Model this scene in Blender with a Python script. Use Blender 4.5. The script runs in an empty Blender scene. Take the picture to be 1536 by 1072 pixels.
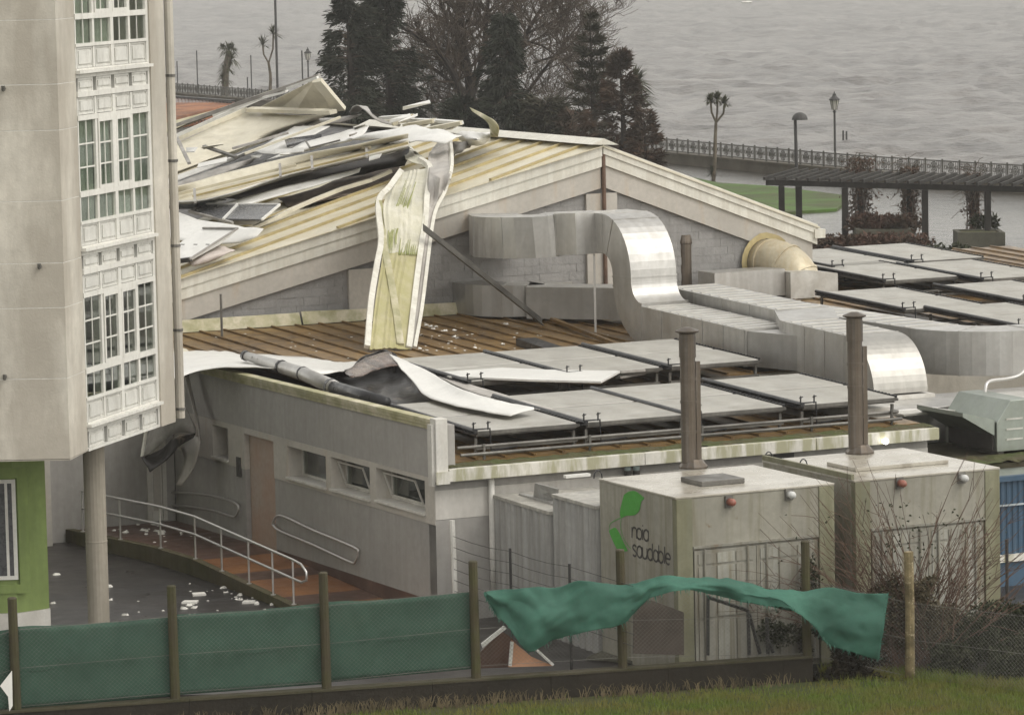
import bpy, bmesh, math, random
from mathutils import Vector, Matrix, noise
random.seed(11)
S = bpy.context.scene
COL = S.collection
V3 = Vector

# ------------------------------------------------------------------ camera
F, CAMH = 6000.0, 12.0
PITCH, ROLL, ALPHA = math.radians(6.0909), math.radians(1.2059), math.radians(64.154)
fw = V3((0, math.cos(PITCH), -math.sin(PITCH)))
r0, u0 = V3((1, 0, 0)), V3((0, math.sin(PITCH), math.cos(PITCH)))
CR = r0*math.cos(ROLL) - u0*math.sin(ROLL)
CU = r0*math.sin(ROLL) + u0*math.cos(ROLL)
CP = V3((0, 0, CAMH))
cam = bpy.data.cameras.new('camera')
cam.sensor_width = 36; cam.lens = 36*F/1536; cam.clip_end = 9000; cam.clip_start = 1
camo = bpy.data.objects.new('camera', cam); COL.objects.link(camo)
M = Matrix((CR, CU, -fw)).transposed().to_4x4(); M.translation = CP
camo.matrix_world = M
S.camera = camo

# ------------------------------------------------------------------ sky, sun, exposure
SUN_EL, SUN_AZ = math.radians(52), math.radians(118)      # azimuth clockwise from +Y
w = bpy.data.worlds.new('World'); S.world = w; w.use_nodes = True
nt = w.node_tree; nt.nodes.clear()
sky = nt.nodes.new('ShaderNodeTexSky'); sky.sky_type = 'NISHITA'; sky.sun_disc = False
sky.sun_elevation = SUN_EL; sky.sun_rotation = SUN_AZ; sky.dust_density = 1.2; sky.air_density = 1.5; sky.ozone_density = 1
hs = nt.nodes.new('ShaderNodeHueSaturation'); hs.inputs['Saturation'].default_value = 0.08
mx = nt.nodes.new('ShaderNodeMix'); mx.data_type = 'RGBA'; mx.blend_type = 'MULTIPLY'; mx.inputs[0].default_value = 1
mx.inputs[7].default_value = (1.0, 0.968, 0.91, 1)
bg = nt.nodes.new('ShaderNodeBackground'); bg.inputs[1].default_value = 0.15
wo = nt.nodes.new('ShaderNodeOutputWorld')
nt.links.new(sky.outputs[0], hs.inputs['Color']); nt.links.new(hs.outputs[0], mx.inputs[6])
nt.links.new(mx.outputs[2], bg.inputs[0]); nt.links.new(bg.outputs[0], wo.inputs[0])
sl = bpy.data.lights.new('sun', 'SUN'); sl.energy = 0.6; sl.angle = math.radians(25); sl.color = (1, 0.97, 0.92)
so = bpy.data.objects.new('sun', sl); COL.objects.link(so)
sd = V3((math.sin(SUN_AZ)*math.cos(SUN_EL), math.cos(SUN_AZ)*math.cos(SUN_EL), math.sin(SUN_EL)))
so.rotation_euler = sd.to_track_quat('Z', 'Y').to_euler(); so.location = (0, 0, 60)
S.view_settings.view_transform = 'Standard'; S.view_settings.look = 'None'
S.view_settings.gamma = 1; S.view_settings.use_curve_mapping = False
S.view_settings.exposure = 0.78

# ------------------------------------------------------------------ measuring helpers (photo pixel -> point on a real plane)
def ray(x, y): return fw + CR*((x-768)/F) - CU*((y-536)/F)
def zp(x, y, z):
    d = ray(x, y); return CP + d*((z-CAMH)/d.z)
def plp(x, y, p0, n):
    d = ray(x, y); return CP + d*((p0-CP).dot(n)/d.dot(n))
DA = V3((math.sin(ALPHA), math.cos(ALPHA), 0)); DB = V3((-math.cos(ALPHA), math.sin(ALPHA), 0)); UP = V3((0, 0, 1))
C0 = zp(656, 885, 0)
def AB(a, b, z): return V3((C0.x, C0.y, 0)) + DA*a + DB*b + UP*z
def ap(x, y, a): return plp(x, y, C0+DA*a, DA)
def bp(x, y, b): return plp(x, y, C0+DB*b, DB)
def yp(x, y, dist): return plp(x, y, V3((0, dist, 0)), V3((0, 1, 0)))
def toab(p):
    v = p-C0; return v.dot(DA), v.dot(DB)
RZ, RSL, RB0 = 2.30, .031, 1.15                # the annex roof rises gently from its south edge to the gable
def RZf(b): return RZ+RSL*(b-RB0)
RN = (UP-DB*RSL).normalized()
def rzp(x, y, h=0.): return plp(x, y, AB(0, RB0, RZ+h), RN)
GB = 20.5                                      # the gable wall of the hall stands at b = 20.5
PEAK = bp(902, 218, GB); VERL = bp(264, 418, GB); VERR = bp(1222, 338, GB)
vd = (VERL-PEAK).normalized()
WN = DB.cross(vd); WN = WN if WN.z > 0 else -WN; WN.normalize()
def rp(x, y, lift=0.0): return plp(x, y, PEAK+WN*lift, WN)

# ------------------------------------------------------------------ mesh helpers
class MB:
    def __init__(s): s.v = []; s.f = []
    def face(s, *p):
        n = len(s.v); s.v += [V3(q) for q in p]; s.f.append(tuple(range(n, n+len(p))))
    def pp(s, o, u, v, w):
        o = V3(o); n = len(s.v)
        s.v += [o, o+u, o+u+v, o+v, o+w, o+u+w, o+u+v+w, o+v+w]
        q = [(0, 3, 2, 1), (4, 5, 6, 7), (0, 1, 5, 4), (1, 2, 6, 5), (2, 3, 7, 6), (3, 0, 4, 7)]
        if u.cross(v).dot(w) < 0: q = [tuple(reversed(t)) for t in q]
        s.f += [tuple(n+i for i in t) for t in q]; return s
    def ab(s, a0, a1, b0, b1, z0, z1): return s.pp(AB(a0, b0, z0), DA*(a1-a0), DB*(b1-b0), UP*(z1-z0))
    def xyz(s, x0, x1, y0, y1, z0, z1): return s.pp(V3((x0, y0, z0)), V3((x1-x0, 0, 0)), V3((0, y1-y0, 0)), V3((0, 0, z1-z0)))
    def cbox(s, c, dx, dy, dz): return s.pp(V3(c)-V3((dx/2, dy/2, dz/2)), V3((dx, 0, 0)), V3((0, dy, 0)), V3((0, 0, dz)))
    def beam(s, p, q, w, h, up=UP):
        p, q = V3(p), V3(q); d = q-p; x = d.cross(up)
        if x.length < 1e-6: x = d.cross(V3((1, 0, 0)))
        x.normalize(); z = x.cross(d).normalized()
        return s.pp(p-x*(w/2)-z*(h/2), d, x*w, z*h)
    def tube(s, pts, r, n=6, cap=True):
        pts = [V3(p) for p in pts]; m = len(pts)
        rs = r if isinstance(r, (list, tuple)) else [r]*m
        base = len(s.v); ref = None
        for i, p in enumerate(pts):
            d = (pts[min(i+1, m-1)]-pts[max(i-1, 0)])
            if d.length < 1e-9: d = V3((0, 0, 1))
            d.normalize()
            if ref is None: ref = d.orthogonal().normalized()
            x = ref - d*ref.dot(d)
            x = x.normalized() if x.length > 1e-6 else d.orthogonal().normalized()
            ref = x; y = d.cross(x)
            for k in range(n):
                t = 2*math.pi*k/n; s.v.append(p + (x*math.cos(t)+y*math.sin(t))*rs[i])
        for i in range(m-1):
            for k in range(n):
                a = base+i*n+k; b = base+i*n+(k+1) % n
                s.f.append((a, b, b+n, a+n))
        if cap and n > 2:
            s.f.append(tuple(base+k for k in reversed(range(n)))); s.f.append(tuple(base+(m-1)*n+k for k in range(n)))
        return s
    def grid(s, rows):
        base = len(s.v); m = len(rows); n = len(rows[0])
        for r in rows: s.v += [V3(p) for p in r]
        for i in range(m-1):
            for j in range(n-1):
                a = base+i*n+j; s.f.append((a, a+1, a+n+1, a+n))
        return s
    def prism(s, poly, ext):
        ext = V3(ext); n = len(s.v); k = len(poly); P = [V3(p) for p in poly]
        nr = V3((0, 0, 0))
        for i in range(k): nr += P[i].cross(P[(i+1) % k])
        if nr.dot(ext) < 0: P.reverse()
        s.v += P + [p+ext for p in P]
        s.f.append(tuple(n+i for i in reversed(range(k)))); s.f.append(tuple(n+k+i for i in range(k)))
        for i in range(k): j = (i+1) % k; s.f.append((n+i, n+j, n+k+j, n+k+i))
        return s
    def lathe(s, c, prof, n=12):
        c = V3(c); base = len(s.v)
        for (r, z) in prof:
            for k in range(n):
                t = 2*math.pi*k/n; s.v.append(c+V3((r*math.cos(t), r*math.sin(t), z)))
        for i in range(len(prof)-1):
            for k in range(n):
                a = base+i*n+k; b = base+i*n+(k+1) % n; s.f.append((a, b, b+n, a+n))
        s.f.append(tuple(base+k for k in reversed(range(n)))); s.f.append(tuple(base+(len(prof)-1)*n+k for k in range(n)))
        return s
    def mesh(s, name, off):
        me = bpy.data.meshes.new(name); me.from_pydata([tuple(p-off) for p in s.v], [], s.f); me.update(); return me
    def build(s, name, m, parent=None, smooth=False, bevel=0):
        if parent is not None:
            t = parent
            while t.parent: t = t.parent
            off = V3(t.location)
        else:
            xs = [p.x for p in s.v]; ys = [p.y for p in s.v]
            off = V3(((min(xs)+max(xs))/2, (min(ys)+max(ys))/2, min(p.z for p in s.v)))
        me = s.mesh(name, off); me.materials.append(m)
        if smooth: me.shade_smooth()
        o = bpy.data.objects.new(name, me); COL.objects.link(o)
        if parent is not None: o.parent = parent
        else: o.location = off
        if bevel:
            b = o.modifiers.new('bevel', 'BEVEL'); b.width = bevel; b.segments = 2; b.limit_method = 'ANGLE'
        return o
def tag(o, label=None, cat=None, group=None, kind=None):
    if label: o['label'] = label
    if cat: o['category'] = cat
    if group: o['group'] = group
    if kind: o['kind'] = kind
    return o
def thing(name, loc, label, cat, group=None):
    o = bpy.data.objects.new(name, None); o.location = loc; o.empty_display_size = .2; COL.objects.link(o)
    return tag(o, label, cat, group)
def kids(o): return [c for c in bpy.data.objects if c.parent == o]
def copy_tree(o, loc=None, rz=None, label=None, parent=None, _k=None):
    c = o.copy(); COL.objects.link(c)
    if parent: c.parent = parent
    for ch in list(o.children): copy_tree(ch, parent=c)
    if loc is not None: c.location = loc
    if rz is not None: c.rotation_euler = (0, 0, rz)
    if label: c['label'] = label
    return c
def cr(pts, n):
    """catmull-rom resample of a list of points, n steps per span"""
    P = [V3(p) for p in pts]; P = [P[0]*2-P[1]] + P + [P[-1]*2-P[-2]]; out = []
    for i in range(1, len(P)-2):
        for k in range(n):
            t = k/n; a, b, c, d = P[i-1], P[i], P[i+1], P[i+2]
            out.append(.5*((2*b)+(c-a)*t+(2*a-5*b+4*c-d)*t*t+(3*b-a-3*c+d)*t**3))
    out.append(P[-2]); return out
def lin(pts, n):
    out = []
    for i in range(len(pts)-1):
        for k in range(n): out.append(V3(pts[i]).lerp(V3(pts[i+1]), k/n))
    out.append(V3(pts[-1])); return out
def sheet(name, rows, m, parent=None, thick=.02, nu=4, nv=4, smooth=True, rough=0.0, rib=0, ribh=.03, fs=1.2, straight=False, crease=0):
    """a bent sheet of real thickness lofted through rows of points; rough = crumple height, rib = number of ribs along the rows"""
    R = [(lin if straight else cr)(r, nu) for r in rows]
    cols = list(zip(*R)); cols = [(lin if straight else cr)(c, nv) for c in cols]
    G = [list(r) for r in zip(*cols)]
    m_, n_ = len(G), len(G[0])
    N = [[None]*n_ for _ in range(m_)]
    for i in range(m_):
        for j in range(n_):
            a = G[min(i+1, m_-1)][j]-G[max(i-1, 0)][j]; b = G[i][min(j+1, n_-1)]-G[i][max(j-1, 0)]
            q = a.cross(b); N[i][j] = q.normalized() if q.length > 1e-9 else UP
    if N[m_//2][n_//2].dot(V3((0.1, -.6, .6))) < 0: N = [[-q for q in r] for r in N]
    T = [[None]*n_ for _ in range(m_)]
    for i in range(m_):
        for j in range(n_):
            p = G[i][j]; d = 0
            if rough: d += rough*noise.noise(p*fs) + rough*.4*noise.noise(p*fs*3.1)
            if crease: d += crease*(abs(noise.noise(V3((p.x*2.6+p.z*2.2, p.y, p.z*1.3-p.x*.8))))+.5*abs(noise.noise(V3((p.x*5-p.z*6, p.y*2, p.z*3)))))*2-crease
            if rib:
                ph = (i/(m_-1))*rib % 1.0
                d += ribh if ph < .22 or ph > .93 else 0
            T[i][j] = p + N[i][j]*d
    mb = MB(); mb.v = [p for r in T for p in r] + [T[i][j]-N[i][j]*thick for i in range(m_) for j in range(n_)]
    K = m_*n_
    flip = (T[1][0]-T[0][0]).cross(T[0][1]-T[0][0]).dot(N[0][0]) > 0
    def q(*t): mb.f.append(tuple(reversed(t)) if flip else t)
    for i in range(m_-1):
        for j in range(n_-1):
            a = i*n_+j; q(a, a+1, a+n_+1, a+n_); q(K+a, K+a+n_, K+a+n_+1, K+a+1)
    for j in range(n_-1):
        a = j; q(a, K+a, K+a+1, a+1); a = (m_-1)*n_+j; q(a, a+1, K+a+1, K+a)
    for i in range(m_-1):
        a = i*n_; q(a, a+n_, K+a+n_, K+a); a = i*n_+n_-1; q(a, K+a, K+a+n_, a+n_)
    return mb.build(name, m, parent, smooth=False if rib else smooth)

# ------------------------------------------------------------------ materials
def mat(name, c, rough=.6, metal=0., c2=None, scale=1.5, var=.25, streak=0., streak_c=None, bump=0., bscale=30., spec=.35,
        spots=None, spot_th=.62, spot_scale=2.5, alpha=None, transl=0., brush=0., lines=None, streak_s=(7, 7, .5), sthr=(.45, .75)):
    m = bpy.data.materials.new(name); m.use_nodes = True; t = m.node_tree; N = t.nodes; L = t.links
    b = N['Principled BSDF']; b.inputs['Roughness'].default_value = rough; b.inputs['Metallic'].default_value = metal
    b.inputs['Specular IOR Level'].default_value = spec
    tc = N.new('ShaderNodeTexCoord')
    def nz(sc, det=6, vec=None, ro=.6):
        n = N.new('ShaderNodeTexNoise'); n.inputs['Scale'].default_value = sc; n.inputs['Detail'].default_value = det
        n.inputs['Roughness'].default_value = ro; L.new(vec or tc.outputs['Object'], n.inputs['Vector']); return n.outputs['Fac']
    def mapr(x, a, bb, c0=0, c1=1):
        r = N.new('ShaderNodeMapRange'); r.inputs[1].default_value = a; r.inputs[2].default_value = bb
        r.inputs[3].default_value = c0; r.inputs[4].default_value = c1; L.new(x, r.inputs[0]); return r.outputs[0]
    def mix(fac, A, B):
        x = N.new('ShaderNodeMix'); x.data_type = 'RGBA'; L.new(fac, x.inputs[0])
        for k, q in ((6, A), (7, B)):
            if isinstance(q, tuple): x.inputs[k].default_value = (*q[:3], 1)
            else: L.new(q, x.inputs[k])
        return x.outputs[2]
    c2 = c2 or tuple(k*(1-var*1.6) for k in c)
    col = mix(mapr(nz(scale), .38, .64), tuple(c), tuple(c2))
    col = mix(mapr(nz(scale*14, 4), .35, .75, 0, .35), col, tuple(k*.72 for k in c2))
    if streak:
        mp = N.new('ShaderNodeMapping'); mp.inputs['Scale'].default_value = streak_s; L.new(tc.outputs['Object'], mp.inputs[0])
        col = mix(mapr(nz(1.0, 5, mp.outputs[0]), sthr[0]-.03, sthr[0]+(sthr[1]-sthr[0])*.5, 0, streak), col, tuple(streak_c or [k*.35 for k in c]))
    if spots:
        col = mix(mapr(nz(spot_scale, 8, ro=.7), spot_th, spot_th+.08), col, tuple(spots))
    L.new(col, b.inputs['Base Color'])
    L.new(mapr(nz(scale*3), .3, .75, max(0, rough-.12), min(1, rough+.12)), b.inputs['Roughness'])
    if bump:
        bn = N.new('ShaderNodeBump'); bn.inputs['Strength'].default_value = bump; bn.inputs['Distance'].default_value = .02
        L.new(nz(bscale, 6), bn.inputs['Height']); L.new(bn.outputs[0], b.inputs['Normal'])
    out = N['Material Output']; sh = b.outputs[0]
    if transl:
        tr = N.new('ShaderNodeBsdfTranslucent'); L.new(col, tr.inputs[0]); ms = N.new('ShaderNodeMixShader'); ms.inputs[0].default_value = transl
        L.new(sh, ms.inputs[1]); L.new(tr.outputs[0], ms.inputs[2]); sh = ms.outputs[0]
    if alpha is not None:
        tp = N.new('ShaderNodeBsdfTransparent'); ms = N.new('ShaderNodeMixShader'); ms.inputs[0].default_value = alpha
        L.new(tp.outputs[0], ms.inputs[1]); L.new(sh, ms.inputs[2]); sh = ms.outputs[0]
    L.new(sh, out.inputs[0])
    return m
m_conc = mat('weathered_concrete', (.62, .58, .50), .8, scale=.32, var=.2, streak=.6, streak_c=(.30, .265, .215), streak_s=(1.1, 1.1, .28), bump=.25, bscale=25, sthr=(.42, .72))
m_frame = mat('white_window_paint', (.70, .685, .63), .5, scale=1, var=.08, streak=.3, streak_c=(.36, .33, .28), streak_s=(9, 9, 1.2), sthr=(.55, .8))
m_inset = mat('white_inset_panel', (.66, .65, .60), .5, scale=2, var=.1, streak=.35, streak_c=(.3, .28, .24), streak_s=(6, 6, 1.5), sthr=(.5, .8))
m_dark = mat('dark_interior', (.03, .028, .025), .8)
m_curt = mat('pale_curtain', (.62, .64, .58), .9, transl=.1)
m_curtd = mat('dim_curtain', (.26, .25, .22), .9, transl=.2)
m_green = mat('green_wall_paint', (.235, .31, .10), .7, scale=.6, var=.15, streak=.25, streak_c=(.13, .17, .06))
m_white = mat('white_paint', (.66, .64, .59), .6, var=.12, streak=.3, streak_c=(.33, .30, .25), streak_s=(3, 3, .8))
m_wall = mat('grey_render', (.36, .345, .322), .85, scale=.5, var=.1, streak=.18, streak_c=(.2, .185, .16), bump=.15, bscale=40)
m_wallw = mat('pale_render', (.58, .555, .51), .8, scale=.6, var=.1, streak=.25, streak_c=(.36, .33, .29))
m_band = mat('pale_grey_band', (.48, .45, .40), .8, scale=.7, var=.12, streak=.3, streak_c=(.42, .28, .14), streak_s=(3, 3, .4), sthr=(.58, .85))
m_block = mat('split_face_block', (.29, .283, .272), .9, scale=2, var=.10, bump=1.0, bscale=11, streak=.2, streak_c=(.15, .14, .125))
m_block2 = mat('split_face_block_pale', (.30, .292, .28), .9, scale=2, var=.10, bump=1.0, bscale=11)
m_mort = mat('block_mortar', (.26, .252, .24), .95, bump=.3)
m_cream = mat('cream_roof_sheet', (.66, .61, .47), .45, scale=.4, var=.14, streak=.35, streak_c=(.40, .32, .17), streak_s=(1.5, 1.5, 1.5), sthr=(.5, .8))
m_creamp = mat('pale_cream_sheet', (.68, .635, .51), .5, scale=.5, var=.12, streak=.3, streak_c=(.42, .36, .24), streak_s=(2, 2, 2), sthr=(.55, .85))
m_rib = mat('yellow_roof_rib', (.52, .43, .22), .5, scale=.8, var=.25, streak=.3, streak_c=(.3, .22, .1))
m_verge = mat('white_verge_trim', (.70, .68, .60), .45, var=.1, streak=.3, streak_c=(.4, .36, .28))
m_wsheet = mat('white_torn_sheet', (.72, .71, .67), .4, scale=.7, var=.06, streak=.2, streak_c=(.42, .40, .36), streak_s=(3, 3, 3), sthr=(.55, .9))
m_gsheet = mat('grey_torn_sheet', (.42, .40, .37), .5, scale=.8, var=.25, streak=.4, streak_c=(.16, .14, .12), streak_s=(3, 3, 3))
m_memb = mat('black_membrane', (.045, .04, .036), .45, var=.4, scale=1.2, spots=(.16, .13, .10), spot_th=.6, spot_scale=1.4)
m_yell = mat('yellowed_sheet', (.47, .43, .25), .42, scale=.9, var=.12, streak=.55, streak_c=(.33, .31, .13), streak_s=(3.2, 3.2, .22), sthr=(.42, .68))
m_moss = mat('green_stained_sheet', (.62, .595, .49), .45, scale=.9, var=.12, streak=.35, streak_c=(.40, .38, .25), streak_s=(3.2, 3.2, .22), sthr=(.45, .68))
m_lilac = mat('greyish_sheet_back', (.50, .47, .43), .5, scale=.8, var=.2, streak=.4, streak_c=(.28, .25, .22), streak_s=(5, 5, 1))
m_solar = mat('solar_cell', (.10, .10, .105), .3, scale=4, var=.15)
m_deck = mat('rusty_mossy_deck', (.185, .115, .045), .42, scale=.35, c2=(.09, .056, .027), streak=.5, streak_c=(.26, .155, .05), streak_s=(3, 3, 3), sthr=(.45, .75), bump=.15, bscale=20, spots=(.30, .235, .15), spot_th=.66)
m_soil = mat('roof_moss', (.075, .06, .032), .95, scale=2, c2=(.06, .075, .02), bump=.8, bscale=18, spots=(.34, .29, .22), spot_th=.63, spot_scale=3)
m_fascia = mat('stained_white_fascia', (.66, .635, .57), .65, scale=.8, var=.1, streak=.75, streak_c=(.26, .25, .13), streak_s=(4, 4, .7), sthr=(.47, .7))
m_capm = mat('mossy_cap', (.58, .53, .41), .7, scale=1.1, c2=(.40, .37, .22), streak=.6, streak_c=(.22, .22, .10), streak_s=(2.5, 2.5, 2.5), sthr=(.45, .75))
m_tube = mat('evacuated_tube', (.27, .256, .215), .4, var=.14, scale=.9, streak=.3, streak_c=(.2, .185, .15), streak_s=(1.2, 1.2, 1.2), spec=.8)
m_blackp = mat('black_pipe', (.035, .035, .037), .35, var=.3)
m_steelg = mat('grey_steel_frame', (.20, .19, .17), .5, metal=.3, var=.3, streak=.3)
m_duct = mat('galvanised_duct', (.55, .54, .515), .5, metal=.9, scale=.5, var=.14, streak=.35, streak_c=(.33, .31, .28), streak_s=(4, 4, .35), sthr=(.45, .75), bump=.06, bscale=3)
m_ductg = mat('greenish_duct', (.36, .39, .35), .45, metal=.9, scale=.5, var=.14, streak=.35, streak_c=(.28, .31, .26), streak_s=(4, 4, .35), bump=.06, bscale=3)
m_ductt = mat('duct_top_skin', (.66, .645, .60), .42, metal=.6, scale=.8, var=.12, streak=.4, streak_c=(.36, .33, .28), streak_s=(3, 3, 3), bump=.1, bscale=4)
m_gold = mat('golden_foil_duct', (.55, .49, .36), .5, metal=.35, scale=1, var=.2, streak=.4, streak_c=(.42, .33, .2))
m_flue = mat('stained_flue_steel', (.20, .175, .15), .5, metal=.7, scale=1, var=.3, streak=.6, streak_c=(.11, .085, .06), streak_s=(9, 9, .5), sthr=(.42, .7))
m_cont = mat('dirty_container_paint', (.31, .295, .245), .6, scale=.7, var=.16, streak=.6, streak_c=(.135, .12, .065), streak_s=(4, 4, .25), sthr=(.49, .76), spots=(.16, .12, .07), spot_th=.66, spot_scale=2.2, bump=.06)
m_contd = mat('rusty_container_door', (.30, .29, .245), .6, scale=.9, var=.2, streak=.65, streak_c=(.13, .105, .065), streak_s=(6, 6, .3), sthr=(.48, .74), spots=(.17, .11, .06), spot_th=.64, spot_scale=2.5, bump=.06)
m_contw = mat('worn_white_door_panel', (.35, .345, .30), .6, scale=1.2, var=.15, streak=.8, streak_c=(.17, .145, .09), streak_s=(9, 9, .3), sthr=(.5, .74))
m_postg = mat('algae_post', (.23, .225, .15), .7, scale=1.2, var=.2, streak=.5, streak_c=(.14, .13, .07), streak_s=(5, 5, .35))
m_conts = mat('grey_corrugated_steel', (.37, .365, .345), .55, scale=.7, var=.15, streak=.5, streak_c=(.2, .19, .17), streak_s=(6, 6, .3))
m_ctop = mat('wet_container_roof', (.42, .395, .335), .3, scale=.6, c2=(.33, .30, .245), spots=(.26, .235, .19), spot_th=.55, spot_scale=1.1, spec=.6)
m_blue = mat('blue_container_paint', (.055, .105, .165), .55, scale=.8, var=.15, streak=.4, streak_c=(.06, .09, .12))
m_bluel = mat('pale_blue_line', (.45, .5, .52), .6)
m_logo = mat('green_logo_print', (.075, .31, .05), .6, var=.1)
m_ink = mat('dark_print', (.06, .055, .05), .6)
m_red = mat('red_lens', (.36, .14, .10), .4)
m_lens = mat('clear_lens', (.6, .6, .58), .15)
m_net = mat('green_netting', (.066, .140, .100), .8, scale=.5, var=.18, bump=.3, bscale=60, transl=.25, alpha=.88, streak=.3, streak_c=(.075, .13, .09), streak_s=(.6, .6, 1.5))
m_netl = mat('pale_green_netting', (.088, .235, .172), .75, scale=.8, var=.2, bump=.3, bscale=60, transl=.3, alpha=.84)
m_post = mat('mossy_fence_post', (.062, .050, .028), .85, scale=3, c2=(.06, .058, .022), bump=.5, bscale=20, streak=.4, streak_c=(.03, .025, .016), spots=(.13, .11, .07), spot_th=.66, spot_scale=6)
m_postl = mat('lichen_fence_post', (.25, .20, .11), .9, scale=4, c2=(.10, .08, .04), bump=.5, bscale=20, spots=(.42, .36, .24), spot_th=.58, spot_scale=9)
m_wire = mat('galvanised_wire', (.22, .21, .19), .5, metal=.3)
m_lowwall = mat('dark_mossy_wall', (.026, .021, .014), .95, scale=1.5, c2=(.017, .014, .009), bump=.7, bscale=10, spots=(.06, .05, .036), spot_th=.67, spot_scale=4)
m_lowcap = mat('low_wall_cap', (.07, .06, .038), .9, scale=2, c2=(.045, .042, .02), bump=.5, spots=(.35, .33, .28), spot_th=.68, spot_scale=5)
m_asph = mat('wet_asphalt', (.042, .037, .034), .38, scale=.4, var=.3, bump=.12, bscale=60, spec=.5)
m_tile = mat('orange_ramp_floor', (.30, .135, .05), .40, scale=.8, c2=(.20, .085, .035), streak=.3, streak_c=(.11, .06, .04), streak_s=(2, 2, 2), bump=.1)
m_tiled = mat('brown_ramp_floor', (.13, .075, .055), .40, scale=.8, var=.3, bump=.1)
m_kerb = mat('mossy_ramp_wall', (.11, .088, .05), .85, scale=1.5, c2=(.075, .07, .03), bump=.4, streak=.4, streak_c=(.05, .04, .025))
m_rail = mat('stainless_rail', (.60, .585, .56), .42, metal=.8, var=.02)
m_rubble = mat('white_debris', (.78, .76, .70), .7, var=.1)
m_terra = mat('terracotta_brick', (.50, .27, .16), .8, var=.15)
m_roofo = mat('orange_roof_tile', (.33, .135, .055), .7, scale=.6, c2=(.13, .05, .022), bump=.3)
m_grass = mat('lawn_ground', (.045, .06, .016), .9, scale=1.2, c2=(.06, .055, .02), bump=.6, bscale=20)
m_blade = mat('grass_blade', (.13, .20, .03), .7, scale=.8, c2=(.19, .165, .045), transl=.25)
m_lawnf = mat('far_lawn', (.075, .15, .025), .9, scale=.3, c2=(.06, .07, .025), bump=.5, bscale=6, spots=(.10, .085, .045), spot_th=.6, spot_scale=.8)
m_bark = mat('wet_bark', (.05, .04, .032), .9, var=.3, scale=2)
m_twig = mat('brown_twig', (.115, .085, .062), .9, var=.3)
m_stem = mat('red_brown_stem', (.14, .085, .06), .8, var=.3, scale=2)
m_leafd = mat('dark_conifer_needles', (.022, .027, .013), .85, scale=.35, c2=(.010, .012, .006), var=.4)
m_leafc = mat('olive_conifer_needles', (.050, .042, .020), .85, scale=.5, c2=(.018, .018, .009))
m_leafr = mat('russet_conifer_needles', (.068, .036, .020), .85, scale=.5, c2=(.026, .019, .011))
m_palm = mat('palm_frond', (.060, .062, .030), .8, scale=1.5, c2=(.04, .04, .02))
m_trunkp = mat('palm_trunk', (.15, .125, .09), .9, scale=3, var=.3)
m_hedge = mat('russet_hedge', (.085, .042, .028), .9, scale=1.2, c2=(.05, .035, .02))
m_shrub = mat('dark_shrub_leaf', (.022, .030, .011), .85, scale=1.2, c2=(.042, .042, .02))
m_iron = mat('painted_iron', (.05, .048, .045), .55, var=.2)
m_ironl = mat('grey_railing_iron', (.12, .115, .10), .6, var=.2)
m_swall = mat('sea_wall_stone', (.12, .105, .08), .85, scale=.8, c2=(.08, .07, .05), bump=.5, bscale=8)
m_timber = mat('dark_pergola_timber', (.032, .028, .023), .8, scale=1, var=.3)
m_plant = mat('planter_stone', (.10, .095, .07), .9, var=.25)
m_lampg = mat('lamp_glass', (.55, .53, .47), .3)
# clear window glass
m_glass = bpy.data.materials.new('window_glass'); m_glass.use_nodes = True
_t = m_glass.node_tree; _n = _t.nodes; _n.remove(_n['Principled BSDF'])
_tr = _n.new('ShaderNodeBsdfTransparent'); _tr.inputs[0].default_value = (.82, .86, .82, 1); _gl = _n.new('ShaderNodeBsdfGlossy'); _gl.inputs['Roughness'].default_value = .03
_ms = _n.new('ShaderNodeMixShader')
_ms.inputs[0].default_value = .2; _t.links.new(_tr.outputs[0], _ms.inputs[1]); _t.links.new(_gl.outputs[0], _ms.inputs[2]); _t.links.new(_ms.outputs[0], _n['Material Output'].inputs[0])
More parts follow.
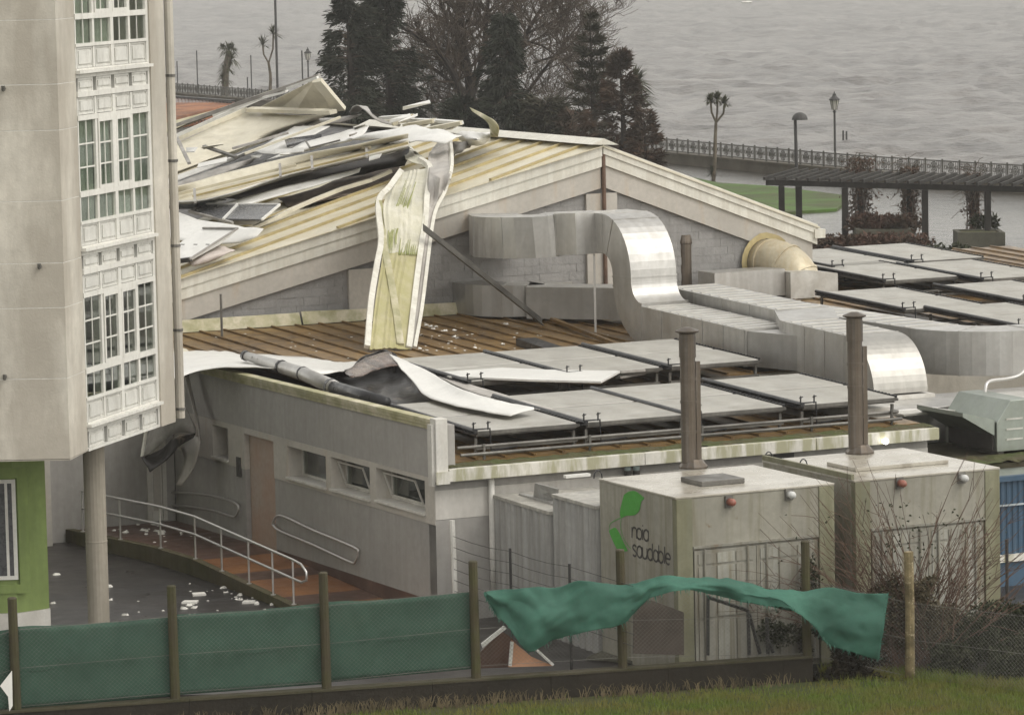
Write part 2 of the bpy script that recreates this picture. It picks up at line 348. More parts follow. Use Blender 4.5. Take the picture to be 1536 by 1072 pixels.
# water: sea with wind chop, and the flooded promenade
def water(name, c, rough, s1, s2, strength, dist):
    m = bpy.data.materials.new(name); m.use_nodes = True; t = m.node_tree; N = t.nodes; L = t.links; b = N['Principled BSDF']
    b.inputs['Roughness'].default_value = rough; b.inputs['IOR'].default_value = 1.33
    tc = N.new('ShaderNodeTexCoord'); prev = None
    for sc, st, rz in ((s1, strength, .15), (s2, strength*.7, -.25)):
        mp = N.new('ShaderNodeMapping'); mp.inputs['Scale'].default_value = sc; mp.inputs['Rotation'].default_value = (0, 0, rz)
        nz = N.new('ShaderNodeTexNoise'); nz.inputs['Scale'].default_value = 1; nz.inputs['Detail'].default_value = 7; nz.inputs['Roughness'].default_value = .62
        L.new(tc.outputs['Object'], mp.inputs[0]); L.new(mp.outputs[0], nz.inputs['Vector'])
        bn = N.new('ShaderNodeBump'); bn.inputs['Strength'].default_value = st; bn.inputs['Distance'].default_value = dist
        L.new(nz.outputs['Fac'], bn.inputs['Height'])
        if prev: L.new(prev.outputs[0], bn.inputs['Normal'])
        prev = bn
    L.new(prev.outputs[0], b.inputs['Normal'])
    big = N.new('ShaderNodeTexNoise'); big.inputs['Scale'].default_value = 1; big.inputs['Detail'].default_value = 8; big.inputs['Roughness'].default_value = .78; mpb = N.new('ShaderNodeMapping'); mpb.inputs['Scale'].default_value = (.16, .10, 1); L.new(tc.outputs['Object'], mpb.inputs[0]); L.new(mpb.outputs[0], big.inputs['Vector'])
    x = N.new('ShaderNodeMix'); x.data_type = 'RGBA'; x.inputs[6].default_value = (*c, 1); x.inputs[7].default_value = (*[k*.42 for k in c], 1)  # wave shade painted into the water colour as dark streaks, with silt tone
    mr = N.new('ShaderNodeMapRange'); mr.inputs[1].default_value = .40; mr.inputs[2].default_value = .62; L.new(big.outputs['Fac'], mr.inputs[0]); L.new(mr.outputs[0], x.inputs[0]); L.new(x.outputs[2], b.inputs['Base Color'])
    return m
m_sea = water('choppy_grey_sea', (.175, .163, .150), .36, (.45, .5, 1), (1.5, 1.4, 1), .9, .4)
m_flood = water('flooded_paving', (.085, .078, .066), .2, (.35, .22, 1), (1.3, .7, 1), 1.0, .28)
# ================================================================== ground and water
GZ, PZ, SZ = -0.6, -1.2, -2.3
def slab(name, poly, m, z, dz=.3):
    mb = MB(); mb.prism([V3((p[0], p[1], z)) for p in poly], V3((0, 0, -dz)))
    return tag(mb.build(name, m), kind='structure')
SW = [zp(120, 141, PZ), zp(258, 150, PZ), zp(420, 164, PZ), zp(700, 204, PZ), zp(985, 243, PZ), zp(1150, 260, PZ), zp(1290, 273, PZ), zp(1440, 284, PZ), zp(1536, 290, PZ), zp(1700, 300, PZ), zp(1900, 312, PZ)]
near = [V3((-2600, SW[0].y+1, SZ))] + [V3((p.x, p.y+1, SZ)) for p in SW] + [V3((2600, SW[-1].y, SZ))]
g = MB(); g.grid([[V3((p.x*(1 if abs(p.x) > 2000 else 1), -50, PZ-.35)) for p in near], [V3((p.x, p.y-.6, PZ-.35)) for p in near]]); tag(g.build('ground', m_asph), kind='structure')
def chop(x, y):
    n1 = noise.noise(V3((x*.10, y*.16, 1))); n2 = noise.noise(V3((x*.26, y*.34, 5))); n3 = noise.noise(V3((x*.7, y*.8, 9))); n4 = noise.noise(V3((x*.02, y*.012, 3)))
    return (.55*(1-abs(n1)*2.2) + .44*(1-abs(n2)*2) + .20*n3)*(.9+.5*n4)
sm = MB(); rows = []; nx = 560
for j in range(230):
    py = 300 - j*2.0 if j < 170 else -40 - (j-170)*1.0
    d = (CAMH-SZ)*F/(py+104.3) if py > -101.5 else 6500
    if d > 6500: d = 6500
    r = []
    for i in range(nx):
        s_ = (i/(nx-1)-.5)*2; s_ = s_*.6 if abs(s_) < .72 else math.copysign(.432+(abs(s_)-.72)*3.6, s_)
        x = s_*d*.36; lo_ = V3((x, d, SZ)); r.append(lo_ + UP*(chop(x, d)*min(1, .4+d/500) if d < 2500 else 0))
    rows.append(r)
    if d >= 6500: break
sm.grid(rows); so_ = tag(sm.build('sea', m_sea, smooth=True), kind='structure')
wr = random.Random(19); wc = MB()
for x0, y0 in ((1190, 17), (1440, 32), (1508, 6), (985, 24), (1247, 101), (1120, 3)):
    c = zp(x0, y0, SZ+.42); L = wr.uniform(.7, 1.5)*c.y/420; h = .05*c.y/300
    top = [c+V3((L*(i/7-.5), 0, h*(.4+wr.random())*math.sin(math.pi*(i+.3)/7.6))) for i in range(8)]; bot = [c+V3((L*(i/7-.5), -.3, -.1)) for i in range(8)]; bk = [q+V3((0, 1.2, -h-.2)) for q in top]
    wc.grid([bot, top, bk])
tag(wc.build('whitecaps', m_rubble, smooth=True), kind='stuff')
fl_ = MB(); fl_.grid([[V3((p.x, p.y+.5, SZ-.9)) for p in near], [V3((p.x, 6500, SZ-.9)) for p in near]]); tag(fl_.build('sea_bed', m_soil), kind='structure')
pv = [(p.x, p.y) for p in SW]
slab('promenade', [(-120, 104), (90, 104), (90, SW[-1].y-2)] + list(reversed(pv)) + [(-120, SW[0].y)], m_flood, PZ, .3)
lw = [zp(x, y, PZ+.12) for x, y in ((1020, 262), (1078, 274), (1160, 279), (1262, 292), (1266, 305), (1255, 313), (1180, 318), (1100, 320), (1000, 330), (940, 290))]
slab('far_lawn', lw, m_lawnf, PZ+.12, .3)
lw = [zp(x, y, PZ+.14) for x, y in ((1330, 396), (1400, 392), (1480, 396), (1620, 404), (1620, 440), (1200, 440), (1225, 402))]
slab('side_lawn', lw, m_lawnf, PZ+.14, .3)
# school yard, a step above the promenade, and the lawn the photo is taken across
slab('asphalt_yard', [(-60, 66.0), (60, 66.0), (60, 118), (-60, 118)], m_asph, GZ, 1.2)
FL, FR = zp(100, 1097, GZ), zp(1190, 1025, GZ)
fd = (FR-FL).normalized(); fn = V3((fd.y, -fd.x, 0))           # fn points to the camera
gl = [FL-fd*30+fn*.0, FR+fd*.4, zp(1365, 1021, GZ), zp(1540, 1046, GZ), V3((30, 60, 0)), V3((30, 8, 0)), V3((-40, 8, 0))]
slab('lawn', [(p.x, p.y) for p in gl], m_grass, GZ+.015, 1.2)

# grass blades: real geometry, uncountable
gb = MB(); rnd = random.Random(4)
def blade(p, h, w):
    a = rnd.uniform(0, 6.28); d = V3((math.cos(a), math.sin(a), 0)); l = V3((rnd.uniform(-.5, .5), rnd.uniform(-.5, .5), 0))*h
    gb.face(p-d*w, p+d*w, p+l*.9+UP*h)
for i in range(60000):
    x = rnd.uniform(380, 1600); y = rnd.uniform(1018, 1100)
    p = zp(x, y, GZ+.015)
    if (p-FL).dot(fn) < .03: continue
    dens = min(1, max(.05, (p-FL).dot(fn)/1.0 - .15 + .6*noise.noise(p*.9)))
    if p.x > 5: dens = max(dens, .4)
    if rnd.random() > dens: continue
    blade(p, rnd.uniform(.04, .11), .008)
tag(gb.build('grass', m_blade), kind='stuff')

# ================================================================== apartment building on the left
b0, b1, b2, b3 = zp(0, 692, 2.9), zp(105, 690, 2.9), zp(132, 677, 2.9), zp(262, 632, 2.9)
apt = thing('apartment_building', (b2.x-1, b2.y+1, GZ), 'beige concrete apartment block with white glazed window bays above a green ground floor', 'building')
ZT = 16.0
fx = V3((1, .0, 0))
bL = b1 - fx*9
u = (b3-b2); LB = u.length; u.normalize(); un = V3((u.y, -u.x, 0))
# core volume a little behind the skins
core = MB()
inner = [bL+V3((0, .3, 0)), b1+V3((-.05, .3, 0)), b2-un*.75+u*.2, b3-un*.75, b3-un*8, bL+V3((0, 9, 0))]
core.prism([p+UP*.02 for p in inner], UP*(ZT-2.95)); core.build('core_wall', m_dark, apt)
sof = MB(); sof.prism([bL+V3((0, .01, 0)), b1+V3((0, .01, 0)), b2-un*.02, b3-un*.02, b3-un*8, bL+V3((0, 9, 0))], UP*.018); sof.build('soffit', m_conc, apt)
# concrete panels with recessed joints: heights read at the joints
jz = [2.92] + [plp(50, y, b1, V3((0, 1, 0))).z for y in (568, 462, 395, 302, 196, 127, 30)]
while jz[-1] < ZT: jz.append(jz[-1]+(1.27 if len(jz) % 3 else .85))
for k in range(len(jz)-1):
    z0, z1 = jz[k]+.008, jz[k+1]-.008
    for j in range(3):
        mb = MB(); o = b1 - fx*(3*(j+1)) + fx*.006; o.z = z0
        mb.pp(o, fx*2.988, V3((0, .3, 0)), UP*(z1-z0)); mb.build('concrete_panel', m_conc, apt)
    mb = MB(); d = (b2-b1); o = V3((b1.x, b1.y, z0)); nn = V3((-d.y, d.x, 0)).normalized()
    mb.pp(o, d*.995, nn*.28, UP*(z1-z0)); mb.build('concrete_panel', m_conc, apt)
jf = MB(); d = (b2-b1); nn = V3((-d.y, d.x, 0)).normalized(); jf.pp(V3((bL.x, bL.y+.005, 2.93)), fx*8.99, V3((0, .25, 0)), UP*(ZT-3)); jf.build('joint_filler', m_frame, apt)
jf = MB(); jf.pp(V3((b1.x, b1.y, 2.93))+nn*.006, d*.995, nn*.2, UP*(ZT-3)); jf.build('joint_filler', m_frame, apt)
def U(uu, z, out=0): return V3((b2.x, b2.y, z)) + u*uu + un*out
def ubox(mb, u0, u1, z0, z1, d0, d1): return mb.pp(U(u0, z0, d0), u*(u1-u0), UP*(z1-z0), un*(d1-d0))
WB = 3.50; CW = WB/4
pil = MB(); ubox(pil, WB+.10, LB-.02, 2.9, ZT, -.6, .03); pil.build('corner_pilaster', m_conc, apt)
pil = MB(); ubox(pil, WB+.02, WB+.095, 2.9, ZT, -.12, .0); pil.build('bay_edge', m_frame, apt)
dp = MB(); pb = U(LB+.16, 2.95, .06)
dp.tube([pb, V3((pb.x, pb.y, ZT))], .085, 10)
for z in (): dp.tube([V3((pb.x, pb.y, z)), V3((pb.x, pb.y, z+.07))], .10, 10)
dpo = dp.build('drainpipe', m_conc, apt, smooth=False)
for z in (3.1, 4.6, 6.2, 7.8, 9.4, 12.5): mb = MB(); mb.tube([V3((pb.x, pb.y, z)), V3((pb.x, pb.y, z+.05))], .10, 10); mb.build('pipe_bracket', m_steelg, dpo)
PITCHZ = 3.15; SILL0 = 3.36
def panelrow(z0, z1, depth=-.03):
    for c in range(4):
        a, b = c*CW+.10, (c+1)*CW-.06
        mb = MB(); ubox(mb, a, b, z0, z1, -.1, depth+.004)
        fr = .035
        ubox(mb, a+.07, b-.07, z0+.07, z1-.07, depth, depth+.03)
        for q in ((a, b, z0, z0+fr), (a, b, z1-fr, z1), (a, a+fr, z0+fr, z1-fr), (b-fr, b, z0+fr, z1-fr)): ubox(mb, *q, depth, depth+.022)
        mb.build('inset_panel', m_inset, apt)
def rail(z0, z1, d=.02, ua=0, ub=WB, name='rail'):
    mb = MB(); ubox(mb, ua, ub, z0, z1, -.05, d); mb.build(name, m_frame, apt)
panelrow(2.96, 3.25)
rail(2.905, 2.955); 
for k in range(4):
    s = SILL0 + k*PITCHZ
    lit = k >= 1
    rail(s-.105, s-.03, .012); rail(s-.028, s+.025, .10, -.03, WB+.06, 'sill')
    rail(s+.027, s+.06); panelrow(s+.065, s+.44)
    rail(s+.445, s+.50); rail(s+.93, s+1.03); rail(s+2.29, s+2.38); panelrow(s+2.39, s+2.70); rail(s+2.705, s+2.80, .03); panelrow(s+2.80, s+3.04)
    for c in range(5):                                           # mullions
        x = c*CW; wd = .07 if c == 2 else .045
        mb = MB(); ubox(mb, max(x-wd, 0)+.0, min(x+wd, WB), s+.065, s+2.695, -.05, .006 + (.010 if c == 2 else 0)); mb.build('mullion', m_frame, apt)
    for c in range(4):
        for (z0, z1, nv) in ((s+.505, s+.925, 1), (s+1.035, s+2.285, 3)):
            a, b = c*CW+.075, (c+1)*CW-.075; proud = 0
            wf = MB()
            if nv == 3 and c in (1, 2):
                proud = .06
                for q in ((a-.01, b+.01, z0-.02, z0+.055), (a-.01, b+.01, z1-.055, z1+.02), (a-.01, a+.055, z0+.055, z1-.055), (b-.055, b+.01, z0+.055, z1-.055)): ubox(wf, *q, -.03, .022)
                a += .056; b -= .056; z0 += .056; z1 -= .056
            xm = (a+b)/2; ubox(wf, xm-.013, xm+.013, z0, z1, -.03, -.012)
            for v in range(1, nv): z = z0+(z1-z0)*v/nv; ubox(wf, a, xm-.014, z-.014, z+.014, -.03, -.012); ubox(wf, xm+.014, b, z-.014, z+.014, -.03, -.012)
            wo_ = wf.build('window', m_frame, apt)
            for v in range(nv):
                for h in range(2):
                    pm = MB(); zz0 = z0+(z1-z0)*v/nv; zz1 = z0+(z1-z0)*(v+1)/nv
                    x0, x1 = (a, xm) if h == 0 else (xm, b)
                    ubox(pm, x0+.004, x1-.004, zz0+.004, zz1-.004, -.028, -.022); pm.build('pane', m_glass, wo_)
        # curtain: a pleated sheet behind the glass
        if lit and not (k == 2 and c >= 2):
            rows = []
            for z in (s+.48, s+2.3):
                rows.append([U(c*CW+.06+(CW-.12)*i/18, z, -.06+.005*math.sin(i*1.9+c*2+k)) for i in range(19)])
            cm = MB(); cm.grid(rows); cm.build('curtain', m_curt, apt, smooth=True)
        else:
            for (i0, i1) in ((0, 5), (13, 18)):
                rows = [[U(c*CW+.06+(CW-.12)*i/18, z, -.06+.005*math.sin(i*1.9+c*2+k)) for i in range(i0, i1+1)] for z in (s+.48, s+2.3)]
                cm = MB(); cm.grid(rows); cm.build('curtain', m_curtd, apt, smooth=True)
for x, y in ((6, 133), (60, 399), (8, 565)):
    q = plp(x, y, b1, V3((0, 1, 0))); mb = MB(); mb.tube([q, q-V3((0, .10, .02)), q-V3((0, .10, -.05))], .035, 8); mb.build('wall_anchor', m_steelg, apt)
# green ground floor with its window and white plinth
g0 = zp(75, 938, GZ)
gw = MB()
gq = [V3((g0.x, g0.y, GZ+.33)), V3((g0.x-.55, g0.y-.45, GZ+.33)), V3((g0.x-8, g0.y-.75, GZ+.33)), V3((g0.x-8, g0.y+6, GZ+.33)), V3((g0.x-1.6, g0.y+6, GZ+.33))]
gw.prism(gq, UP*(2.9-GZ-.34)); gw.build('ground_floor_wall', m_green, apt)
pl = MB(); pl.prism([V3((p.x, p.y, GZ)) + V3((.02, -.02, 0)) for p in gq], UP*.325); pl.build('plinth', m_white, apt)
gd = (gq[2]-gq[1]).normalized(); gn = V3((gd.y, -gd.x, 0)); gn = gn if gn.y < 0 else -gn
wq = plp(28, 868, gq[1], gn); wt = plp(26, 718, gq[1], gn)
gm = MB(); zb, zt = wq.z, wt.z; W0 = V3((wq.x, wq.y, 0))
for (s0, s1, q0, q1) in ((0, 1.6, zb, zb+.07), (0, 1.6, zt-.07, zt), (0, .07, zb+.07, zt-.07), (1.53, 1.6, zb+.07, zt-.07), (.15, .2, zb+.07, zt-.07)):
    gm.pp(W0+gd*s0+UP*q0+gn*.03, gd*(s1-s0), UP*(q1-q0), -gn*.1 if False else gn*.03)
gwf = gm.build('window', m_frame, apt)
pm = MB(); pm.pp(W0+gd*.07+UP*(zb+.07)+gn*.035, gd*1.46, UP*(zt-zb-.14), gn*.008); pm.build('pane', m_solar, gwf)
tr = MB()
for (s0, s1, q0, q1) in ((-.22, 1.8, zt+.02, zt+.2), (-.22, -.03, zb-.1, zt+.02), (-.22, 1.8, zb-.26, zb-.1)): tr.pp(W0+gd*s0+UP*q0+gn*.002, gd*(s1-s0), UP*(q1-q0), gn*.025)
tr.build('window_surround', m_green, gwf)
cb = zp(147, 940, GZ)
cm = MB(); cm.lathe((cb.x, cb.y+.2, GZ), [(.20, 0), (.20, 1.55), (.205, 1.56), (.205, 1.58), (.20, 1.59), (.20, 3.48)], 20)
cm.build('column', mat('bare_concrete_column', (.36, .325, .265), .85, scale=.7, var=.15, streak=.4, streak_c=(.20, .18, .14), spots=(.62, .60, .54), spot_th=.68, spot_scale=1.2), apt, smooth=False)

# ================================================================== hall with the gabled roof
hall = thing('school_hall', AB(12, GB, GZ), 'grey block sports hall with white verges and half its cream ribbed roof torn away', 'building')
PA, PZk = toab(PEAK)[0], PEAK.z
lfA, lfZ = toab(VERL)[0], VERL.z; rtA, rtZ = toab(VERR)[0], VERR.z
sL = (PZk-lfZ)/(PA-lfA); sR = (PZk-rtZ)/(rtA-PA); A0H = -1.0; A1H = rtA
def roofz(a): return PZk-(PA-a)*sL if a < PA else PZk-(a-PA)*sR
HB = 40.5
mb = MB(); prof = [(A0H, GZ), (A0H, roofz(A0H)-.62), (PA, PZk-.66), (A1H-.1, roofz(A1H)-.62), (A1H-.1, GZ)]
mb.prism([AB(a, GB+.14, z) for a, z in prof], DB*.2); mb.build('gable_wall', m_mort, hall)
mb = MB(); mb.ab(A1H-.32, A1H-.1, GB+.4, HB, GZ, rtZ-.3); mb.build('side_wall', m_band, hall)
mb = MB(); mb.ab(A0H, A0H+.2, GB+.4, HB, GZ, roofz(A0H)-.4); mb.build('side_wall', m_block, hall)
mb = MB(); mb.prism([AB(a, HB, z) for a, z in prof], DB*.2); mb.build('rear_wall', m_block, hall)
# split-face blocks, clipped under the sloping band; the band line in the gable
def bandz(a, dz=.70): return roofz(a)-(dz+.55 if True else 0)
BH, BL = .20, .40
clipL = lambda a: roofz(a) - (1.06 if a < PA else 1.0)
rr = random.Random(3)
z = 2.72
row = 0
pieces = []
cols_ = [(PA-.42, PA+.42), (toab(bp(548, 400, GB))[0]-.42, toab(bp(548, 400, GB))[0]+.55)]
while z < PZk:
    a = 2.0 - (row % 2)*BL/2
    while a < A1H-.75:
        a0, a1 = a+.002, a+BL-.002; z0, z1 = z+.002, z+BH-.002
        for (c0, c1) in cols_:
            if a0 < c0 < a1: a1 = c0-.005
            elif a0 < c1 < a1: a0 = c1+.005
        inside = any(c0-.01 <= a0 and a1 <= c1+.01 for c0, c1 in cols_)
        if a0 < PA < a1: inside = True
        t0, t1 = clipL(a0), clipL(a1)
        if not inside and a1-a0 > .05 and max(t0, t1) > z0+.02:
            poly = [(a0, z0), (a1, z0)]
            h1, h0 = min(z1, t1), min(z1, t0)
            if h1 > z0+.01: poly.append((a1, h1))
            if h0 > z0+.01: poly.append((a0, h0))
            if len(poly) >= 3: pieces.append((poly, rr.uniform(0, .014)))
        a += BL
    z += BH; row += 1
vis = sorted(pieces, key=lambda q: -((q[0][1][0]-q[0][0][0])*(max(p[1] for p in q[0])-q[0][0][1]) * (1 if 3.0 < q[0][0][0] < A1H else .01)))
rest = MB()
for i, (poly, d) in enumerate(vis):
    mb = MB() if i < 280 else rest
    mb.prism([AB(a, GB+.125-d, zz) for a, zz in poly], DB*(.02+d))
    if i < 280: mb.build('block', m_block if rr.random() < .6 else m_block2, hall)
tag(rest.build('block_infill', m_block, hall), kind='stuff')
# smooth bands: under the verges, the two posts and the right corner
def strip(name, a0, a1, d0, d1, b0, b1, m, par=hall):
    mb = MB(); mb.prism([AB(a0, b0, roofz(a0+1e-4)-d0), AB(a1, b0, roofz(a1-1e-4)-d0), AB(a1, b0, roofz(a1-1e-4)-d1), AB(a0, b0, roofz(a0+1e-4)-d1)], DB*(b1-b0)); return mb.build(name, m, par)
strip('verge_band', A0H, PA-.02, .52, 1.04, GB+.02, GB+.15, m_band); strip('verge_band', PA+.02, A1H-.06, .46, 1.0, GB+.02, GB+.15, m_band)
for (c0, c1) in cols_:
    mb = MB(); zt = min(clipL(c0), clipL(c1), clipL((c0+c1)/2))-.01 if c0 < PA-.5 else PZk-1.17
    mb.ab(c0, c1, GB+.03, GB+.15, 2.5, zt); mb.build('wall_post', m_band, hall)
mb = MB(); mb.prism([AB(A1H-.75, GB+.03, 1), AB(A1H-.06, GB+.03, 1), AB(A1H-.06, GB+.03, clipL(A1H-.06)-.01), AB(A1H-.75, GB+.03, clipL(A1H-.75)-.01)], DB*.12); mb.build('wall_post', m_band, hall)
mb = MB(); mb.tube([AB(PA-.02+.06, GB-.02, 2.9), AB(PA+.04, GB-.02, PZk-.2)], .05, 8); mb.build('downpipe', mat('rusty_pipe', (.16, .10, .07), .7, var=.3), hall)
for (dd0, dd1, bb) in ((.02, .26, -.07), (.262, .52, -.035)):
    strip('verge_trim', A0H, PA-.015, dd0, dd1, GB+bb, GB+.2, m_verge); strip('verge_trim', PA+.015, A1H+.05, dd0-.06, dd1-.06, GB+bb, GB+.2, m_verge)
mb = MB(); mb.ab(A1H-.05, A1H+.25, GB-.1, GB+2, rtZ-.32, rtZ-.1); mb.build('gutter', m_verge, hall)
# flashing at the foot of the gable, lifted and kinked
zf = RZf(GB)
for a0, a1, t in ((1, 6.0, .02), (6.05, 8.6, .05), (8.7, 10.9, .03)):
    mb = MB(); mb.prism([AB(a0, GB-.15, zf+.01), AB(a1, GB-.15, zf+.01), AB(a1, GB-.02, zf+.30-t), AB(a0, GB-.02, zf+.28+t*.5)], -DB*.03); mb.build('flashing', m_capm, hall)
# roof: the near part of the west slope still has its ribbed sheets; the rest is bare deck
RL = 20.0
east = MB(); east.prism([AB(PA, GB-.1, PZk), AB(A1H+.1, GB-.1, roofz(A1H+.1)), AB(A1H+.1, HB+.2, roofz(A1H+.1)), AB(PA, HB+.2, PZk)], WN*-.05); east.build('east_roof_slope', m_creamp, hall)
und = MB(); und.prism([p-WN*.10 for p in (AB(PA-.01, GB+.22, PZk), AB(A0H, GB+.22, roofz(A0H)), AB(A0H, HB, roofz(A0H)), AB(PA-.01, HB, PZk))], WN*-.10); und.build('roof_board', m_memb, hall)
# ribbed sheets: ribs run down from the ridge, slightly skewed to the verge as in the photo
def rpt(x, y, lift=0): return rp(x, y, lift)
rdir = (rpt(661, 304)-rpt(893, 224)); rdir2 = (rpt(350/2.9775+550, 410/2.9775+160)-rpt(895/2.9775+550, 178/2.9775+160))
rd = (rdir.normalized()*.55+rdir2.normalized()*.45).normalized()
gdir = DB
nS = 13; sw = 1.08
p0 = PEAK + DB*.0
for k in range(nS):
    s0 = -4.7 + k*sw; 
    # strip between ridge points s0 and s0+sw, running down rd until the gable plane or a length limit
    quad = []
    def clip(s, t): return PEAK + DB*s + rd*t
    L = 12.2
    # polygon clipped to b >= GB-.14
    poly = [clip(s0+.015, 0), clip(s0+sw-.015, 0), clip(s0+sw-.015, L), clip(s0+.015, L)]
    out = []
    for i in range(4):
        P, Q = poly[i], poly[(i+1) % 4]; bp_, bq = toab(P)[1]-(GB-.14), toab(Q)[1]-(GB-.14)
        if bp_ >= 0: out.append(P)
        if bp_*bq < 0: out.append(P.lerp(Q, bp_/(bp_-bq)))
    if len(out) < 3: continue
    mb = MB(); mb.prism(out, -WN*.02); o = mb.build('roof_sheet', m_cream, hall)
    rb = MB(); ts = [i*.25 for i in range(int(L/.25)+1)]; ts = [t for t in ts if toab(clip(s0, t))[1] >= GB-.14]
    if len(ts) > 1:
        a, b_ = clip(s0, ts[0]), clip(s0, ts[-1])
        rb.beam(a+WN*.03, b_+WN*.03, .09, .06, WN); rb.build('roof_rib', m_rib, hall)
cap = MB(); cap.prism([PEAK+DB*-.16+WN*.11+vd*.32, PEAK+DB*-.16+UP*.17, PEAK+DB*-.16+DA*.4-UP*.0], DB*14); cap.build('ridge_cap', m_verge, hall)
# ================================================================== low annex in front of the hall
ann = thing('school_annex', AB(0, 0, GZ), 'low flat-roofed annex of grey render with small recessed windows and a rusty ribbed roof', 'building')
AE = 10.55; WT = 3.13
# west wall (outer face on a = 0): openings, recessed windows and a doorway read from the photo
def wz(x, y): p = ap(x, y, 0); return toab(p)[1], p.z
WBACK = 13.2
wins = [(5.02, 6.95, 1.30, 1.93), (2.92, 4.78, 1.32, 1.95), (.42, 2.62, 1.36, 1.98)]
small = (8.75+1.35, 9.95+1.0, 1.28, 1.95)
door = (7.66, 9.22, -.28, 1.92)
band0, band1 = 1.20, 2.06
TH = .42
def wbox(mb, b0_, b1_, z0, z1, a0=0, a1=TH): return mb.ab(a0, a1, b0_, b1_, z0, z1)
mb = MB(); wbox(mb, 0, WBACK, band1, WT-.1); mb.build('upper_wall', m_wall, ann)
mb = MB(); wbox(mb, 0, door[0], GZ, band0); wbox(mb, door[1], WBACK, GZ, band0); mb.build('lower_wall', m_wall, ann)
mb = MB(); bs = [0] + sum([[w_[0], w_[1]] for w_ in reversed(wins)], []) + [door[0]]
for i in range(0, len(bs), 2): wbox(mb, bs[i], bs[i+1], band0+.002, band1-.002, -.012, TH)
for (q0, q1, z0, z1) in wins: wbox(mb, q0, q1, band0+.002, z0-.03, -.012, TH); wbox(mb, q0, q1, z1, band1-.002, -.012, TH)
wbox(mb, door[0]+.0, door[1], door[3]+.02, band1-.002, -.012, TH)
wbox(mb, door[1], small[0], band0+.002, band1-.002, -.012, TH); wbox(mb, small[1], WBACK, band0+.002, band1-.002, -.012, TH)
wbox(mb, small[0], small[1], band0+.002, small[2]-.03, -.012, TH); wbox(mb, small[0], small[1], small[3], band1-.002, -.012, TH)
mb.build('window_band', m_band, ann)
for i, (q0, q1, z0, z1) in enumerate(wins + [small]):
    dp = .30
    mb = MB(); wbox(mb, q0-.02, q1+.02, z0-.028, z0+.015, -.06, dp); sill = mb.build('window_sill', m_white, ann)
    fr = MB(); a0, a1 = dp, dp+.05
    zb, zt_ = z0+.017, z1-.002
    for (r0_, r1_, s0, s1) in ((q0, q1, zb, zb+.05), (q0, q1, zt_-.05, zt_), (q0, q0+.05, zb+.05, zt_-.05), (q1-.05, q1, zb+.05, zt_-.05), (q0+(q1-q0)*.27, q0+(q1-q0)*.27+.05, zb+.05, zt_-.05)): fr.ab(a0, a1, r0_, r1_, s0, s1)
    wf = fr.build('window', m_white, ann)
    mb = MB(); mb.ab(dp+.02, dp+.03, q0+.05, q1-.05, zb+.05, zt_-.05); mb.build('pane', m_glass, wf)
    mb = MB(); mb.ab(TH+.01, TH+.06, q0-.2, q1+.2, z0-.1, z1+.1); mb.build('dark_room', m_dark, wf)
    if i in (1, 2):                                             # tilted-in sash
        q = q0+(q1-q0)*.27+.08; fr = MB(); o = AB(dp-.02, q, zb+.06); L_ = (q1-.08)-q; hh = zt_-zb-.12; up = (UP*hh*.96 - DA*.16)
        fr.pp(o, DB*L_, up*.07, -DA*.03); fr.pp(o+up*.93, DB*L_, up*.07, -DA*.03); fr.pp(o+up*.07, DB*.035, up*.86, -DA*.03); fr.pp(o+up*.07+DB*(L_-.035), DB*.035, up*.86, -DA*.03)
        fr.build('open_sash', m_white, wf)
dm = MB(); dm.ab(.10, .16, door[0]+.003, door[1]-.003, door[2]-.3, door[3]+.2); dm.build('door', mat('brown_door', (.40, .325, .27), .6, scale=.7, c2=(.40, .255, .18), var=.2), ann)
mb = MB(); mb.ab(-.04, -.012, 9.42, 9.62, 1.02, 1.42); mb.build('wall_plate', m_ink, ann)
# parapet cap on the west wall and its return at the corner
capz = WT-.1
for k in range(5):
    q0 = k*2.3; q1 = min(q0+2.29, WBACK)
    mb = MB(); mb.ab(-.07, .14, q0, q1, capz+.06, capz+.13); mb.ab(-.055, .12, q0, q1, capz, capz+.058); mb.ab(-.03, .10, q0, q1, capz-.07, capz-.002); mb.build('parapet_cap', m_capm, ann, bevel=.008)
mb = MB(); mb.ab(-.08, .16, -.26, -.012, 2.02, WT+.06); mb.build('corner_post', m_white, ann, bevel=.01)
mb = MB(); mb.ab(-.14, -.082, -.20, -.02, 1.95, WT-.05); mb.build('corner_trim', m_white, ann)
mb = MB()
for k in range(8): mb.ab(.17, .23, -.02, .26, 2.34+k*.085, 2.36+k*.085)
mb.ab(.17, .23, .27, .30, 2.32, 3.0); mb.ab(.17, .23, -.05, -.022, 2.32, 3.0); mb.build('vent_grille', m_steelg, ann)
# south wall
mb = MB(); mb.ab(0.43, AE, 0.0, .3, 1.84, 2.0); mb.ab(0, .428, -.002, .3, 1.84, 2.0); mb.build('south_wall_shaded_head', m_wall, ann)  # top strip below the fascia: its shade is put into the grey colour
mb = MB(); mb.ab(0.0, AE, -.012, .3, 1.30, 1.838); mb.build('south_wall_band', m_wallw, ann)
mb = MB(); mb.ab(0.0, AE, -.004, .3, GZ, 1.298); mb.build('south_wall', m_wall, ann)
mb = MB(); mb.ab(AE-.3, AE, .302, 8, GZ, 2.0); mb.build('east_wall', m_wallw, ann)
mb = MB(); mb.ab(7.05, 7.55, -.03, -.014, 1.87, 1.97); mb.build('vent_grille', m_ink, ann)
fz = [(0.17, 4.2), (4.21, 7.9), (7.91, AE+.1)]
for q0, q1 in fz:
    mb = MB(); mb.ab(q0, q1, -.28, -.14, 2.02, 2.25); mb.build('fascia', m_fascia, ann, bevel=.008)
mb = MB(); mb.ab(-.10, .168, -.30, -.262, 1.99, 2.22); mb.build('fascia', m_fascia, ann)
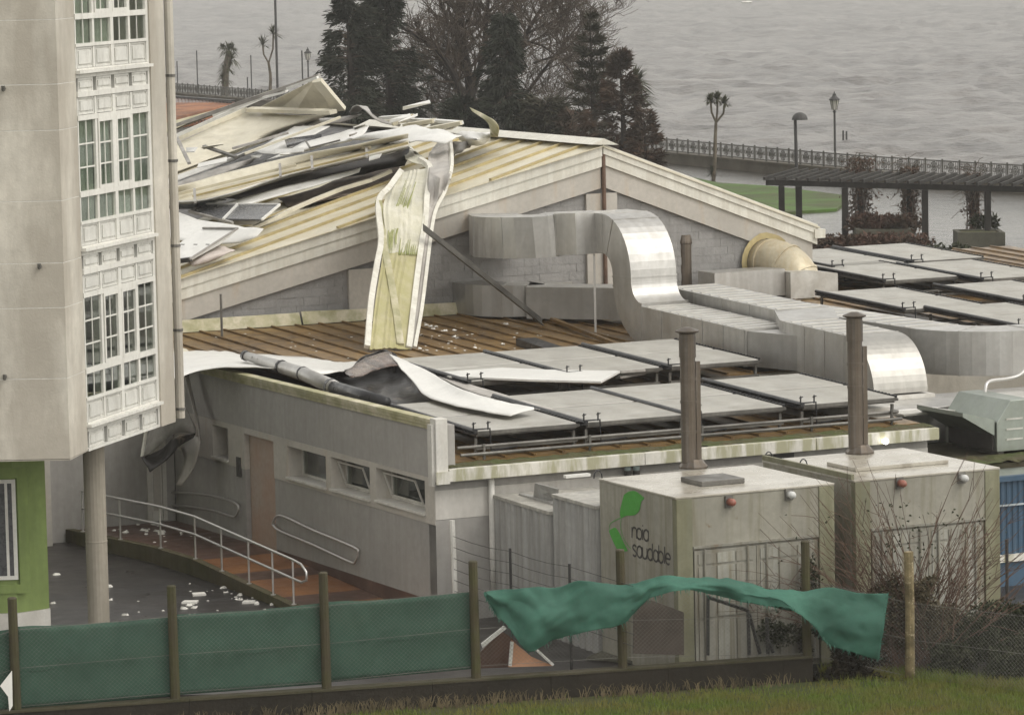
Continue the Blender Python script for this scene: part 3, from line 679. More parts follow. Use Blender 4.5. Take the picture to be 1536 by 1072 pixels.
ms = MB(); rows = []
for j in range(5):
    rows.append([AB(.2+(AE-.1)*i/120, -.14+.14*j/1.0*1.0, 2.245+.05*noise.noise(V3((i*.35, j*.9, 0)))+.03*(j in (1, 2, 3))) for i in range(121)])
ms.grid(rows); tag(ms.build('moss_strip', m_soil, ann), kind='stuff')
# roof deck: one sheet per bay with a standing seam
def rslab(a0, a1, b0, b1, h0, h1): return [AB(a0, b0, RZf(b0)+h1), AB(a1, b0, RZf(b0)+h1), AB(a1, b1, RZf(b1)+h1), AB(a0, b1, RZf(b1)+h1)]
mb = MB(); mb.prism(rslab(.44, AE-.31, .31, GB-.05, 0, -.035), UP*-.35); mb.build('roof_slab', m_conc, ann)
mb = MB(); mb.prism(rslab(AE-.3, 30, 8.1, 27, 0, -.035), UP*-.35); mb.build('roof_slab', m_conc, ann)
mb = MB(); mb.ab(AE-.3, 30, 8.01, 8.09, GZ, RZ); mb.build('north_wall', m_conc, ann)
k = 0; a = .45
while a < 29.5:
    q0 = .40 if a < AE-.4 else 8.15
    q1 = GB-.16 if a < A1H+.2 else 26.8
    dz = .012*noise.noise(V3((a, 0, 0)))
    mb = MB(); mb.prism(rslab(a+.004, a+.596, q0, q1, 0, dz), UP*-.03); mb.build('roof_sheet', m_deck, ann)
    mb = MB(); mb.prism(rslab(a-.025, a+.025, q0, q1, 0, .045), UP*-.035); mb.build('roof_seam', m_deck, ann)
    a += .6
# back wing of the entrance yard, with the white door
bw = 13.25
wing = thing('entrance_wing', AB(-3, bw, GZ), 'dim pale wall of the entrance yard with a white door behind the torn sheet', 'building')
mb = MB(); mb.ab(-3.6, -.002, bw, bw+.3, GZ, 3.2); mb.build('wall', m_wall, wing)
mb = MB(); mb.ab(-12, -3.35, bw+3.0, bw+3.3, GZ, 3.4); mb.build('block_wall', m_block, wing)
d0, d1 = bp(222, 795, bw), bp(251, 795, bw); a0, a1 = toab(d0)[0], toab(d1)[0]
a1 = min(a1, -.15)
mb = MB()
for q in ((a0, a0+.09, -.32, 1.75), (a1-.09, a1, -.32, 1.75), (a0+.09, a1-.09, 1.66, 1.75)): mb.ab(q[0], q[1], bw-.05, bw-.002, q[2], q[3])
fr = mb.build('door_frame', m_white, wing)
mb = MB(); mb.ab(a0+.1, a1-.1, bw-.03, bw-.004, -.32, 1.65); mb.build('door', m_white, fr)
mb = MB(); mb.ab(a0+.30, a1-.30, bw-.045, bw-.032, -.1, 1.5); mb.build('door_panel', m_band, fr)
mb = MB(); mb.ab(-3.3, -2.9, bw-.35, bw-.002, GZ, 3.2); mb.build('pier', m_band, wing)

# ================================================================== ramp with handrails
rz_ = [(14.2, -.36), (9.3, -.30), (7.6, -.30), (2.6, -.50), (-.2, -.585)]
def rampz(b):
    for (p, z0), (q, z1) in zip(rz_, rz_[1:]):
        if p >= b >= q: return z0+(z1-z0)*(p-b)/(p-q)
    return -.585
AO = -1.85
rampt = thing('entrance_ramp', AB(-.9, 6, GZ), 'orange-brown entrance ramp with a mossy kerb along the grey west wall', 'ramp')
edge = [(13.2, -2.5), (11.2, -2.2), (9.6, -1.95), (7.6, AO), (5.2, AO), (2.6, AO), (-.2, AO)]
for i in range(len(edge)-1):
    (p, ap_), (q, aq) = edge[i], edge[i+1]
    n = 3
    for j in range(n):
        t0, t1 = j/n, (j+1)/n; x0, x1 = p+(q-p)*t0, p+(q-p)*t1; y0, y1 = ap_+(aq-ap_)*t0, ap_+(aq-ap_)*t1
        k_ = i*n+j
        mb = MB(); mb.prism([AB(-.002, x0-.004, rampz(x0)), AB(-.002, x1+.004, rampz(x1)), AB(y1+.17, x1+.004, rampz(x1)), AB(y0+.17, x0-.004, rampz(x0))], UP*-.2)
        mb.build('floor_panel', m_tile if k_ in (9, 10, 12, 13, 15, 16, 17) else m_tiled, rampt)
    mb = MB(); mb.prism([AB(ap_+.166, p, rampz(p)+.03), AB(aq+.166, q, rampz(q)+.03), AB(aq, q, rampz(q)+.03), AB(ap_, p, rampz(p)+.03)], UP*-.45); mb.build('kerb', m_kerb, rampt)
sk = MB(); sk.prism([AB(-.014, 7.6, rampz(7.6)), AB(-.014, 7.6, rampz(7.6)+.06), AB(-.014, 0.05, -.22), AB(-.014, .05, GZ+.01)], DA*.012); sk.build('skirting', m_tiled, rampt)
hr = thing('ramp_handrail', AB(AO, 7, rampz(7)), 'two-bar stainless handrail on posts along the open edge of the ramp', 'handrail')
def hp(b, z): 
    a = AO
    for (p, a0), (q, a1) in zip(edge, edge[1:]):
        if p >= b >= q: a = a0+(a1-a0)*(p-b)/(p-q)
    return AB(a+.08, b, rampz(b)+z)
bs = [12.6, 11.0, 9.3, 7.6, 6.2, 4.8, 3.6, 2.6]
mb = MB(); mb.tube([hp(b, .88) for b in bs] + [hp(2.2, .86), hp(1.95, .75), hp(1.95, .60), hp(2.2, .52)] + [hp(b, .52) for b in (2.6, 3.6, 4.8, 6.2, 7.6, 9.3, 11, 12.6)], .025, 8); mb.build('rail', m_rail, hr, smooth=True)
for b in bs: 
    mb = MB(); mb.tube([hp(b, 0.03), hp(b, .87)], .02, 8); mb.tube([hp(b, .03), hp(b, .045)], .05, 8); mb.build('post', m_rail, hr, smooth=False)
def wall_loop(pts, lab):
    q = [ap(x, y, -.07) for x, y in pts]; o = thing('wall_handrail', q[0], lab, 'handrail', 'looped handrails on the grey wall')
    c = cr(q+[q[0]], 4); mb = MB(); mb.tube(c, .025, 8); mb.build('rail', m_rail, o, smooth=True)
    mb = MB()
    for i in (len(q)//3, 0): mb.tube([q[i], q[i]+DA*.069], .012, 6)
    mb.build('bracket', m_rail, o)
wall_loop([(243, 745), (246, 738), (290, 739.5), (331, 746), (354, 755), (358, 763), (354, 773), (347, 774), (318, 765), (280, 759), (247, 756)], 'looped steel handrail on the wall left of the brown doorway')
wall_loop([(409, 786), (413, 776), (425, 774), (470, 795), (530, 820), (537, 829), (533, 842), (524, 842), (470, 817), (420, 796)], 'looped steel handrail on the wall under the three small windows')

# ================================================================== solar collectors on the annex roof
def collector():
    t = thing('solar_collector', (0, 0, 0), '', 'solar collector', 'tube solar collectors on the low roof')
    X, Y = 2.20, 3.85                                               # local: x along a, y along b; origin at the front left foot
    mb = MB()
    for i in range(58):
        y = .06+i*(Y-.12)/57; r = .031
        if 27 < i < 30: continue
        pr = [(-1, 0), (-.5, .85), (.5, .85), (1, 0)]; n = len(mb.v)
        for x in (.12, X): mb.v += [V3((x, y+p*r, .45+q*r)) for p, q in pr]
        for j in range(3): mb.f.append((n+j, n+4+j, n+5+j, n+1+j))
    tag(mb.build('tube_array', m_tube, t), kind='stuff')
    mb = MB(); mb.pp((.12, .03, .36), V3((X-.12, 0, 0)), V3((0, Y-.06, 0)), V3((0, 0, .04))); mb.build('back_sheet', m_steelg, t)
    mb = MB(); mb.tube([(.04, -.12, .49), (.04, Y+.05, .49)], .042, 8); mb.pp((-.02, 0, .41), V3((.12, 0, 0)), V3((0, Y, 0)), V3((0, 0, .04))); mb.build('manifold', m_blackp, t, smooth=False)
    mb = MB(); mb.pp((.12, -.02, .395), V3((X-.12, 0, 0)), V3((0, .05, 0)), V3((0, 0, .065))); mb.build('front_rail', m_steelg, t)
    mb = MB(); mb.pp((X+.005, -.02, .40), V3((.05, 0, 0)), V3((0, Y, 0)), V3((0, 0, .05))); mb.build('end_rail', m_steelg, t)
    mb = MB()
    for i in range(0, 58, 2): y = .06+i*(Y-.12)/57; mb.pp((X+.002, y-.02, .452), V3((.06, 0, 0)), V3((0, .035, 0)), V3((0, 0, .05)))
    tag(mb.build('tube_clips', m_blackp, t), kind='stuff')
    mb = MB(); mb.pp((.12, Y*.5-.05, .44), V3((X-.12, 0, 0)), V3((0, .1, 0)), V3((0, 0, .02))); mb.build('middle_rail', m_steelg, t)
    mb = MB(); mb.pp((.10, -.03, .12), V3((X-.1, 0, 0)), V3((0, .045, 0)), V3((0, 0, .045))); mb.pp((.10, -.10, .02), V3((X-.1, 0, 0)), V3((0, .045, 0)), V3((0, 0, .045))); mb.build('lower_rail', m_steelg, t)
    for x in (.10, X-.06):
        for y in (.05, Y-.1):
            mb = MB(); mb.pp((x, y, 0), V3((.05, 0, 0)), V3((0, .05, 0)), V3((0, 0, .33))); mb.build('leg', m_steelg, t)
    for x in (.0, .30):
        mb = MB(); mb.tube([(x, -.10, .50), (x, -.10, .66)], .016, 6); mb.tube([(x-.03, -.10, .62), (x+.05, -.10, .64)], .012, 6); mb.build('valve', m_blackp, t)
    mb = MB(); mb.tube([(.0, -.10, .52), (.34, -.10, .52), (.36, -.1, .1), (.9, -.1, .14)], .018, 6); mb.build('feed_pipe', m_blackp, t)
    return t
proto = collector()
RZA = math.atan2(DA.y, DA.x)
spots = [(1.15, 0.85, 'solar collector at the mossy roof corner, beside the white corner post'), (3.45, 0.85, 'second solar collector from the white corner post in the front row'),
 (5.62, 0.85, 'front-row solar collector behind the left steel flue'), (8.15, 0.85, 'front-row solar collector at the right end, by the duct elbow'),
 (3.9, 6.9, 'back-row solar collector half under the bent white sheets'), (6.15, 6.9, 'back-row solar collector in front of the rusty deck, left of the long duct'), (8.5, 6.9, 'back-row solar collector lying against the long duct'),
 (17.75, 12.75, 'solar collector just right of the hall corner, nearest to the right-hand ducts'), (20.35, 17.9, 'solar collector behind the hall corner, second row up'),
 (20.8, 21.1, 'farthest solar collector beside the hall corner, by the red hedge'), (22.6, 17.0, 'solar collector at the right edge in the second row'), (18.4, 8.9, 'solar collector at the right edge just above the curved duct'), (23.2, 21.2, 'far right solar collector by the strip of green lawn'), (20.95, 12.6, 'solar collector cut by the right edge of the photo below the second row')]
for i, (a, b, lab) in enumerate(spots):
    o = proto if i == 0 else copy_tree(proto)
    o.location = AB(a, b, RZf(b)); o.rotation_euler = (math.atan(RSL), 0, RZA); o['label'] = lab
# pipes that run along the front of the row
pp = thing('roof_pipe_run', AB(6, .8, RZ), 'long brown pipe run on low stands in front of the collectors', 'pipe')
for z, b in ((.22, .50), (.10, .36)):
    mb = MB(); mb.tube([AB(.7, b, RZ+z), AB(10.2, b, RZ+z)], .03, 8); mb.build('pipe', m_steelg, pp)
for a in (1.2, 3.4, 5.8, 8.2, 10):
    mb = MB(); mb.ab(a, a+.04, .42, .46, RZ-.04, RZ+.27); mb.build('stand', m_steelg, pp)

# ================================================================== ducts
def path_duct(mb, pts, ups, wid, hei):
    """rectangular section swept along pts: wid = half widths along side, hei along up"""
    secs = []
    for i, p in enumerate(pts):
        d = (pts[min(i+1, len(pts)-1)]-pts[max(i-1, 0)]).normalized(); up = ups[i]; side = d.cross(up).normalized(); up = side.cross(d).normalized()
        secs.append([p-side*wid/2-up*hei/2, p+side*wid/2-up*hei/2, p+side*wid/2+up*hei/2, p-side*wid/2+up*hei/2])
    n = len(mb.v)
    for s_ in secs: mb.v += s_
    for i in range(len(secs)-1):
        for k in range(4):
            a, b = n+i*4+k, n+i*4+(k+1) % 4; mb.f.append((a, b, b+4, a+4))
    mb.f.append((n+3, n+2, n+1, n)); e = n+(len(secs)-1)*4; mb.f.append((e, e+1, e+2, e+3))
    return secs
def flange(mb, p, d, up, wid, hei, t=.03, g=.012):
    side = d.cross(up).normalized(); up = side.cross(d).normalized()
    o = p-side*(wid/2+g)-up*(hei/2+g)-d*t/2
    mb.pp(o, side*(wid+2*g), d*t, up*g); mb.pp(o+up*(hei+g), side*(wid+2*g), d*t, up*g)
    mb.pp(o+up*g, side*g, d*t, up*hei); mb.pp(o+up*g+side*(wid+g), side*g, d*t, up*hei)
def arc(c, ra, rb, t0, t1, n):
    return [c+ra*math.cos(t0+(t1-t0)*i/n)+rb*math.sin(t0+(t1-t0)*i/n) for i in range(n+1)]
RW, RH, RH2 = 1.22, .78, 1.0
def roofpt(a, b, h): return AB(a, b, RZf(b)+h)
d1t = thing('supply_duct', roofpt(11.9, 13.6, 0), 'large galvanised duct curving out of the gable and dropping in an S bend', 'duct')
aS = 11.82; bV = 14.08; R1 = R2 = .93; bS = bV+R1
zl = RZf(bV-R2)+.12+RH/2
zc = bp(960, 319, bS-.3).z-.45
hU = .95; dU = 1.15
keys = [bp(741, 350, GB+.1), bp(741, 351, GB-.9), bp(752, 353, GB-2.3), bp(795, 355, GB-3.6), bp(850, 352, bS+1.4)]
zz0 = keys[0].z
fin = AB(aS-.55, bS+.35, zc)
for i, k in enumerate(keys): keys[i] = V3((k.x, k.y, zz0+(zc-zz0)*i/5))
pts = cr(keys+[fin], 4)
mb = MB(); path_duct(mb, pts, [UP]*len(pts), dU, hU); mb.build('wall_section', m_duct, d1t)
for i in (2, 7, 11, 14, 17): mb = MB(); flange(mb, pts[i], (pts[i+1]-pts[i-1]).normalized(), UP, dU, hU); mb.build('duct_flange', m_duct, d1t)
down = [AB(aS, bS+.95, zc), AB(aS, bS, zc)]
c1 = AB(aS, bS, zc-R1); down += arc(c1, UP*R1, -DB*R1, 0, math.pi/2, 12)[1:]
c2 = AB(aS, bV-R2, zl+R2); down += arc(c2, DB*R2, -UP*R2, 0, math.pi/2, 12)
def sweepA(mb, pts, wid, hei):
    ups = []
    for i in range(len(pts)):
        d = (pts[min(i+1, len(pts)-1)]-pts[max(i-1, 0)]).normalized(); ups.append(DA.cross(d))
    return path_duct(mb, pts, ups, wid, hei), ups
mb = MB(); _, ups = sweepA(mb, down, RW-.06, .90); mb.build('drop_bend', m_duct, d1t)
for i in (1, 4, 13, 15, len(down)-1):
    d = (down[min(i+1, len(down)-1)]-down[i-1]).normalized(); mb = MB(); flange(mb, down[i], d, ups[i], RW-.06, .90); mb.build('duct_flange', m_duct, d1t)
mb = MB(); q = bp(893, 480, bS+.6); mb.beam(V3((q.x, q.y, RZf(bS+.6))), V3((q.x, q.y, zc-hU/2)), .05, .05, V3((0, 1, 0))); mb.build('support_leg', m_rail, d1t)
DBr = (DB+UP*RSL).normalized()
run = thing('roof_duct', roofpt(11.9, 10.5, 0), 'long galvanised roof duct from the S bend with seamed top, left of its twin', 'duct', 'long ducts on the annex roof')
bA, bB = bV-R2-.01, 8.3
P0, P1 = roofpt(aS, bA, .12+RH/2), roofpt(aS-.03, bB, .12+RH/2); rdv = (P1-P0).normalized()
mb = MB(); path_duct(mb, [P0, P1], [UP]*2, RW, RH); mb.build('duct_body', m_duct, run)
for i in range(6): mb = MB(); flange(mb, P0.lerp(P1, .01+.98*i/5), rdv, UP, RW, RH); mb.build('duct_flange', m_duct, run)
for i in range(13): mb = MB(); mb.pp(P0.lerp(P1, .04+.9*i/12)+UP*(RH/2+.001)-DA*(RW/2-.06), DA*(RW-.14), rdv*.09, UP*.014); mb.build('top_seam', m_ductt, run)
mb = MB(); a0, a1 = aS-RW/2+.01, aS+RW/2-.01
mb.prism([roofpt(a0, bB-.01, .13), roofpt(a1, bB-.01, .13), roofpt(a1+.05, bB-1.5, .13), roofpt(a1-.5, bB-1.5, .13)], UP*(RH-.03)); mb.build('transition_piece', m_duct, run)
for b in (12.2, 9.2): mb = MB(); mb.ab(aS-.4, aS+.4, b, b+.12, RZf(b)+.02, RZf(b)+.125); mb.build('support_block', m_steelg, run)
rr_ = thing('roof_duct', roofpt(13, 9, 0), 'long galvanised roof duct that ends in a tall polished elbow, right of its twin', 'duct', 'long ducts on the annex roof')
h = .12+RH2/2; wR = 1.28
ctr = [roofpt(13.25, 14.5, h), roofpt(13.25, 9.4, h), roofpt(12.42, 7.7, h), roofpt(12.36, 5.05, h)]
mb = MB(); path_duct(mb, [ctr[0], ctr[1], ctr[1].lerp(ctr[2], .04), ctr[1].lerp(ctr[2], .96), ctr[2], ctr[3]], [UP]*6, wR, RH2); mb.build('duct_body', m_duct, rr_)
for p_, q_, ts in ((ctr[0], ctr[1], (.01, .25, .5, .75, .99)), (ctr[2], ctr[3], (.02, .34, .67, .98))):
    d = (q_-p_).normalized()
    for t_ in ts: mb = MB(); flange(mb, p_.lerp(q_, t_), d, UP, wR, RH2); mb.build('duct_flange', m_duct, rr_)
    n = int((q_-p_).length/.42)
    for i in range(n): mb = MB(); mb.pp(p_.lerp(q_, (i+.4)/n)+UP*(RH2/2+.001)-DA*(wR/2-.07), DA*(wR-.16), d*.09, UP*.014); mb.build('top_seam', m_ductt, rr_)
e0 = ctr[3]; ed = (ctr[3]-ctr[2]).normalized(); ed.z = 0; ed.normalize(); rside = DA
Re = .66; el = arc(e0-UP*Re, UP*Re, ed*Re, 0, math.pi/2, 14)
mb = MB(); upsE = [rside.cross((el[min(i+1, 14)]-el[max(i-1, 0)]).normalized()) for i in range(15)]
path_duct(mb, el, upsE, wR, RH2); mb.build('end_elbow', mat('polished_duct', (.47, .455, .42), .5, metal=.9, scale=.5, var=.05, streak=.15), rr_)
pb = el[-1]; ea, eb = toab(pb)
mb = MB(); mb.prism([AB(ea-.74, eb-.62, RZ-.04), AB(ea+.74, eb-.62, RZ-.04), AB(ea+.74, eb+.6, RZ-.04), AB(ea-.74, eb+.6, RZ-.04)], UP*(pb.z-RZ+.03)); mb.build('curb', m_white, rr_)
mb = MB(); mb.ab(AE-.9, AE+.05, 1.3, 3.4, RZ-.02, RZ+.22); mb.build('curb_block', m_white, rr_, bevel=.02)
# lower wall duct
d2 = thing('return_duct', bp(700, 470, GB), 'smaller galvanised duct low on the gable passing behind the S bend', 'duct')
z0, z1 = bp(735, 475, GB-1.3).z, bp(735, 428, GB-1.3).z; hz = z1-z0; zc2 = (z0+z1)/2
a_w = toab(bp(695, 450, GB-.6))[0]+.55
pts = [AB(a_w, GB+.1, zc2)] + arc(AB(a_w+1.0, GB-.4, zc2), -DA*1.0, -DB*1.0, 0.15, math.pi/2, 8) + [AB(a_w+1.4, GB-1.4, zc2), AB(aS-.5, GB-2.1, zc2), AB(aS+.9, GB-3.4, zc2), AB(13.25, GB-5.2, zc2)]
mb = MB(); path_duct(mb, pts, [UP]*len(pts), 1.0, hz); mb.build('duct_body', m_duct, d2)
for i in (5, 9): mb = MB(); flange(mb, pts[i], (pts[i+1]-pts[i-1]).normalized(), UP, 1.0, hz); mb.build('duct_flange', m_duct, d2)
# round golden elbow and the boxes under it
e_b = GB-1.2
ga = thing('round_duct', bp(1160, 440, e_b), 'round foil-wrapped duct elbow coming out of the gable near its right corner', 'duct')
pA = bp(1150, 392, GB); pE = bp(1176, 425, e_b-.5)
r_ = .56
arcp = [pA+DB*.1] + [pA-DB*.25] + arc(V3((pA.x, pA.y, pA.z))-DB*.3+DA*.0-UP*.75, UP*.75, (-DB*.75+DA*.35), .1, math.pi/2, 8) 
arcp.append(arcp[-1]-UP*.5)
mb = MB(); mb.tube(arcp, r_, 20); mb.build('elbow', m_gold, ga, smooth=True)
mb = MB()
for i in (1, 4, 7):
    d = (arcp[i+1]-arcp[i-1]).normalized(); mb.tube([arcp[i]-d*.03, arcp[i]+d*.03], r_+.025, 20)
mb.build('band', m_gold, ga)
mb = MB()
rows = []
for ri in range(3):
    rows.append([pA-DB*(.02+.05*ri*0)+ (DA*math.cos(t*6.283/24)+UP*math.sin(t*6.283/24))*(r_*(1.02+ri*.13)+(.05*noise.noise(V3((t*.9, ri, 3))) if ri == 2 else 0)) for t in range(25)])
mb.grid(rows); mb.build('foam_collar', m_rib, ga)
pb = arcp[-1]; ba, bb_ = toab(pb)
mb = MB(); RZg = RZf(bb_); zz = RZg+.70
mb.prism([AB(ba-.62, bb_-.60, RZg+.02), AB(ba+.72, bb_-.60, RZg+.02), AB(ba+.72, bb_-.60, zz-.12), AB(ba-.10, bb_-.60, zz), AB(ba-.62, bb_-.6, zz-.02)], DB*1.25); mb.build('plenum_box', m_ductt, ga)
mb = MB(); mb.ab(ba-2.6, ba-.63, bb_-.35, bb_+.5, RZg+.1, RZg+.75); mb.build('side_box', m_duct, ga)
mb = MB(); p = bp(1108, 420, GB-.05); mb.ab(toab(p)[0]-.3, toab(p)[0]+.25, GB-.25, GB-.01, p.z-.25, p.z+.25); mb.build('wall_box', m_flue, ga)
# short roof pipe and a bit of burst insulation
p = rzp(1028, 428, .3); a, b = toab(p); RZv = RZf(b)
sp = thing('roof_vent_pipe', AB(a, b, RZf(b)), 'short bronze-coloured vent pipe standing before the gable', 'vent pipe')
zt = plp(1028, 352, p, DB).z
mb = MB(); mb.lathe(AB(a, b, RZf(b)), [(.165, 0), (.165, zt-RZf(b)-.22), (.185, zt-RZf(b)-.21), (.185, zt-RZf(b)-.16), (.15, zt-RZf(b))], 16); mb.build('pipe', m_flue, sp, smooth=False)
mb = MB(); mb.lathe(AB(a, b, RZf(b)), [(.21, 0), (.21, .02), (.15, .1)], 16); mb.build('flashing_cone', m_steelg, sp)
hb = MB(); q = AB(a+.55, b-.1, RZf(b)+.45)
hb.tube(cr([q, q+V3((.15, 0, .12)), q+V3((.35, 0, .10)), q+V3((.5, .0, 0)), q+V3((.4, .1, -.1))], 4), .09, 8); tag(hb.build('pipe_elbow', m_blackp, smooth=True), 'short dark lagged pipe bend at the foot of the vent pipe', 'pipe')
# right-hand curved duct above the air handlers
d3 = thing('curved_duct', AB(13, 6, RZ), 'high galvanised curved duct at the right edge above the air handlers', 'duct')
b3_ = 4.6
f0, f1 = bp(1440, 570, b3_), bp(1440, 503, b3_); h3 = f1.z-f0.z; z3 = (f0.z+f1.z)/2; a3 = toab(bp(1378, 530, b3_+1.6))[0]+.6
R3 = 1.35
pts = [AB(a3, b3_+9.5, z3)] + [AB(a3, b3_+.6+R3, z3)] + arc(AB(a3+R3, b3_+.6+R3, z3), -DA*R3, -DB*R3, .1, math.pi/2, 10) + [AB(a3+R3+.3, b3_+.6, z3), AB(a3+9, b3_+.6, z3)]
mb = MB(); path_duct(mb, pts, [UP]*len(pts), 1.2, h3); mb.build('duct_body', m_duct, d3)
for i in (1, 6, 12): mb = MB(); flange(mb, pts[i], (pts[min(i+1, 13)]-pts[i-1]).normalized(), UP, 1.2, h3); mb.build('duct_flange', m_duct, d3)
for i in range(12):
    mb = MB(); p = AB(a3, b3_+2.2+i*.6, z3+h3/2+.001); mb.pp(p-DA*.55, DA*1.1, DB*.1, UP*.012); mb.build('top_seam', m_ductt, d3)
for a, b in ((a3+1.9, b3_+.6), (a3+3.9, b3_+.6), (a3, b3_+4), (a3, b3_+8)):
    mb = MB(); mb.ab(a-.03, a+.03, b-.03, b+.03, RZ-.1, z3-h3/2); mb.build('support_leg', m_steelg, d3)
# air handling units on their plinth
plz = 1.55
pl = thing('plant_plinth', AB(13, 2, GZ), 'mossy concrete plinth that carries the air handlers beside the annex', 'plinth')
mb = MB(); mb.ab(AE+.15, 19, -.9, 7.9, GZ, plz); mb.build('slab', m_lowcap, pl)
mm = MB(); rows = [[AB(AE+.2+8.3*i/90, -.95+.25*j, plz+.03+.06*noise.noise(V3((i*.4, j, 5)))) for i in range(91)] for j in range(5)]
mm.grid(rows); tag(mm.build('moss_strip', m_soil, pl), kind='stuff')
def ahu(a, b, lab):
    t = thing('air_handler', AB(a, b, plz), lab, 'air handler', 'air handlers on the plinth')
    pr = [(0, 0), (1.05, 0), (1.05, .70), (.80, 1.0), (.32, 1.0), (0, .58)]
    mb = MB(); mb.prism([AB(a+x, b, plz+z+.08) for x, z in pr], DB*1.9); mb.build('casing', m_ductg, t, bevel=.012)
    mb = MB(); q = [(0, .60), (.10, 1.02), (-.95, .98), (-.62, .66)]
    mb.prism([AB(a-.02, b+.05, plz+.72), AB(a-.02, b+.05, plz+.40), AB(a-.75, b+.05, plz+.82), AB(a-.75, b+.05, plz+.90)], DB*1.7); mb.build('intake_hood', m_ductg, t)
    mb = MB(); mb.ab(a-.05, a-.004, b+.1, b+1.7, plz+.1, plz+.5); mb.build('shaded_intake', m_ink, t)  # near-black slab stands in for the shaded opening under the hood
    for k in range(3):
        mb = MB(); mb.pp(AB(a+.2, b-.012, plz+.30+k*.2), DA*.38, UP*.03+DA*.012, -DB*.015); mb.build('louvre', m_ductt, t)
    for x in (.1, .85):
        mb = MB(); mb.ab(a+x, a+x+.12, b+.1, b+1.8, plz, plz+.078); mb.build('foot', m_steelg, t)
    return t
ahu(12.15, .0, 'greenish air handler with slanted intake hood nearest the annex corner')
ahu(13.95, .0, 'greenish air handler at the right edge of the photo')
mb = MB(); q = bp(1465, 612, 1.0)
mb.tube(cr([bp(1478, 612, 1.5), bp(1478, 585, 1.5), bp(1484, 572, 1.6), bp(1510, 568, 1.9), bp(1530, 562, 2.0), bp(1545, 545, 2.2)], 5), .035, 8); tag(mb.build('conduit', m_rail, smooth=True), 'thin grey conduit looping up beside the right air handler', 'conduit')
mb = MB(); mb.ab(12.6, 14.1, .8, 2.2, plz+.02, plz+.95); mb.build('junction_box', m_ductt, pl)
mb = MB(); mb.ab(11.3, 17.5, 2.3, 4.2, plz+.02, 2.30); o = mb.build('plenum_box', m_duct, bevel=.02); tag(o, 'long low silver plenum box behind the air handlers, under the curved duct', 'plenum')
mb = MB(); mb.prism([AB(11.0, 1.6, plz+.75), AB(12.2, 1.6, plz+.75), AB(12.2, 2.28, 2.28), AB(11.0, 2.28, 2.28)], UP*-.04); mb.build('sloped_plate', m_ductt, o)

# ================================================================== containers
def corr(mb, p, d, n, L, z0, z1, pitch=.24, dep=.04):
    """corrugated skin: outward normal n, along d"""
    k = int(L/pitch); pitch = L/k; xs = []
    for i in range(k): 
        o = i*pitch; xs += [(o, 0), (o+pitch*.32, 0), (o+pitch*.5, -dep), (o+pitch*.82, -dep)]
    xs.append((L, 0))
    mb.grid([[p+d*x+n*y+UP*(z0-p.z) for x, y in xs], [p+d*x+n*y+UP*(z1-p.z) for x, y in xs]])
c1a0, c1a1, c1b0, c1b1, ct = 1.08, 4.14, -7.30, -4.50, 2.5
def boiler(a0, a1, b0, b1, zt, lab, near):
    t = thing('boiler_container', AB((a0+a1)/2, b0, GZ), lab, 'container', 'dirty boiler containers with steel flues')
    mb = MB(); mb.ab(a0, a0+.06, b0+.13, b1, GZ, zt-.04); mb.build('side_panel', m_cont, t)
    mb = MB(); mb.ab(a1-.06, a1, b0+.13, b1, GZ, zt-.04); mb.build('side_panel', m_cont, t)
    mb = MB(); mb.ab(a0+.06, a1-.06, b1-.06, b1, GZ, zt-.04); mb.build('back_panel', m_cont, t)
    mb = MB(); mb.ab(a0-.015, a1+.015, b0-.015, b1+.015, zt-.039, zt); mb.build('roof_panel', m_ctop, t, bevel=.01)
    for q in (a0, a1-.30):
        mb = MB(); mb.ab(q, q+.30, b0-.02, b0+.128, GZ, zt-.041); mb.build('corner_post', m_postg, t, bevel=.01)
    mb = MB(); mb.ab(a0+.302, a1-.302, b0, b0+.1, 1.60, zt-.041); mb.build('header_panel', m_cont, t)
    mb = MB(); mb.ab(a0+.302, a1-.302, b0+.03, b0+.09, GZ, 1.598); mb.build('door_recess', m_contd, t)
    # doors: frame bars and ribbed leaves
    w_ = (a1-a0-.66)
    for lf in range(2):
        x0 = a0+.33+lf*w_/2; x1 = x0+w_/2-.008
        dm = MB(); dm.ab(x0, x1, b0-.01, b0+.055, GZ+.1, 1.56); d = dm.build('door', m_contd, t, bevel=.006)
        for k in range(3):
            s0 = x0+.07+(x1-x0-.1)*k/3; s1 = s0+(x1-x0-.1)/3-.035
            for z0, z1 in ((GZ+.2, .36), (.42, 1.28), (1.33, 1.5)):
                mb = MB(); mb.ab(s0, s1, b0-.026, b0-.0105, z0, z1); mb.build('door_panel', m_contw if (k+lf) % 2 else m_contd, d)
        for k in range(2):
            x = x0+.18+(x1-x0-.36)*k; mb = MB(); mb.tube([AB(x, b0-.05, GZ+.15), AB(x, b0-.05, 1.58)], .018, 6); mb.build('lock_bar', m_contd, d)
    mb = MB(); mb.ab(a0+.31, a1-.31, b0-.03, b0-.002, 1.60, 1.64); mb.build('door_head', m_contd, t)
    return t
bc = boiler(c1a0, c1a1, c1b0, c1b1, ct, 'dirty grey boiler container with the green leaf logo on its side', 1)
bd = boiler(4.60, 7.53, -7.23, -4.05, 2.5, 'dirty grey boiler container behind the bare shrub, without a logo', 0)
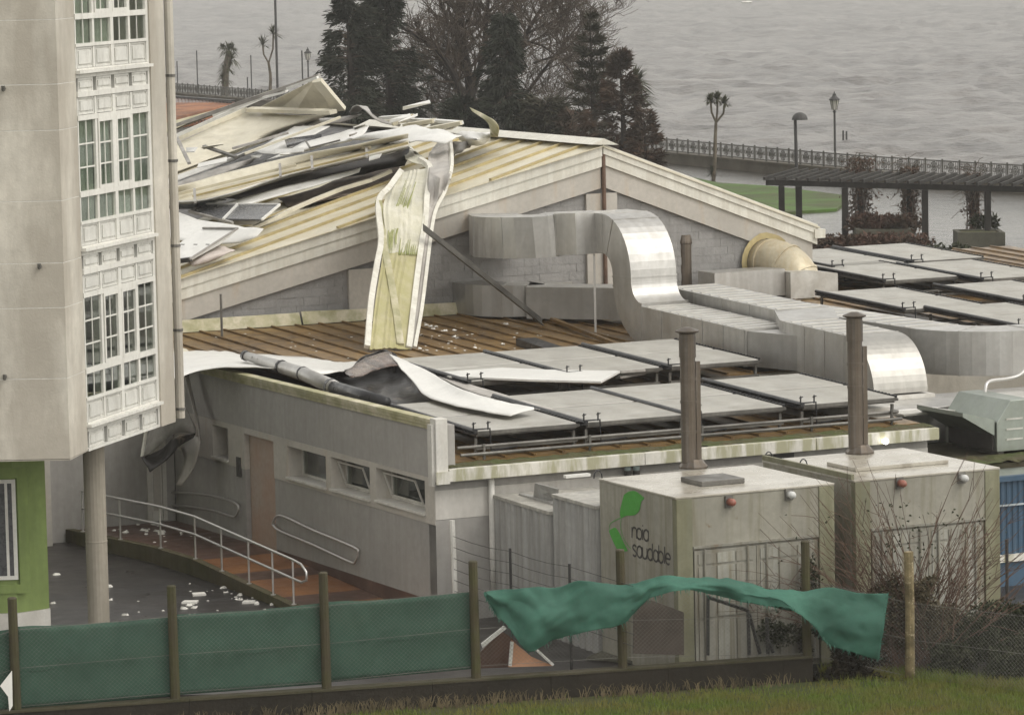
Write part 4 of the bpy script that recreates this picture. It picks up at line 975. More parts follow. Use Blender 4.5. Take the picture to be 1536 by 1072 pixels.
for t, pts_ in ((bc, ((1093, 752, m_red), (1183, 741, m_lens))), (bd, ((1349, 724, m_red), (1442, 716, m_lens)))):
    bb = toab(t.location)[1]
    for x, y, m in pts_:
        p = bp(x, y, bb-.02); mb = MB(); mb.ab(toab(p)[0]-.07, toab(p)[0]+.07, bb-.05, bb-.002, p.z-.10, p.z+.10); lb_ = mb.build('lamp_box', m_steelg, t)
        mb = MB(); mb.tube([p-DB*.03, p-DB*.14, p-DB*.19], [.065, .065, .04], 14); mb.build('lamp_lens', m, lb_, smooth=True)
mb = MB(); h = zp(1069, 719, ct+.05); a, b = toab(h); mb.ab(a-.42, a+.42, b-.38, b+.38, ct+.002, ct+.09); mb.build('roof_hatch', m_steelg, bc, bevel=.01)
h = zp(1335, 692, ct+.05); a, b = toab(h); mb = MB(); mb.ab(a-1.0, a+.9, b-.5, b+.5, ct+.002, ct+.07); mb.build('roof_hatch', m_ctop, bd, bevel=.01)
for x, y in ((897, 717), (1205, 700)):
    p = zp(x, y, ct); mb = MB(); mb.tube(arc(p, DA*.08, UP*.14, 0, math.pi, 8), .012, 6); mb.build('lifting_eye', m_blackp, bc, smooth=True)
mb = MB(); p = zp(1153, 689, ct); mb.tube(arc(p, DA*.08, UP*.14, 0, math.pi, 8), .012, 6); mb.build('lifting_eye', m_blackp, bd, smooth=True)
mb = MB(); mb.ab(4.58, 4.64, -7.15, -4.05, ct+.002, ct+.09); mb.build('roof_edge', m_postg, bd)
# flues
def flue(x, y, ytop, a_off, lab):
    p = zp(x, y, ct); a, b = toab(p); zt = plp(x, ytop, p, V3((0, 1, 0))).z; h = zt-ct
    t = thing('boiler_flue', AB(a, b, ct), lab, 'flue', 'steel boiler flues on the containers'); ln = V3((-.03, 0, 0))*h
    mb = MB(); mb.tube([AB(a, b, ct+.002), AB(a, b, ct+h*.28), AB(a, b, ct+h*.62), AB(a, b, zt-.22)], .135, 16); mb.build('pipe', m_flue, t, smooth=False)
    for k in (.25, .46, .62): mb = MB(); mb.tube([AB(a, b, ct+h*k), AB(a, b, ct+h*k+.05)], .145, 16); mb.build('clamp', m_flue, t)
    mb = MB(); mb.tube([AB(a, b, zt-.55), AB(a, b, zt-.18)], .15, 16); mb.build('collar', m_flue, t)
    mb = MB(); mb.lathe(AB(a, b, zt-.19), [(.145, 0), (.145, .06), (.21, .09), (.215, .11), (.06, .17)], 16); mb.build('cowl', m_flue, t)
    mb = MB(); mb.ab(a+.13, a+.22, b-.06, b+.06, ct+.14, ct+h*.75); mb.build('service_channel', m_flue, t)
    mb = MB(); mb.lathe(AB(a+.08, b, ct+.002), [(.26, 0), (.26, .03), (.16, .16)], 12); mb.build('base_collar', m_flue, t)
flue(1034, 702, 489, 0, 'left of the two tall stained steel flues, on the logo container')
flue(1284, 680, 466, 0, 'right of the two tall stained steel flues, behind the bare shrub')
# the green logo and the lettering on the side of the first container (flat print)
SA = c1a0-.004
def sp(x, y): return ap(x, y, SA)
lg = thing('container_logo', sp(940, 790), 'green leaf emblem with the words noia saudable on the container side', 'sign')
def flat(name, pts, m, par=lg, sm=True):
    q = [sp(x, y) for x, y in pts]
    if sm: q = cr(q+[q[0]], 5)[:-1]
    mb = MB(); mb.prism(q, -DA*.003); return mb.build(name, m, par)
flat('upper_leaf', [(936, 742), (943, 737), (952, 736), (960, 741), (966, 747), (962, 752), (959, 765), (952, 772), (940, 773), (932, 776), (930, 768), (933, 753)], m_logo)
flat('lower_leaf', [(917, 793), (923, 791), (929, 799), (934, 810), (940, 822), (941, 826), (935, 826), (927, 824), (920, 812), (914, 797)], m_logo)
def stroke(par, name, pts, wpx, m, n=4, straight=False):
    q = [sp(x, y) for x, y in pts]; q = q if straight else cr(q, n); mb = MB(); k = len(q); L_ = []; R_ = []
    for i, p in enumerate(q):
        d = (q[min(i+1, k-1)]-q[max(i-1, 0)]).normalized(); s_ = d.cross(DA).normalized()*(wpx/84/2); L_.append(p-s_); R_.append(p+s_)
    mb.grid([[p-DA*.001 for p in L_], [p-DA*.001 for p in R_]]); return mb.build(name, m, par)
stroke(lg, 'stem_line', [(932, 776), (923, 780), (915, 786), (914, 797)], 1.2, m_logo); stroke(lg, 'stem_line', [(932, 776), (931, 790), (935, 806), (942, 818), (946, 822)], 1.2, m_logo)
# letters in a thin rounded hand: strokes in a unit box (x across, y up), laid on the sloping baseline
GLY = {'n': (.62, [[(0, 0), (0, 1)], [(0, .6), (.12, .92), (.31, 1), (.5, .92), (.58, .65), (.58, 0)]]),
 'o': (.70, [[(.31, 0), (.08, .12), (0, .5), (.08, .88), (.31, 1), (.54, .88), (.62, .5), (.54, .12), (.31, 0)]]),
 'i': (.18, [[(.05, 0), (.05, 1)], [(.05, 1.28), (.05, 1.40)]]),
 'a': (.72, [[(.6, 0), (.6, 1)], [(.6, .75), (.45, .98), (.28, 1), (.08, .86), (0, .5), (.08, .14), (.28, 0), (.45, .02), (.6, .25)]]),
 's': (.58, [[(.48, .86), (.36, .98), (.2, 1), (.05, .9), (.03, .7), (.2, .55), (.38, .44), (.48, .27), (.42, .08), (.24, 0), (.02, .12)]]),
 'u': (.68, [[(0, 1), (0, .35), (.08, .08), (.27, 0), (.46, .08), (.56, .4)], [(.58, 1), (.58, 0)]]),
 'd': (.72, [[(.6, 0), (.6, 1.55)], [(.6, .75), (.45, .98), (.28, 1), (.08, .86), (0, .5), (.08, .14), (.28, 0), (.45, .02), (.6, .25)]]),
 'b': (.72, [[(0, 0), (0, 1.55)], [(0, .75), (.15, .98), (.32, 1), (.52, .86), (.6, .5), (.52, .14), (.32, 0), (.15, .02), (0, .25)]]),
 'l': (.18, [[(.05, 0), (.05, 1.55)]]),
 'e': (.66, [[(.02, .52), (.58, .52), (.54, .84), (.3, 1), (.08, .86), (0, .5), (.08, .14), (.32, 0), (.52, .1)]])}
def word(txt, x0, y0, x1, y1, xh):
    tot = sum(GLY[c][0] for c in txt); x = 0
    for c in txt:
        mb_pts = []
        for st in GLY[c][1]:
            P = []
            for gx, gy in st:
                t = (x+gx)/tot; P.append((x0+(x1-x0)*t, y0+(y1-y0)*t-gy*xh))
            stroke(lg, 'letter_stroke', P, 3.0, m_ink, 3, straight=len(P) == 2)
        x += GLY[c][0]
word('noia', 948, 806, 974, 811.5, 16)
word('saudable', 949, 833, 1006, 847, 16.5)
# grey corrugated boxes against the annex
def cbox2(P, Q, dep, zt, zt2, lab):
    t = thing('corrugated_container', V3((P.x, P.y, GZ)), lab, 'container'); P = V3((P.x, P.y, 0)); Q = V3((Q.x, Q.y, 0)); d = (Q-P); L = d.length; d.normalize(); n = V3((d.y, -d.x, 0)); n = n if n.dot(DA) < 0 else -n
    mb = MB(); corr(mb, P, d, n, L, GZ, zt-.07); corr(mb, Q, -n, d, dep, GZ, zt-.07); mb.build('corrugated_wall', m_conts, t)
    mb = MB(); mb.pp(P-n*.05+d*.05+UP*GZ, d*(L-.1), -n*(dep-.06), UP*(zt-.08-GZ)); mb.build('inner_wall', m_conts, t)
    mb = MB(); mb.pp(P+n*.02-d*.02+UP*(zt-.068), d*(L+.04), -n*dep, UP*.068); mb.build('roof_panel', m_ctop2, t, bevel=.01)
    return t, P, Q, d, n
m_ctop2 = mat('pale_container_roof', (.46, .44, .39), .5, var=.2, streak=.4)
x1, P_, Q_, d_, n_ = cbox2(AB(1.12, -.16, 0), AB(1.02, -2.66, 0), 2.0, 1.70, 0, 'lower grey corrugated container beside the white downpipe')
x2, P2_, Q2_, d2_, n2_ = cbox2(AB(1.06, -2.70, 0), AB(1.02, -4.46, 0), 2.0, 2.02, 0, 'taller grey corrugated container beside the logo container')
mb = MB(); o_ = P_-n_*.36+d_*.3+UP*1.702; mb.pp(o_, d_*1.9, -n_*.12, UP*.03); mb.build('roof_slat', m_conts, x1)
mb = MB(); mb.prism([zp(800, 745, 1.72), zp(802, 724, 2.0), zp(836, 733, 2.0), zp(834, 752, 1.72)], -n_*.03); mb.build('end_flap', m_conts, x1)
q = zp(845, 716, 2.02); mb = MB(); mb.pp(q, DA*.5, -DB*.12, UP*.05); tag(mb.build('white_scrap', m_wsheet), 'white scrap lying on the grey corrugated containers', 'scrap')
# blue container at the right
bt = thing('blue_container', AB(12, -2.3, GZ), 'blue corrugated container at the right edge behind the boiler containers', 'container')
mb = MB(); corr(mb, AB(9.2, -2.30, 0), DA, -DB, 6.5, .02, 1.42, .13, .025); mb.build('corrugated_wall', m_blue, bt)
mb = MB(); mb.ab(9.2, 15.7, -2.27, -1.0, GZ, 1.42); mb.build('inner_wall', m_blue, bt)
mb = MB(); mb.ab(9.2, 15.7, -2.36, -2.22, 1.422, 1.52); mb.build('top_rail', m_blue, bt); 
mb = MB(); mb.ab(9.2, 15.7, -2.36, -2.24, -.12, .018); mb.build('bottom_rail', m_fascia, bt); mb = MB(); mb.ab(9.2, 15.7, -2.345, -2.305, .95, .98); mb.build('stripe', m_bluel, bt)
mb = MB(); mb.ab(9.2, 15.7, -2.22, -1.0, 1.421, 1.46); mb.build('roof_panel', m_ductg, bt)
# pipes on the south wall
def wallpipe(x, ytop, ybot, m, lab, r=.055, bb=-.10, head=True):
    p, q = bp(x, ytop, bb), bp(x, ybot, bb); mb = MB(); pts = [p+DB*.08+UP*.12, p, V3((p.x, p.y, q.z))] if head else [p, V3((p.x, p.y, q.z))]
    mb.tube(lin(pts, 2), r, 10); tag(mb.build('downpipe', m, smooth=True), lab, 'pipe')
wallpipe(737, 722, 890, m_white, 'white downpipe on the annex wall beside the corrugated container', .06)
mb = MB(); p = bp(678, 780, -.3); mb.tube([V3((p.x, p.y, p.z)), V3((p.x+.04, p.y, GZ))], .05, 8); tag(mb.build('gate_post', m_white), 'white post at the annex corner that carries thin fence wires', 'post')
for x in (937, 950):
    p = bp(x, 693, -.12); mb = MB(); mb.tube([p+DB*.11-DA*.08, p-DA*.03, p+DA*.03-UP*.01, p+DA*.06-UP*.08, p+DA*.06-UP*.16], .062, 10); o = mb.build('vent_elbow', mat('pale_teal_plastic', (.38, .46, .45), .5, var=.1) if x == 937 else bpy.data.materials['pale_teal_plastic'], smooth=True)
    tag(o, 'left pale teal vent elbow on the annex wall' if x == 937 else 'right pale teal vent elbow on the annex wall', 'vent', 'pair of pale vent elbows')
    mb = MB(); mb.tube([p+DA*.06-UP*.16, p+DA*.06-UP*.28], .066, 10); s_ = mb.build('collar', m_ink, o); s_.location = (0, 0, 0)
    for v in s_.data.vertices: pass
mb = MB(); p = bp(1325, 661, -.3); mb.tube([p, p-DB*.1], [.04, .06], 14); m_lit = mat('lit_floodlight', (.8, .8, .75), .3); m_lit.node_tree.nodes['Principled BSDF'].inputs['Emission Color'].default_value = (1, .97, .88, 1); m_lit.node_tree.nodes['Principled BSDF'].inputs['Emission Strength'].default_value = 4
fl = mb.build('floodlight', m_lit, smooth=True); tag(fl, 'small bright floodlight on the annex fascia beside the right flue', 'floodlight')
# ================================================================== torn roof sheets lying on the hall
GRP = 'torn roof sheets on the hall'
def R_(pts): return [rp(*p) for p in pts]
def tsheet(name, lab, rows, m, cat='roof sheet', group=None, **k):
    return tag(sheet(name, rows, m, **k), lab, cat, group)
x4 = lambda X, Y, l=0.: (250+X/3.84, 90+Y/3.84, l)
x5 = lambda X, Y, l=0.: (250+X/3.8275, 280+Y/3.8275, l)
x6 = lambda X, Y, l=0.: (450+X/2.793, Y/2.793, l)
# far raised board and its frame
fb = thing('raised_roof_panel', rp(400, 180, 0), 'cream triangular roof panel standing up at the far left of the torn roof', 'roof panel')
mb = MB(); mb.prism(R_([x4(520, 285, .9), x4(545, 270, 1.05), x4(860, 112, 1.9), x4(1012, 276, .9), x4(955, 304, .8), x4(740, 314, .8), x4(470, 292, .85)]), DB*.06); mb.build('panel', m_creamp, fb)
def rbeam(par, name, p, q, w_, h_, m): mb = MB(); mb.beam(rp(*p), rp(*q), w_, h_, WN); return mb.build(name, m, par)
rbeam(fb, 'edge_beam', x4(865, 118, 2.0), x4(1005, 285, 1.0), .28, .12, m_creamp)
rbeam(fb, 'edge_beam', x4(475, 285, 1.05), x4(960, 300, 1.05), .22, .1, m_creamp)
rbeam(fb, 'edge_beam', x4(35, 462, .95), x4(450, 288, 1.0), .22, .14, m_creamp)
rbeam(fb, 'edge_rail', x4(-20, 470, 1.0), x4(600, 195, 1.6), .09, .09, m_wsheet)
rbeam(fb, 'edge_rail', x4(30, 385, 1.3), x4(880, 90, 2.1), .10, .10, m_gsheet)
rbeam(fb, 'edge_rail', x4(270, 320, 1.3), x4(870, 100, 2.12), .07, .07, m_wsheet)
rbeam(fb, 'edge_rail', x4(560, 215, 1.75), x4(690, 180, 1.8), .22, .06, m_wsheet)
mb = MB(); mb.prism(R_([x4(-30, 372, 1.0), x4(300, 285, 1.1), x4(620, 170, 1.5), x4(600, 192, 1.4), x4(340, 292, .9), x4(-30, 432, .8)]), DB*.1); mb.build('fascia', m_capm, fb)
# main cream sheet behind
tsheet('roof_sheet', 'large smooth cream sheet lying below the raised triangular panel', [R_([x4(-60, 530, .85), x4(200, 418, .9), x4(470, 300, .95), x4(720, 318, .9), x4(980, 312, .85)]),
    R_([x4(-60, 640, .6), x4(200, 540, .62), x4(420, 440, .65), x4(660, 390, .7), x4(900, 330, .75)]), R_([x4(-60, 690, .42), x4(120, 620, .45), x4(370, 525, .5), x4(620, 430, .5), x4(850, 360, .5)])], m_creamp, rough=.03, group=GRP)
# stacked long strips
strips = [((-60, 668), (660, 415), 40, .45, m_cream, 'narrow cream strip directly below the large smooth sheet'), ((-60, 705), (560, 505), 32, .40, m_wsheet, 'long white strip lying under the narrow cream strip'),
    ((-60, 742), (520, 560), 44, .35, m_gsheet, 'long grey crumpled strip at the left edge of the torn roof')]
for (p, q, h, l, m, lab) in strips:
    mid = ((p[0]+q[0])/2, (p[1]+q[1])/2-8)
    tsheet('roof_strip', lab, [R_([x4(p[0], p[1], l), x4(*mid, l+.06), x4(q[0], q[1], l)]), R_([x4(p[0], p[1]+h, l-.12), x4(mid[0], mid[1]+h, l-.08), x4(q[0]-30, q[1]+h*.8, l-.12)])], m, rough=.05, nu=8, group=GRP)
# loose sticks and battens
lr = random.Random(5)
for i, (p, q, m, lab) in enumerate([((60, 450, 1.2), (130, 595, 1.0), m_gsheet, 'short batten leaning across the cream sheet at the left edge'), ((215, 497, 1.0), (400, 560, .8), m_steelg, 'thin dark rod lying across the grey strip'),
    ((380, 510, .9), (700, 420, .9), m_gsheet, 'thin batten along the lower edge of the smooth cream sheet'), ((450, 540, .8), (1000, 330, 1.0), m_creamp, 'long cream batten between the smooth sheet and the white sheets')]):
    mb = MB(); mb.beam(rp(*x4(*p)), rp(*x4(*q)), .09, .06, WN); tag(mb.build('batten', m), lab, 'batten')
# white sheets in the middle
tsheet('roof_sheet', 'bright white sheet left of the grey lattice piece on the torn roof', [R_([x4(735, 378, .75), x4(840, 378, .78), x4(940, 380, .75)]), R_([x4(600, 470, .65), x4(720, 450, .75), x4(850, 430, .7)]), R_([x4(495, 532, .55), x4(600, 540, .6), x4(690, 520, .6)])], m_wsheet, rough=.05, group=GRP)
mb = MB(); mb.prism(R_([x4(678, 455, .85), x4(890, 425, .88), x4(880, 445, .8), x4(690, 492, .8)]), WN*-.06); tag(mb.build('lattice_piece', m_solar), 'small dark lattice piece between two white sheets on the torn roof', 'panel')
tsheet('roof_sheet', 'white sheet with a dark slanting edge below the lattice piece', [R_([x4(800, 462, .8), x4(1000, 415, .85), x4(1165, 378, .9)]), R_([x4(690, 530, .7), x4(880, 490, .78), x4(1120, 440, .85)]), R_([x4(565, 580, .6), x4(820, 520, .68), x4(1060, 470, .75)])], m_wsheet, rough=.05, group=GRP)
rbeam(fb, 'frame_bar', x4(800, 465, .95), x4(825, 505, .9), .04, .04, m_steelg); rbeam(fb, 'frame_bar', x4(825, 507, .9), x4(1000, 462, .92), .04, .04, m_steelg)
tsheet('roof_sheet', 'bright white sheet at the top of the torn roof, right of the middle', [R_([x4(1150, 430, .9), x4(1390, 383, 1.0), x4(1560, 396, 1.0), x4(1700, 420, .9)]), R_([x4(1060, 455, .85), x4(1300, 425, .95), x4(1500, 430, 1.0), x4(1660, 445, .95)]), R_([x4(1010, 470, .75), x4(1250, 455, .85), x4(1440, 470, .95), x4(1600, 475, .9)])], m_wsheet, rough=.08, group=GRP)
# grey curled flap near the top
tsheet('curled_flap', 'grey curled metal flap sticking up at the ridge in front of the dark conifer', [R_([x4(1050, 300, .7), x4(1080, 262, 1.2), x4(1140, 285, 1.3), x4(1210, 345, 1.0), x4(1340, 385, .7)]), R_([x4(1105, 300, .7), x4(1150, 268, 1.15), x4(1185, 310, 1.15), x4(1250, 350, .9), x4(1350, 372, .75)])], m_gsheet, rough=.05, group=GRP)
tsheet('roof_sheet', 'greyish sheet under the curled flap near the ridge', [R_([x4(840, 350, .6), x4(980, 320, .7), x4(1120, 310, .7)]), R_([x4(760, 400, .6), x4(900, 370, .6), x4(1100, 330, .62)])], m_gsheet, rough=.1, group=GRP)
for i, (p, q, r, s_) in enumerate([((1230, 335), (1420, 322), (1390, 352), (1300, 370)), ((1390, 345), (1540, 350), (1460, 390), (1370, 378)), ((1540, 350), (1700, 362), (1640, 396), (1500, 400))]):
    t = thing('framed_sheet', rp(*x4(*p, .8)), ('left', 'middle', 'right')[i]+'most of three small cream sheets with raised edges at the ridge', 'roof sheet', 'small edged sheets at the ridge')
    mb = MB(); mb.prism(R_([x4(*p, .8), x4(*q, .85), x4(*r, .8), x4(*s_, .75)]), WN*-.03); mb.build('sheet', m_creamp, t)
    rbeam(t, 'raised_edge', x4(*q, .9), x4(*s_, .84), .14, .10, m_cream)
    rbeam(t, 'raised_edge', x4(*p, .86), x4(*q, .9), .1, .08, m_wsheet)
# long cream roof panel with two folds, lying across the roof; the black membrane hangs out under it
lp = thing('long_roof_panel', rp(420, 270, .5), 'long cream roof panel with a fold line lying across the torn roof', 'roof panel')
A_ = [x4(-60, 770, .95), x4(300, 660, 1.0), x4(700, 560, 1.05), x4(1040, 500, 1.1), x4(1392, 428, 1.15)]
B_ = [x4(-60, 795, .75), x4(300, 720, .80), x4(700, 610, .85), x4(1040, 535, .9), x4(1392, 455, .95)]
C_ = [x4(-60, 815, .72), x4(260, 792, .75), x4(700, 655, .80), x4(1040, 575, .85), x4(1392, 490, .9)]
D_ = [x4(-60, 835, .45), x4(260, 806, .5), x4(700, 672, .55), x4(1040, 590, .6), x4(1392, 502, .65)]
sheet('upper_fold', [R_(A_), R_(B_)], m_creamp, lp, rough=.02, nu=8, thick=.03)
sheet('lower_fold', [R_(B_), R_(C_)], m_cream, lp, rough=.02, nu=8, thick=.03)
sheet('edge_fold', [R_(C_), R_(D_)], m_wsheet, lp, rough=.02, nu=8, thick=.03)
for X, Y in ((160, 745), (652, 600), (835, 555), (1150, 485)):
    rbeam(lp, 'clip', x4(X, Y, 1.02), x4(X+4, Y+75, .88), .06, .05, m_gsheet)
rbeam(lp, 'rib', x4(0, 788, .85), x4(745, 605, .92), .07, .07, m_cream); rbeam(lp, 'rib', x4(150, 785, .80), x4(1390, 478, .97), .05, .05, m_rib)
tsheet('torn_membrane', 'black membrane hanging out under the long cream roof panel', [R_([x4(230, 805, .42), x4(700, 680, .48), x4(1040, 595, .52), x4(1400, 505, .55)]), R_([x4(320, 800, .34), x4(720, 700, .36), x4(1040, 640, .38), x4(1390, 560, .4)]), R_([x4(500, 800, .2), x4(780, 730, .2), x4(1060, 670, .2), x4(1370, 610, .22)])], m_memb, rough=.06, cat='membrane')
tsheet('roof_strip', 'white flat strip under the black membrane, left half of the roof', [R_([x4(300, 830, .45), x4(620, 745, .48), x4(960, 660, .5), x4(1120, 618, .48)]), R_([x4(420, 845, .38), x4(680, 770, .4), x4(960, 692, .42), x4(1110, 645, .4)])], m_wsheet, rough=.02, group=GRP, nu=6)
tsheet('curled_flap', 'dark bluish curled sheet end beside the drainpipe', [R_([x4(-60, 775, .72), x4(60, 775, .7), x4(230, 795, .6), x4(345, 800, .5)]), R_([x4(-60, 820, .4), x4(60, 835, .42), x4(180, 845, .4), x4(300, 815, .4)]), R_([x4(-60, 860, .3), x4(40, 858, .28), x4(120, 856, .25), x4(190, 840, .25)])], mat('bluish_zinc', (.12, .135, .14), .4, var=.35), rough=.04, group=GRP)
# exposed rough patch and its broken edge
tsheet('torn_membrane', 'brown torn lining on the bare roof beside the broken sheet edge', [R_([x4(640, 800, .12), x4(960, 700, .14), x4(1340, 590, .15)]), R_([x4(700, 830, .10), x4(1000, 745, .10), x4(1330, 640, .10)]), R_([x4(790, 840, .09), x4(1050, 770, .09), x4(1280, 680, .09)])], mat('brown_lining', (.20, .155, .12), .8, var=.4, scale=2, streak=.4), rough=.08, cat='membrane')
eb = [x4(500, 965, .14), x4(700, 870, .18), x4(850, 805, .22), x4(1000, 745, .2), x4(1180, 690, .2), x4(1290, 640, .25)]
mb = MB()
for p, q in zip(eb, eb[1:]): mb.beam(rp(*p), rp(q[0]+.5, q[1], q[2]+lr.uniform(-.02, .03)), .16, .08, WN)
tag(mb.build('broken_edge', m_creamp), 'jagged cream edge piece where the roof sheets broke off', 'edge trim')
# solar panels thrown on the roof
sp_ = thing('thrown_solar_module', rp(350, 320, .3), 'dark solar panel with a white dividing bar thrown on the roof', 'solar panel')
def quad_(par, name, P, m, t=.04): mb = MB(); mb.prism(R_(P), WN*-t); return mb.build(name, m, par)
quad_(sp_, 'cell_area', [x4(130, 870, .42), x4(180, 829, .44), x4(405, 831, .45), x4(320, 914, .40)], m_solar); quad_(sp_, 'cell_area', [x4(332, 914, .40), x4(418, 831, .45), x4(650, 834, .46), x4(545, 918, .36)], m_solar)
rbeam(sp_, 'divider', x4(410, 829, .47), x4(326, 916, .42), .05, .05, m_wsheet); rbeam(sp_, 'frame_bar', x4(130, 872, .42), x4(380, 938, .34), .06, .06, m_gsheet); rbeam(sp_, 'frame_bar', x4(650, 834, .47), x4(548, 920, .37), .05, .05, m_wsheet); rbeam(sp_, 'frame_bar', x4(180, 828, .45), x4(652, 832, .47), .04, .04, m_wsheet)
quad_(sp_, 'backing', [x4(330, 916, .36), x4(545, 920, .34), x4(500, 940, .25), x4(395, 940, .25)], m_gsheet)
tsheet('roof_sheet', 'large white sheet at the left edge in front of the thrown solar panel', [R_([x5(-60, 95, .55), x5(120, 165, .5), x5(340, 215, .45), x5(555, 240, .4)]), R_([x5(-60, 200, .45), x5(140, 240, .42), x5(320, 270, .35), x5(500, 290, .28)]), R_([x5(-60, 290, .35), x5(140, 310, .3), x5(300, 325, .22), x5(420, 325, .18)])], m_wsheet, rough=.06, group=GRP)
wp = thing('white_board', rp(300, 360, .4), 'white framed panel with three small slots lying face up by the drainpipe', 'panel')
quad_(wp, 'face', [x5(40, 345, .5), x5(210, 236, .62), x5(405, 238, .6), x5(300, 325, .45), x5(135, 415, .38), x5(40, 425, .35)], m_wsheet)
for X in (92, 165, 235): rbeam(wp, 'slot', x5(X-9, 331, .55), x5(X+9, 332, .55), .03, .012, m_ink)
rbeam(wp, 'frame_bar', x5(208, 237, .64), x5(408, 239, .62), .05, .04, m_gsheet); rbeam(wp, 'frame_bar', x5(408, 239, .62), x5(132, 416, .40), .05, .04, m_gsheet); rbeam(wp, 'frame_bar', x5(40, 430, .35), x5(135, 418, .38), .10, .10, m_ink)
tsheet('roof_sheet', 'pinkish white torn sheet below the white framed panel', [R_([x5(300, 335, .32), x5(350, 350, .3), x5(392, 362, .26)]), R_([x5(210, 390, .3), x5(260, 400, .28), x5(300, 405, .2)]), R_([x5(120, 440, .25), x5(150, 452, .2), x5(190, 445, .12)])], mat('pinkish_sheet', (.60, .53, .48), .6, var=.1), rough=.05, group=GRP)
# curl at the ridge, right of the trees
tsheet('curled_flap', 'thin cream sheet curling up like a hook above the ridge', [R_([x6(712, 452, .9), x6(775, 482, 1.0), x6(815, 505, 1.0), x6(834, 535, .8), x6(830, 572, .3)]), R_([x6(722, 468, .9), x6(770, 500, .95), x6(790, 515, .8), x6(800, 545, .5), x6(798, 570, .25)])], m_capm, group=GRP, thick=.025)
tsheet('roof_sheet', 'small twisted pale sheet at the ridge beside the hanging sheet', [R_([x6(640, 560, .4), x6(720, 548, .55), x6(800, 548, .4)]), R_([x6(660, 575, .35), x6(730, 580, .7), x6(800, 570, .3)]), R_([x6(690, 600, .3), x6(740, 608, .4), x6(800, 590, .1)])], m_wsheet, rough=.1, group=GRP)
tsheet('roof_sheet', 'dark grey flap behind the top of the hanging sheet', [R_([x6(640, 600, .3), x6(690, 585, .45), x6(750, 590, .3)]), R_([x6(640, 650, .2), x6(680, 630, .4), x6(720, 615, .2)])], m_gsheet, rough=.1, group=GRP)
srnd = random.Random(77)
kinds = [(m_wsheet, 'white'), (m_creamp, 'cream'), (m_gsheet, 'grey'), (m_cream, 'yellowish cream')]
sc_ = MB()
for i in range(15):
    t = srnd.random(); X = 60+srnd.random()*1300; lo_y = 640-.20*X; Y = lo_y + srnd.gauss(0, 60)
    a = srnd.gauss(-.27, .10); L = srnd.uniform(50, 190); h = srnd.uniform(6, 26); l0 = srnd.uniform(.95, 1.08)
    P = [x4(X, Y, l0), x4(X+L*math.cos(a), Y+L*math.sin(a), l0+srnd.uniform(-.04, .04)), x4(X+L*math.cos(a)+srnd.uniform(-20, 10), Y+L*math.sin(a)+h, l0-.05), x4(X+srnd.uniform(-10, 15), Y+h, l0-.08)]
    if i % 4: sc_.prism(R_(P), WN*-.02); continue
    m, c = kinds[(i//4) % 4]
    tag(MB().prism(R_(P), WN*-.02).build('roof_scrap', m), 'small torn '+c+' scrap among the sheets on the hall roof', 'scrap', 'loose scraps on the torn roof')
tag(sc_.build('roof_litter', m_wsheet), kind='stuff')
# ================================================================== the big sheet hanging over the verge down to the annex roof
hs_ = thing('hanging_roof_sheet', rzp(585, 525), 'long green-stained roof sheet hanging over the verge down to the annex roof', 'roof sheet')
h2 = lambda X, Y: (550+X/2.9775, 160+Y/2.9775)
yb = {0: None}
def hpnt(X, Y):
    """depth runs from the roof plane at the top to 4 m in front of the gable at the foot"""
    x, y = h2(X, Y)
    if Y < 330: return rp(x, y, .35+.25*(Y > 200))
    t = (y-270)/(526-270); bfoot = toab(rzp(585, 526, .03))[1]
    bb = (GB-.5)*(1-t)+bfoot*t
    return bp(x, y, bb)
def hrow(P): return [hpnt(*p) for p in P]
sheet('upper_web', [hrow([(135, 300), (75, 440), (85, 590), (68, 660)]), hrow([(205, 285), (165, 430), (160, 590), (145, 660)]), hrow([(270, 275), (262, 430), (252, 590), (243, 660)])], m_moss, hs_, nu=8, nv=8, rough=.04, thick=.02, rib=9, ribh=.025, fs=2.5)
sheet('lower_web', [hrow([(70, 655), (62, 720), (40, 860), (12, 1085)]), hrow([(146, 655), (135, 720), (110, 860), (90, 1078)]), hrow([(244, 655), (235, 720), (212, 860), (195, 1082)])], m_yell, hs_, nu=8, nv=8, rough=.03, thick=.02, rib=9, ribh=.025)
m_algae = mat('green_algae_streak', (.27, .30, .075), .6, scale=2.5, var=.3, c2=(.42, .43, .2), alpha=.6)
def fwd(P): return [q-DB*.07 for q in hrow(P)]
ar = random.Random(3)
for i in range(9):
    s = i/8; y0 = 300+ar.uniform(0, 120); y1 = 655-ar.uniform(0, 150)*(s > .6)
    def sx(y): return (178-90*min(1, (y-300)/250.)-6*max(0, (y-550)/100)) + s*48
    Y = [y0+(y1-y0)*k/5 for k in range(6)]
    wdt = ar.uniform(3, 8)
    sheet('algae_streak', [fwd([(sx(y)+ar.uniform(-2, 2), y) for y in Y]), fwd([(sx(y)+wdt*(1-.8*abs(k-2.5)/2.5)+1, y) for k, y in enumerate(Y)])], m_algae, hs_, nu=3, nv=2, thick=.006)
for i in range(12):
    x0 = 140+i*8.5; y1 = 660; y0 = y1-ar.uniform(15, 75)
    sheet('algae_streak', [fwd([(x0+6, y0), (x0, (y0+y1)/2), (x0-4, y1)]), fwd([(x0+8, y0), (x0+ar.uniform(3, 7), (y0+y1)/2), (x0+ar.uniform(2, 6)-2, y1)])], m_algae, hs_, nu=3, nv=2, thick=.006)
def hbeam(name, P, w_, m, h_=.1):
    mb = MB(); Q = cr(hrow(P), 4)
    for p, q in zip(Q, Q[1:]): mb.beam(p, q+(q-p)*.05, w_, h_, V3((0.2, -1, .3)))
    return mb.build(name, m, hs_)
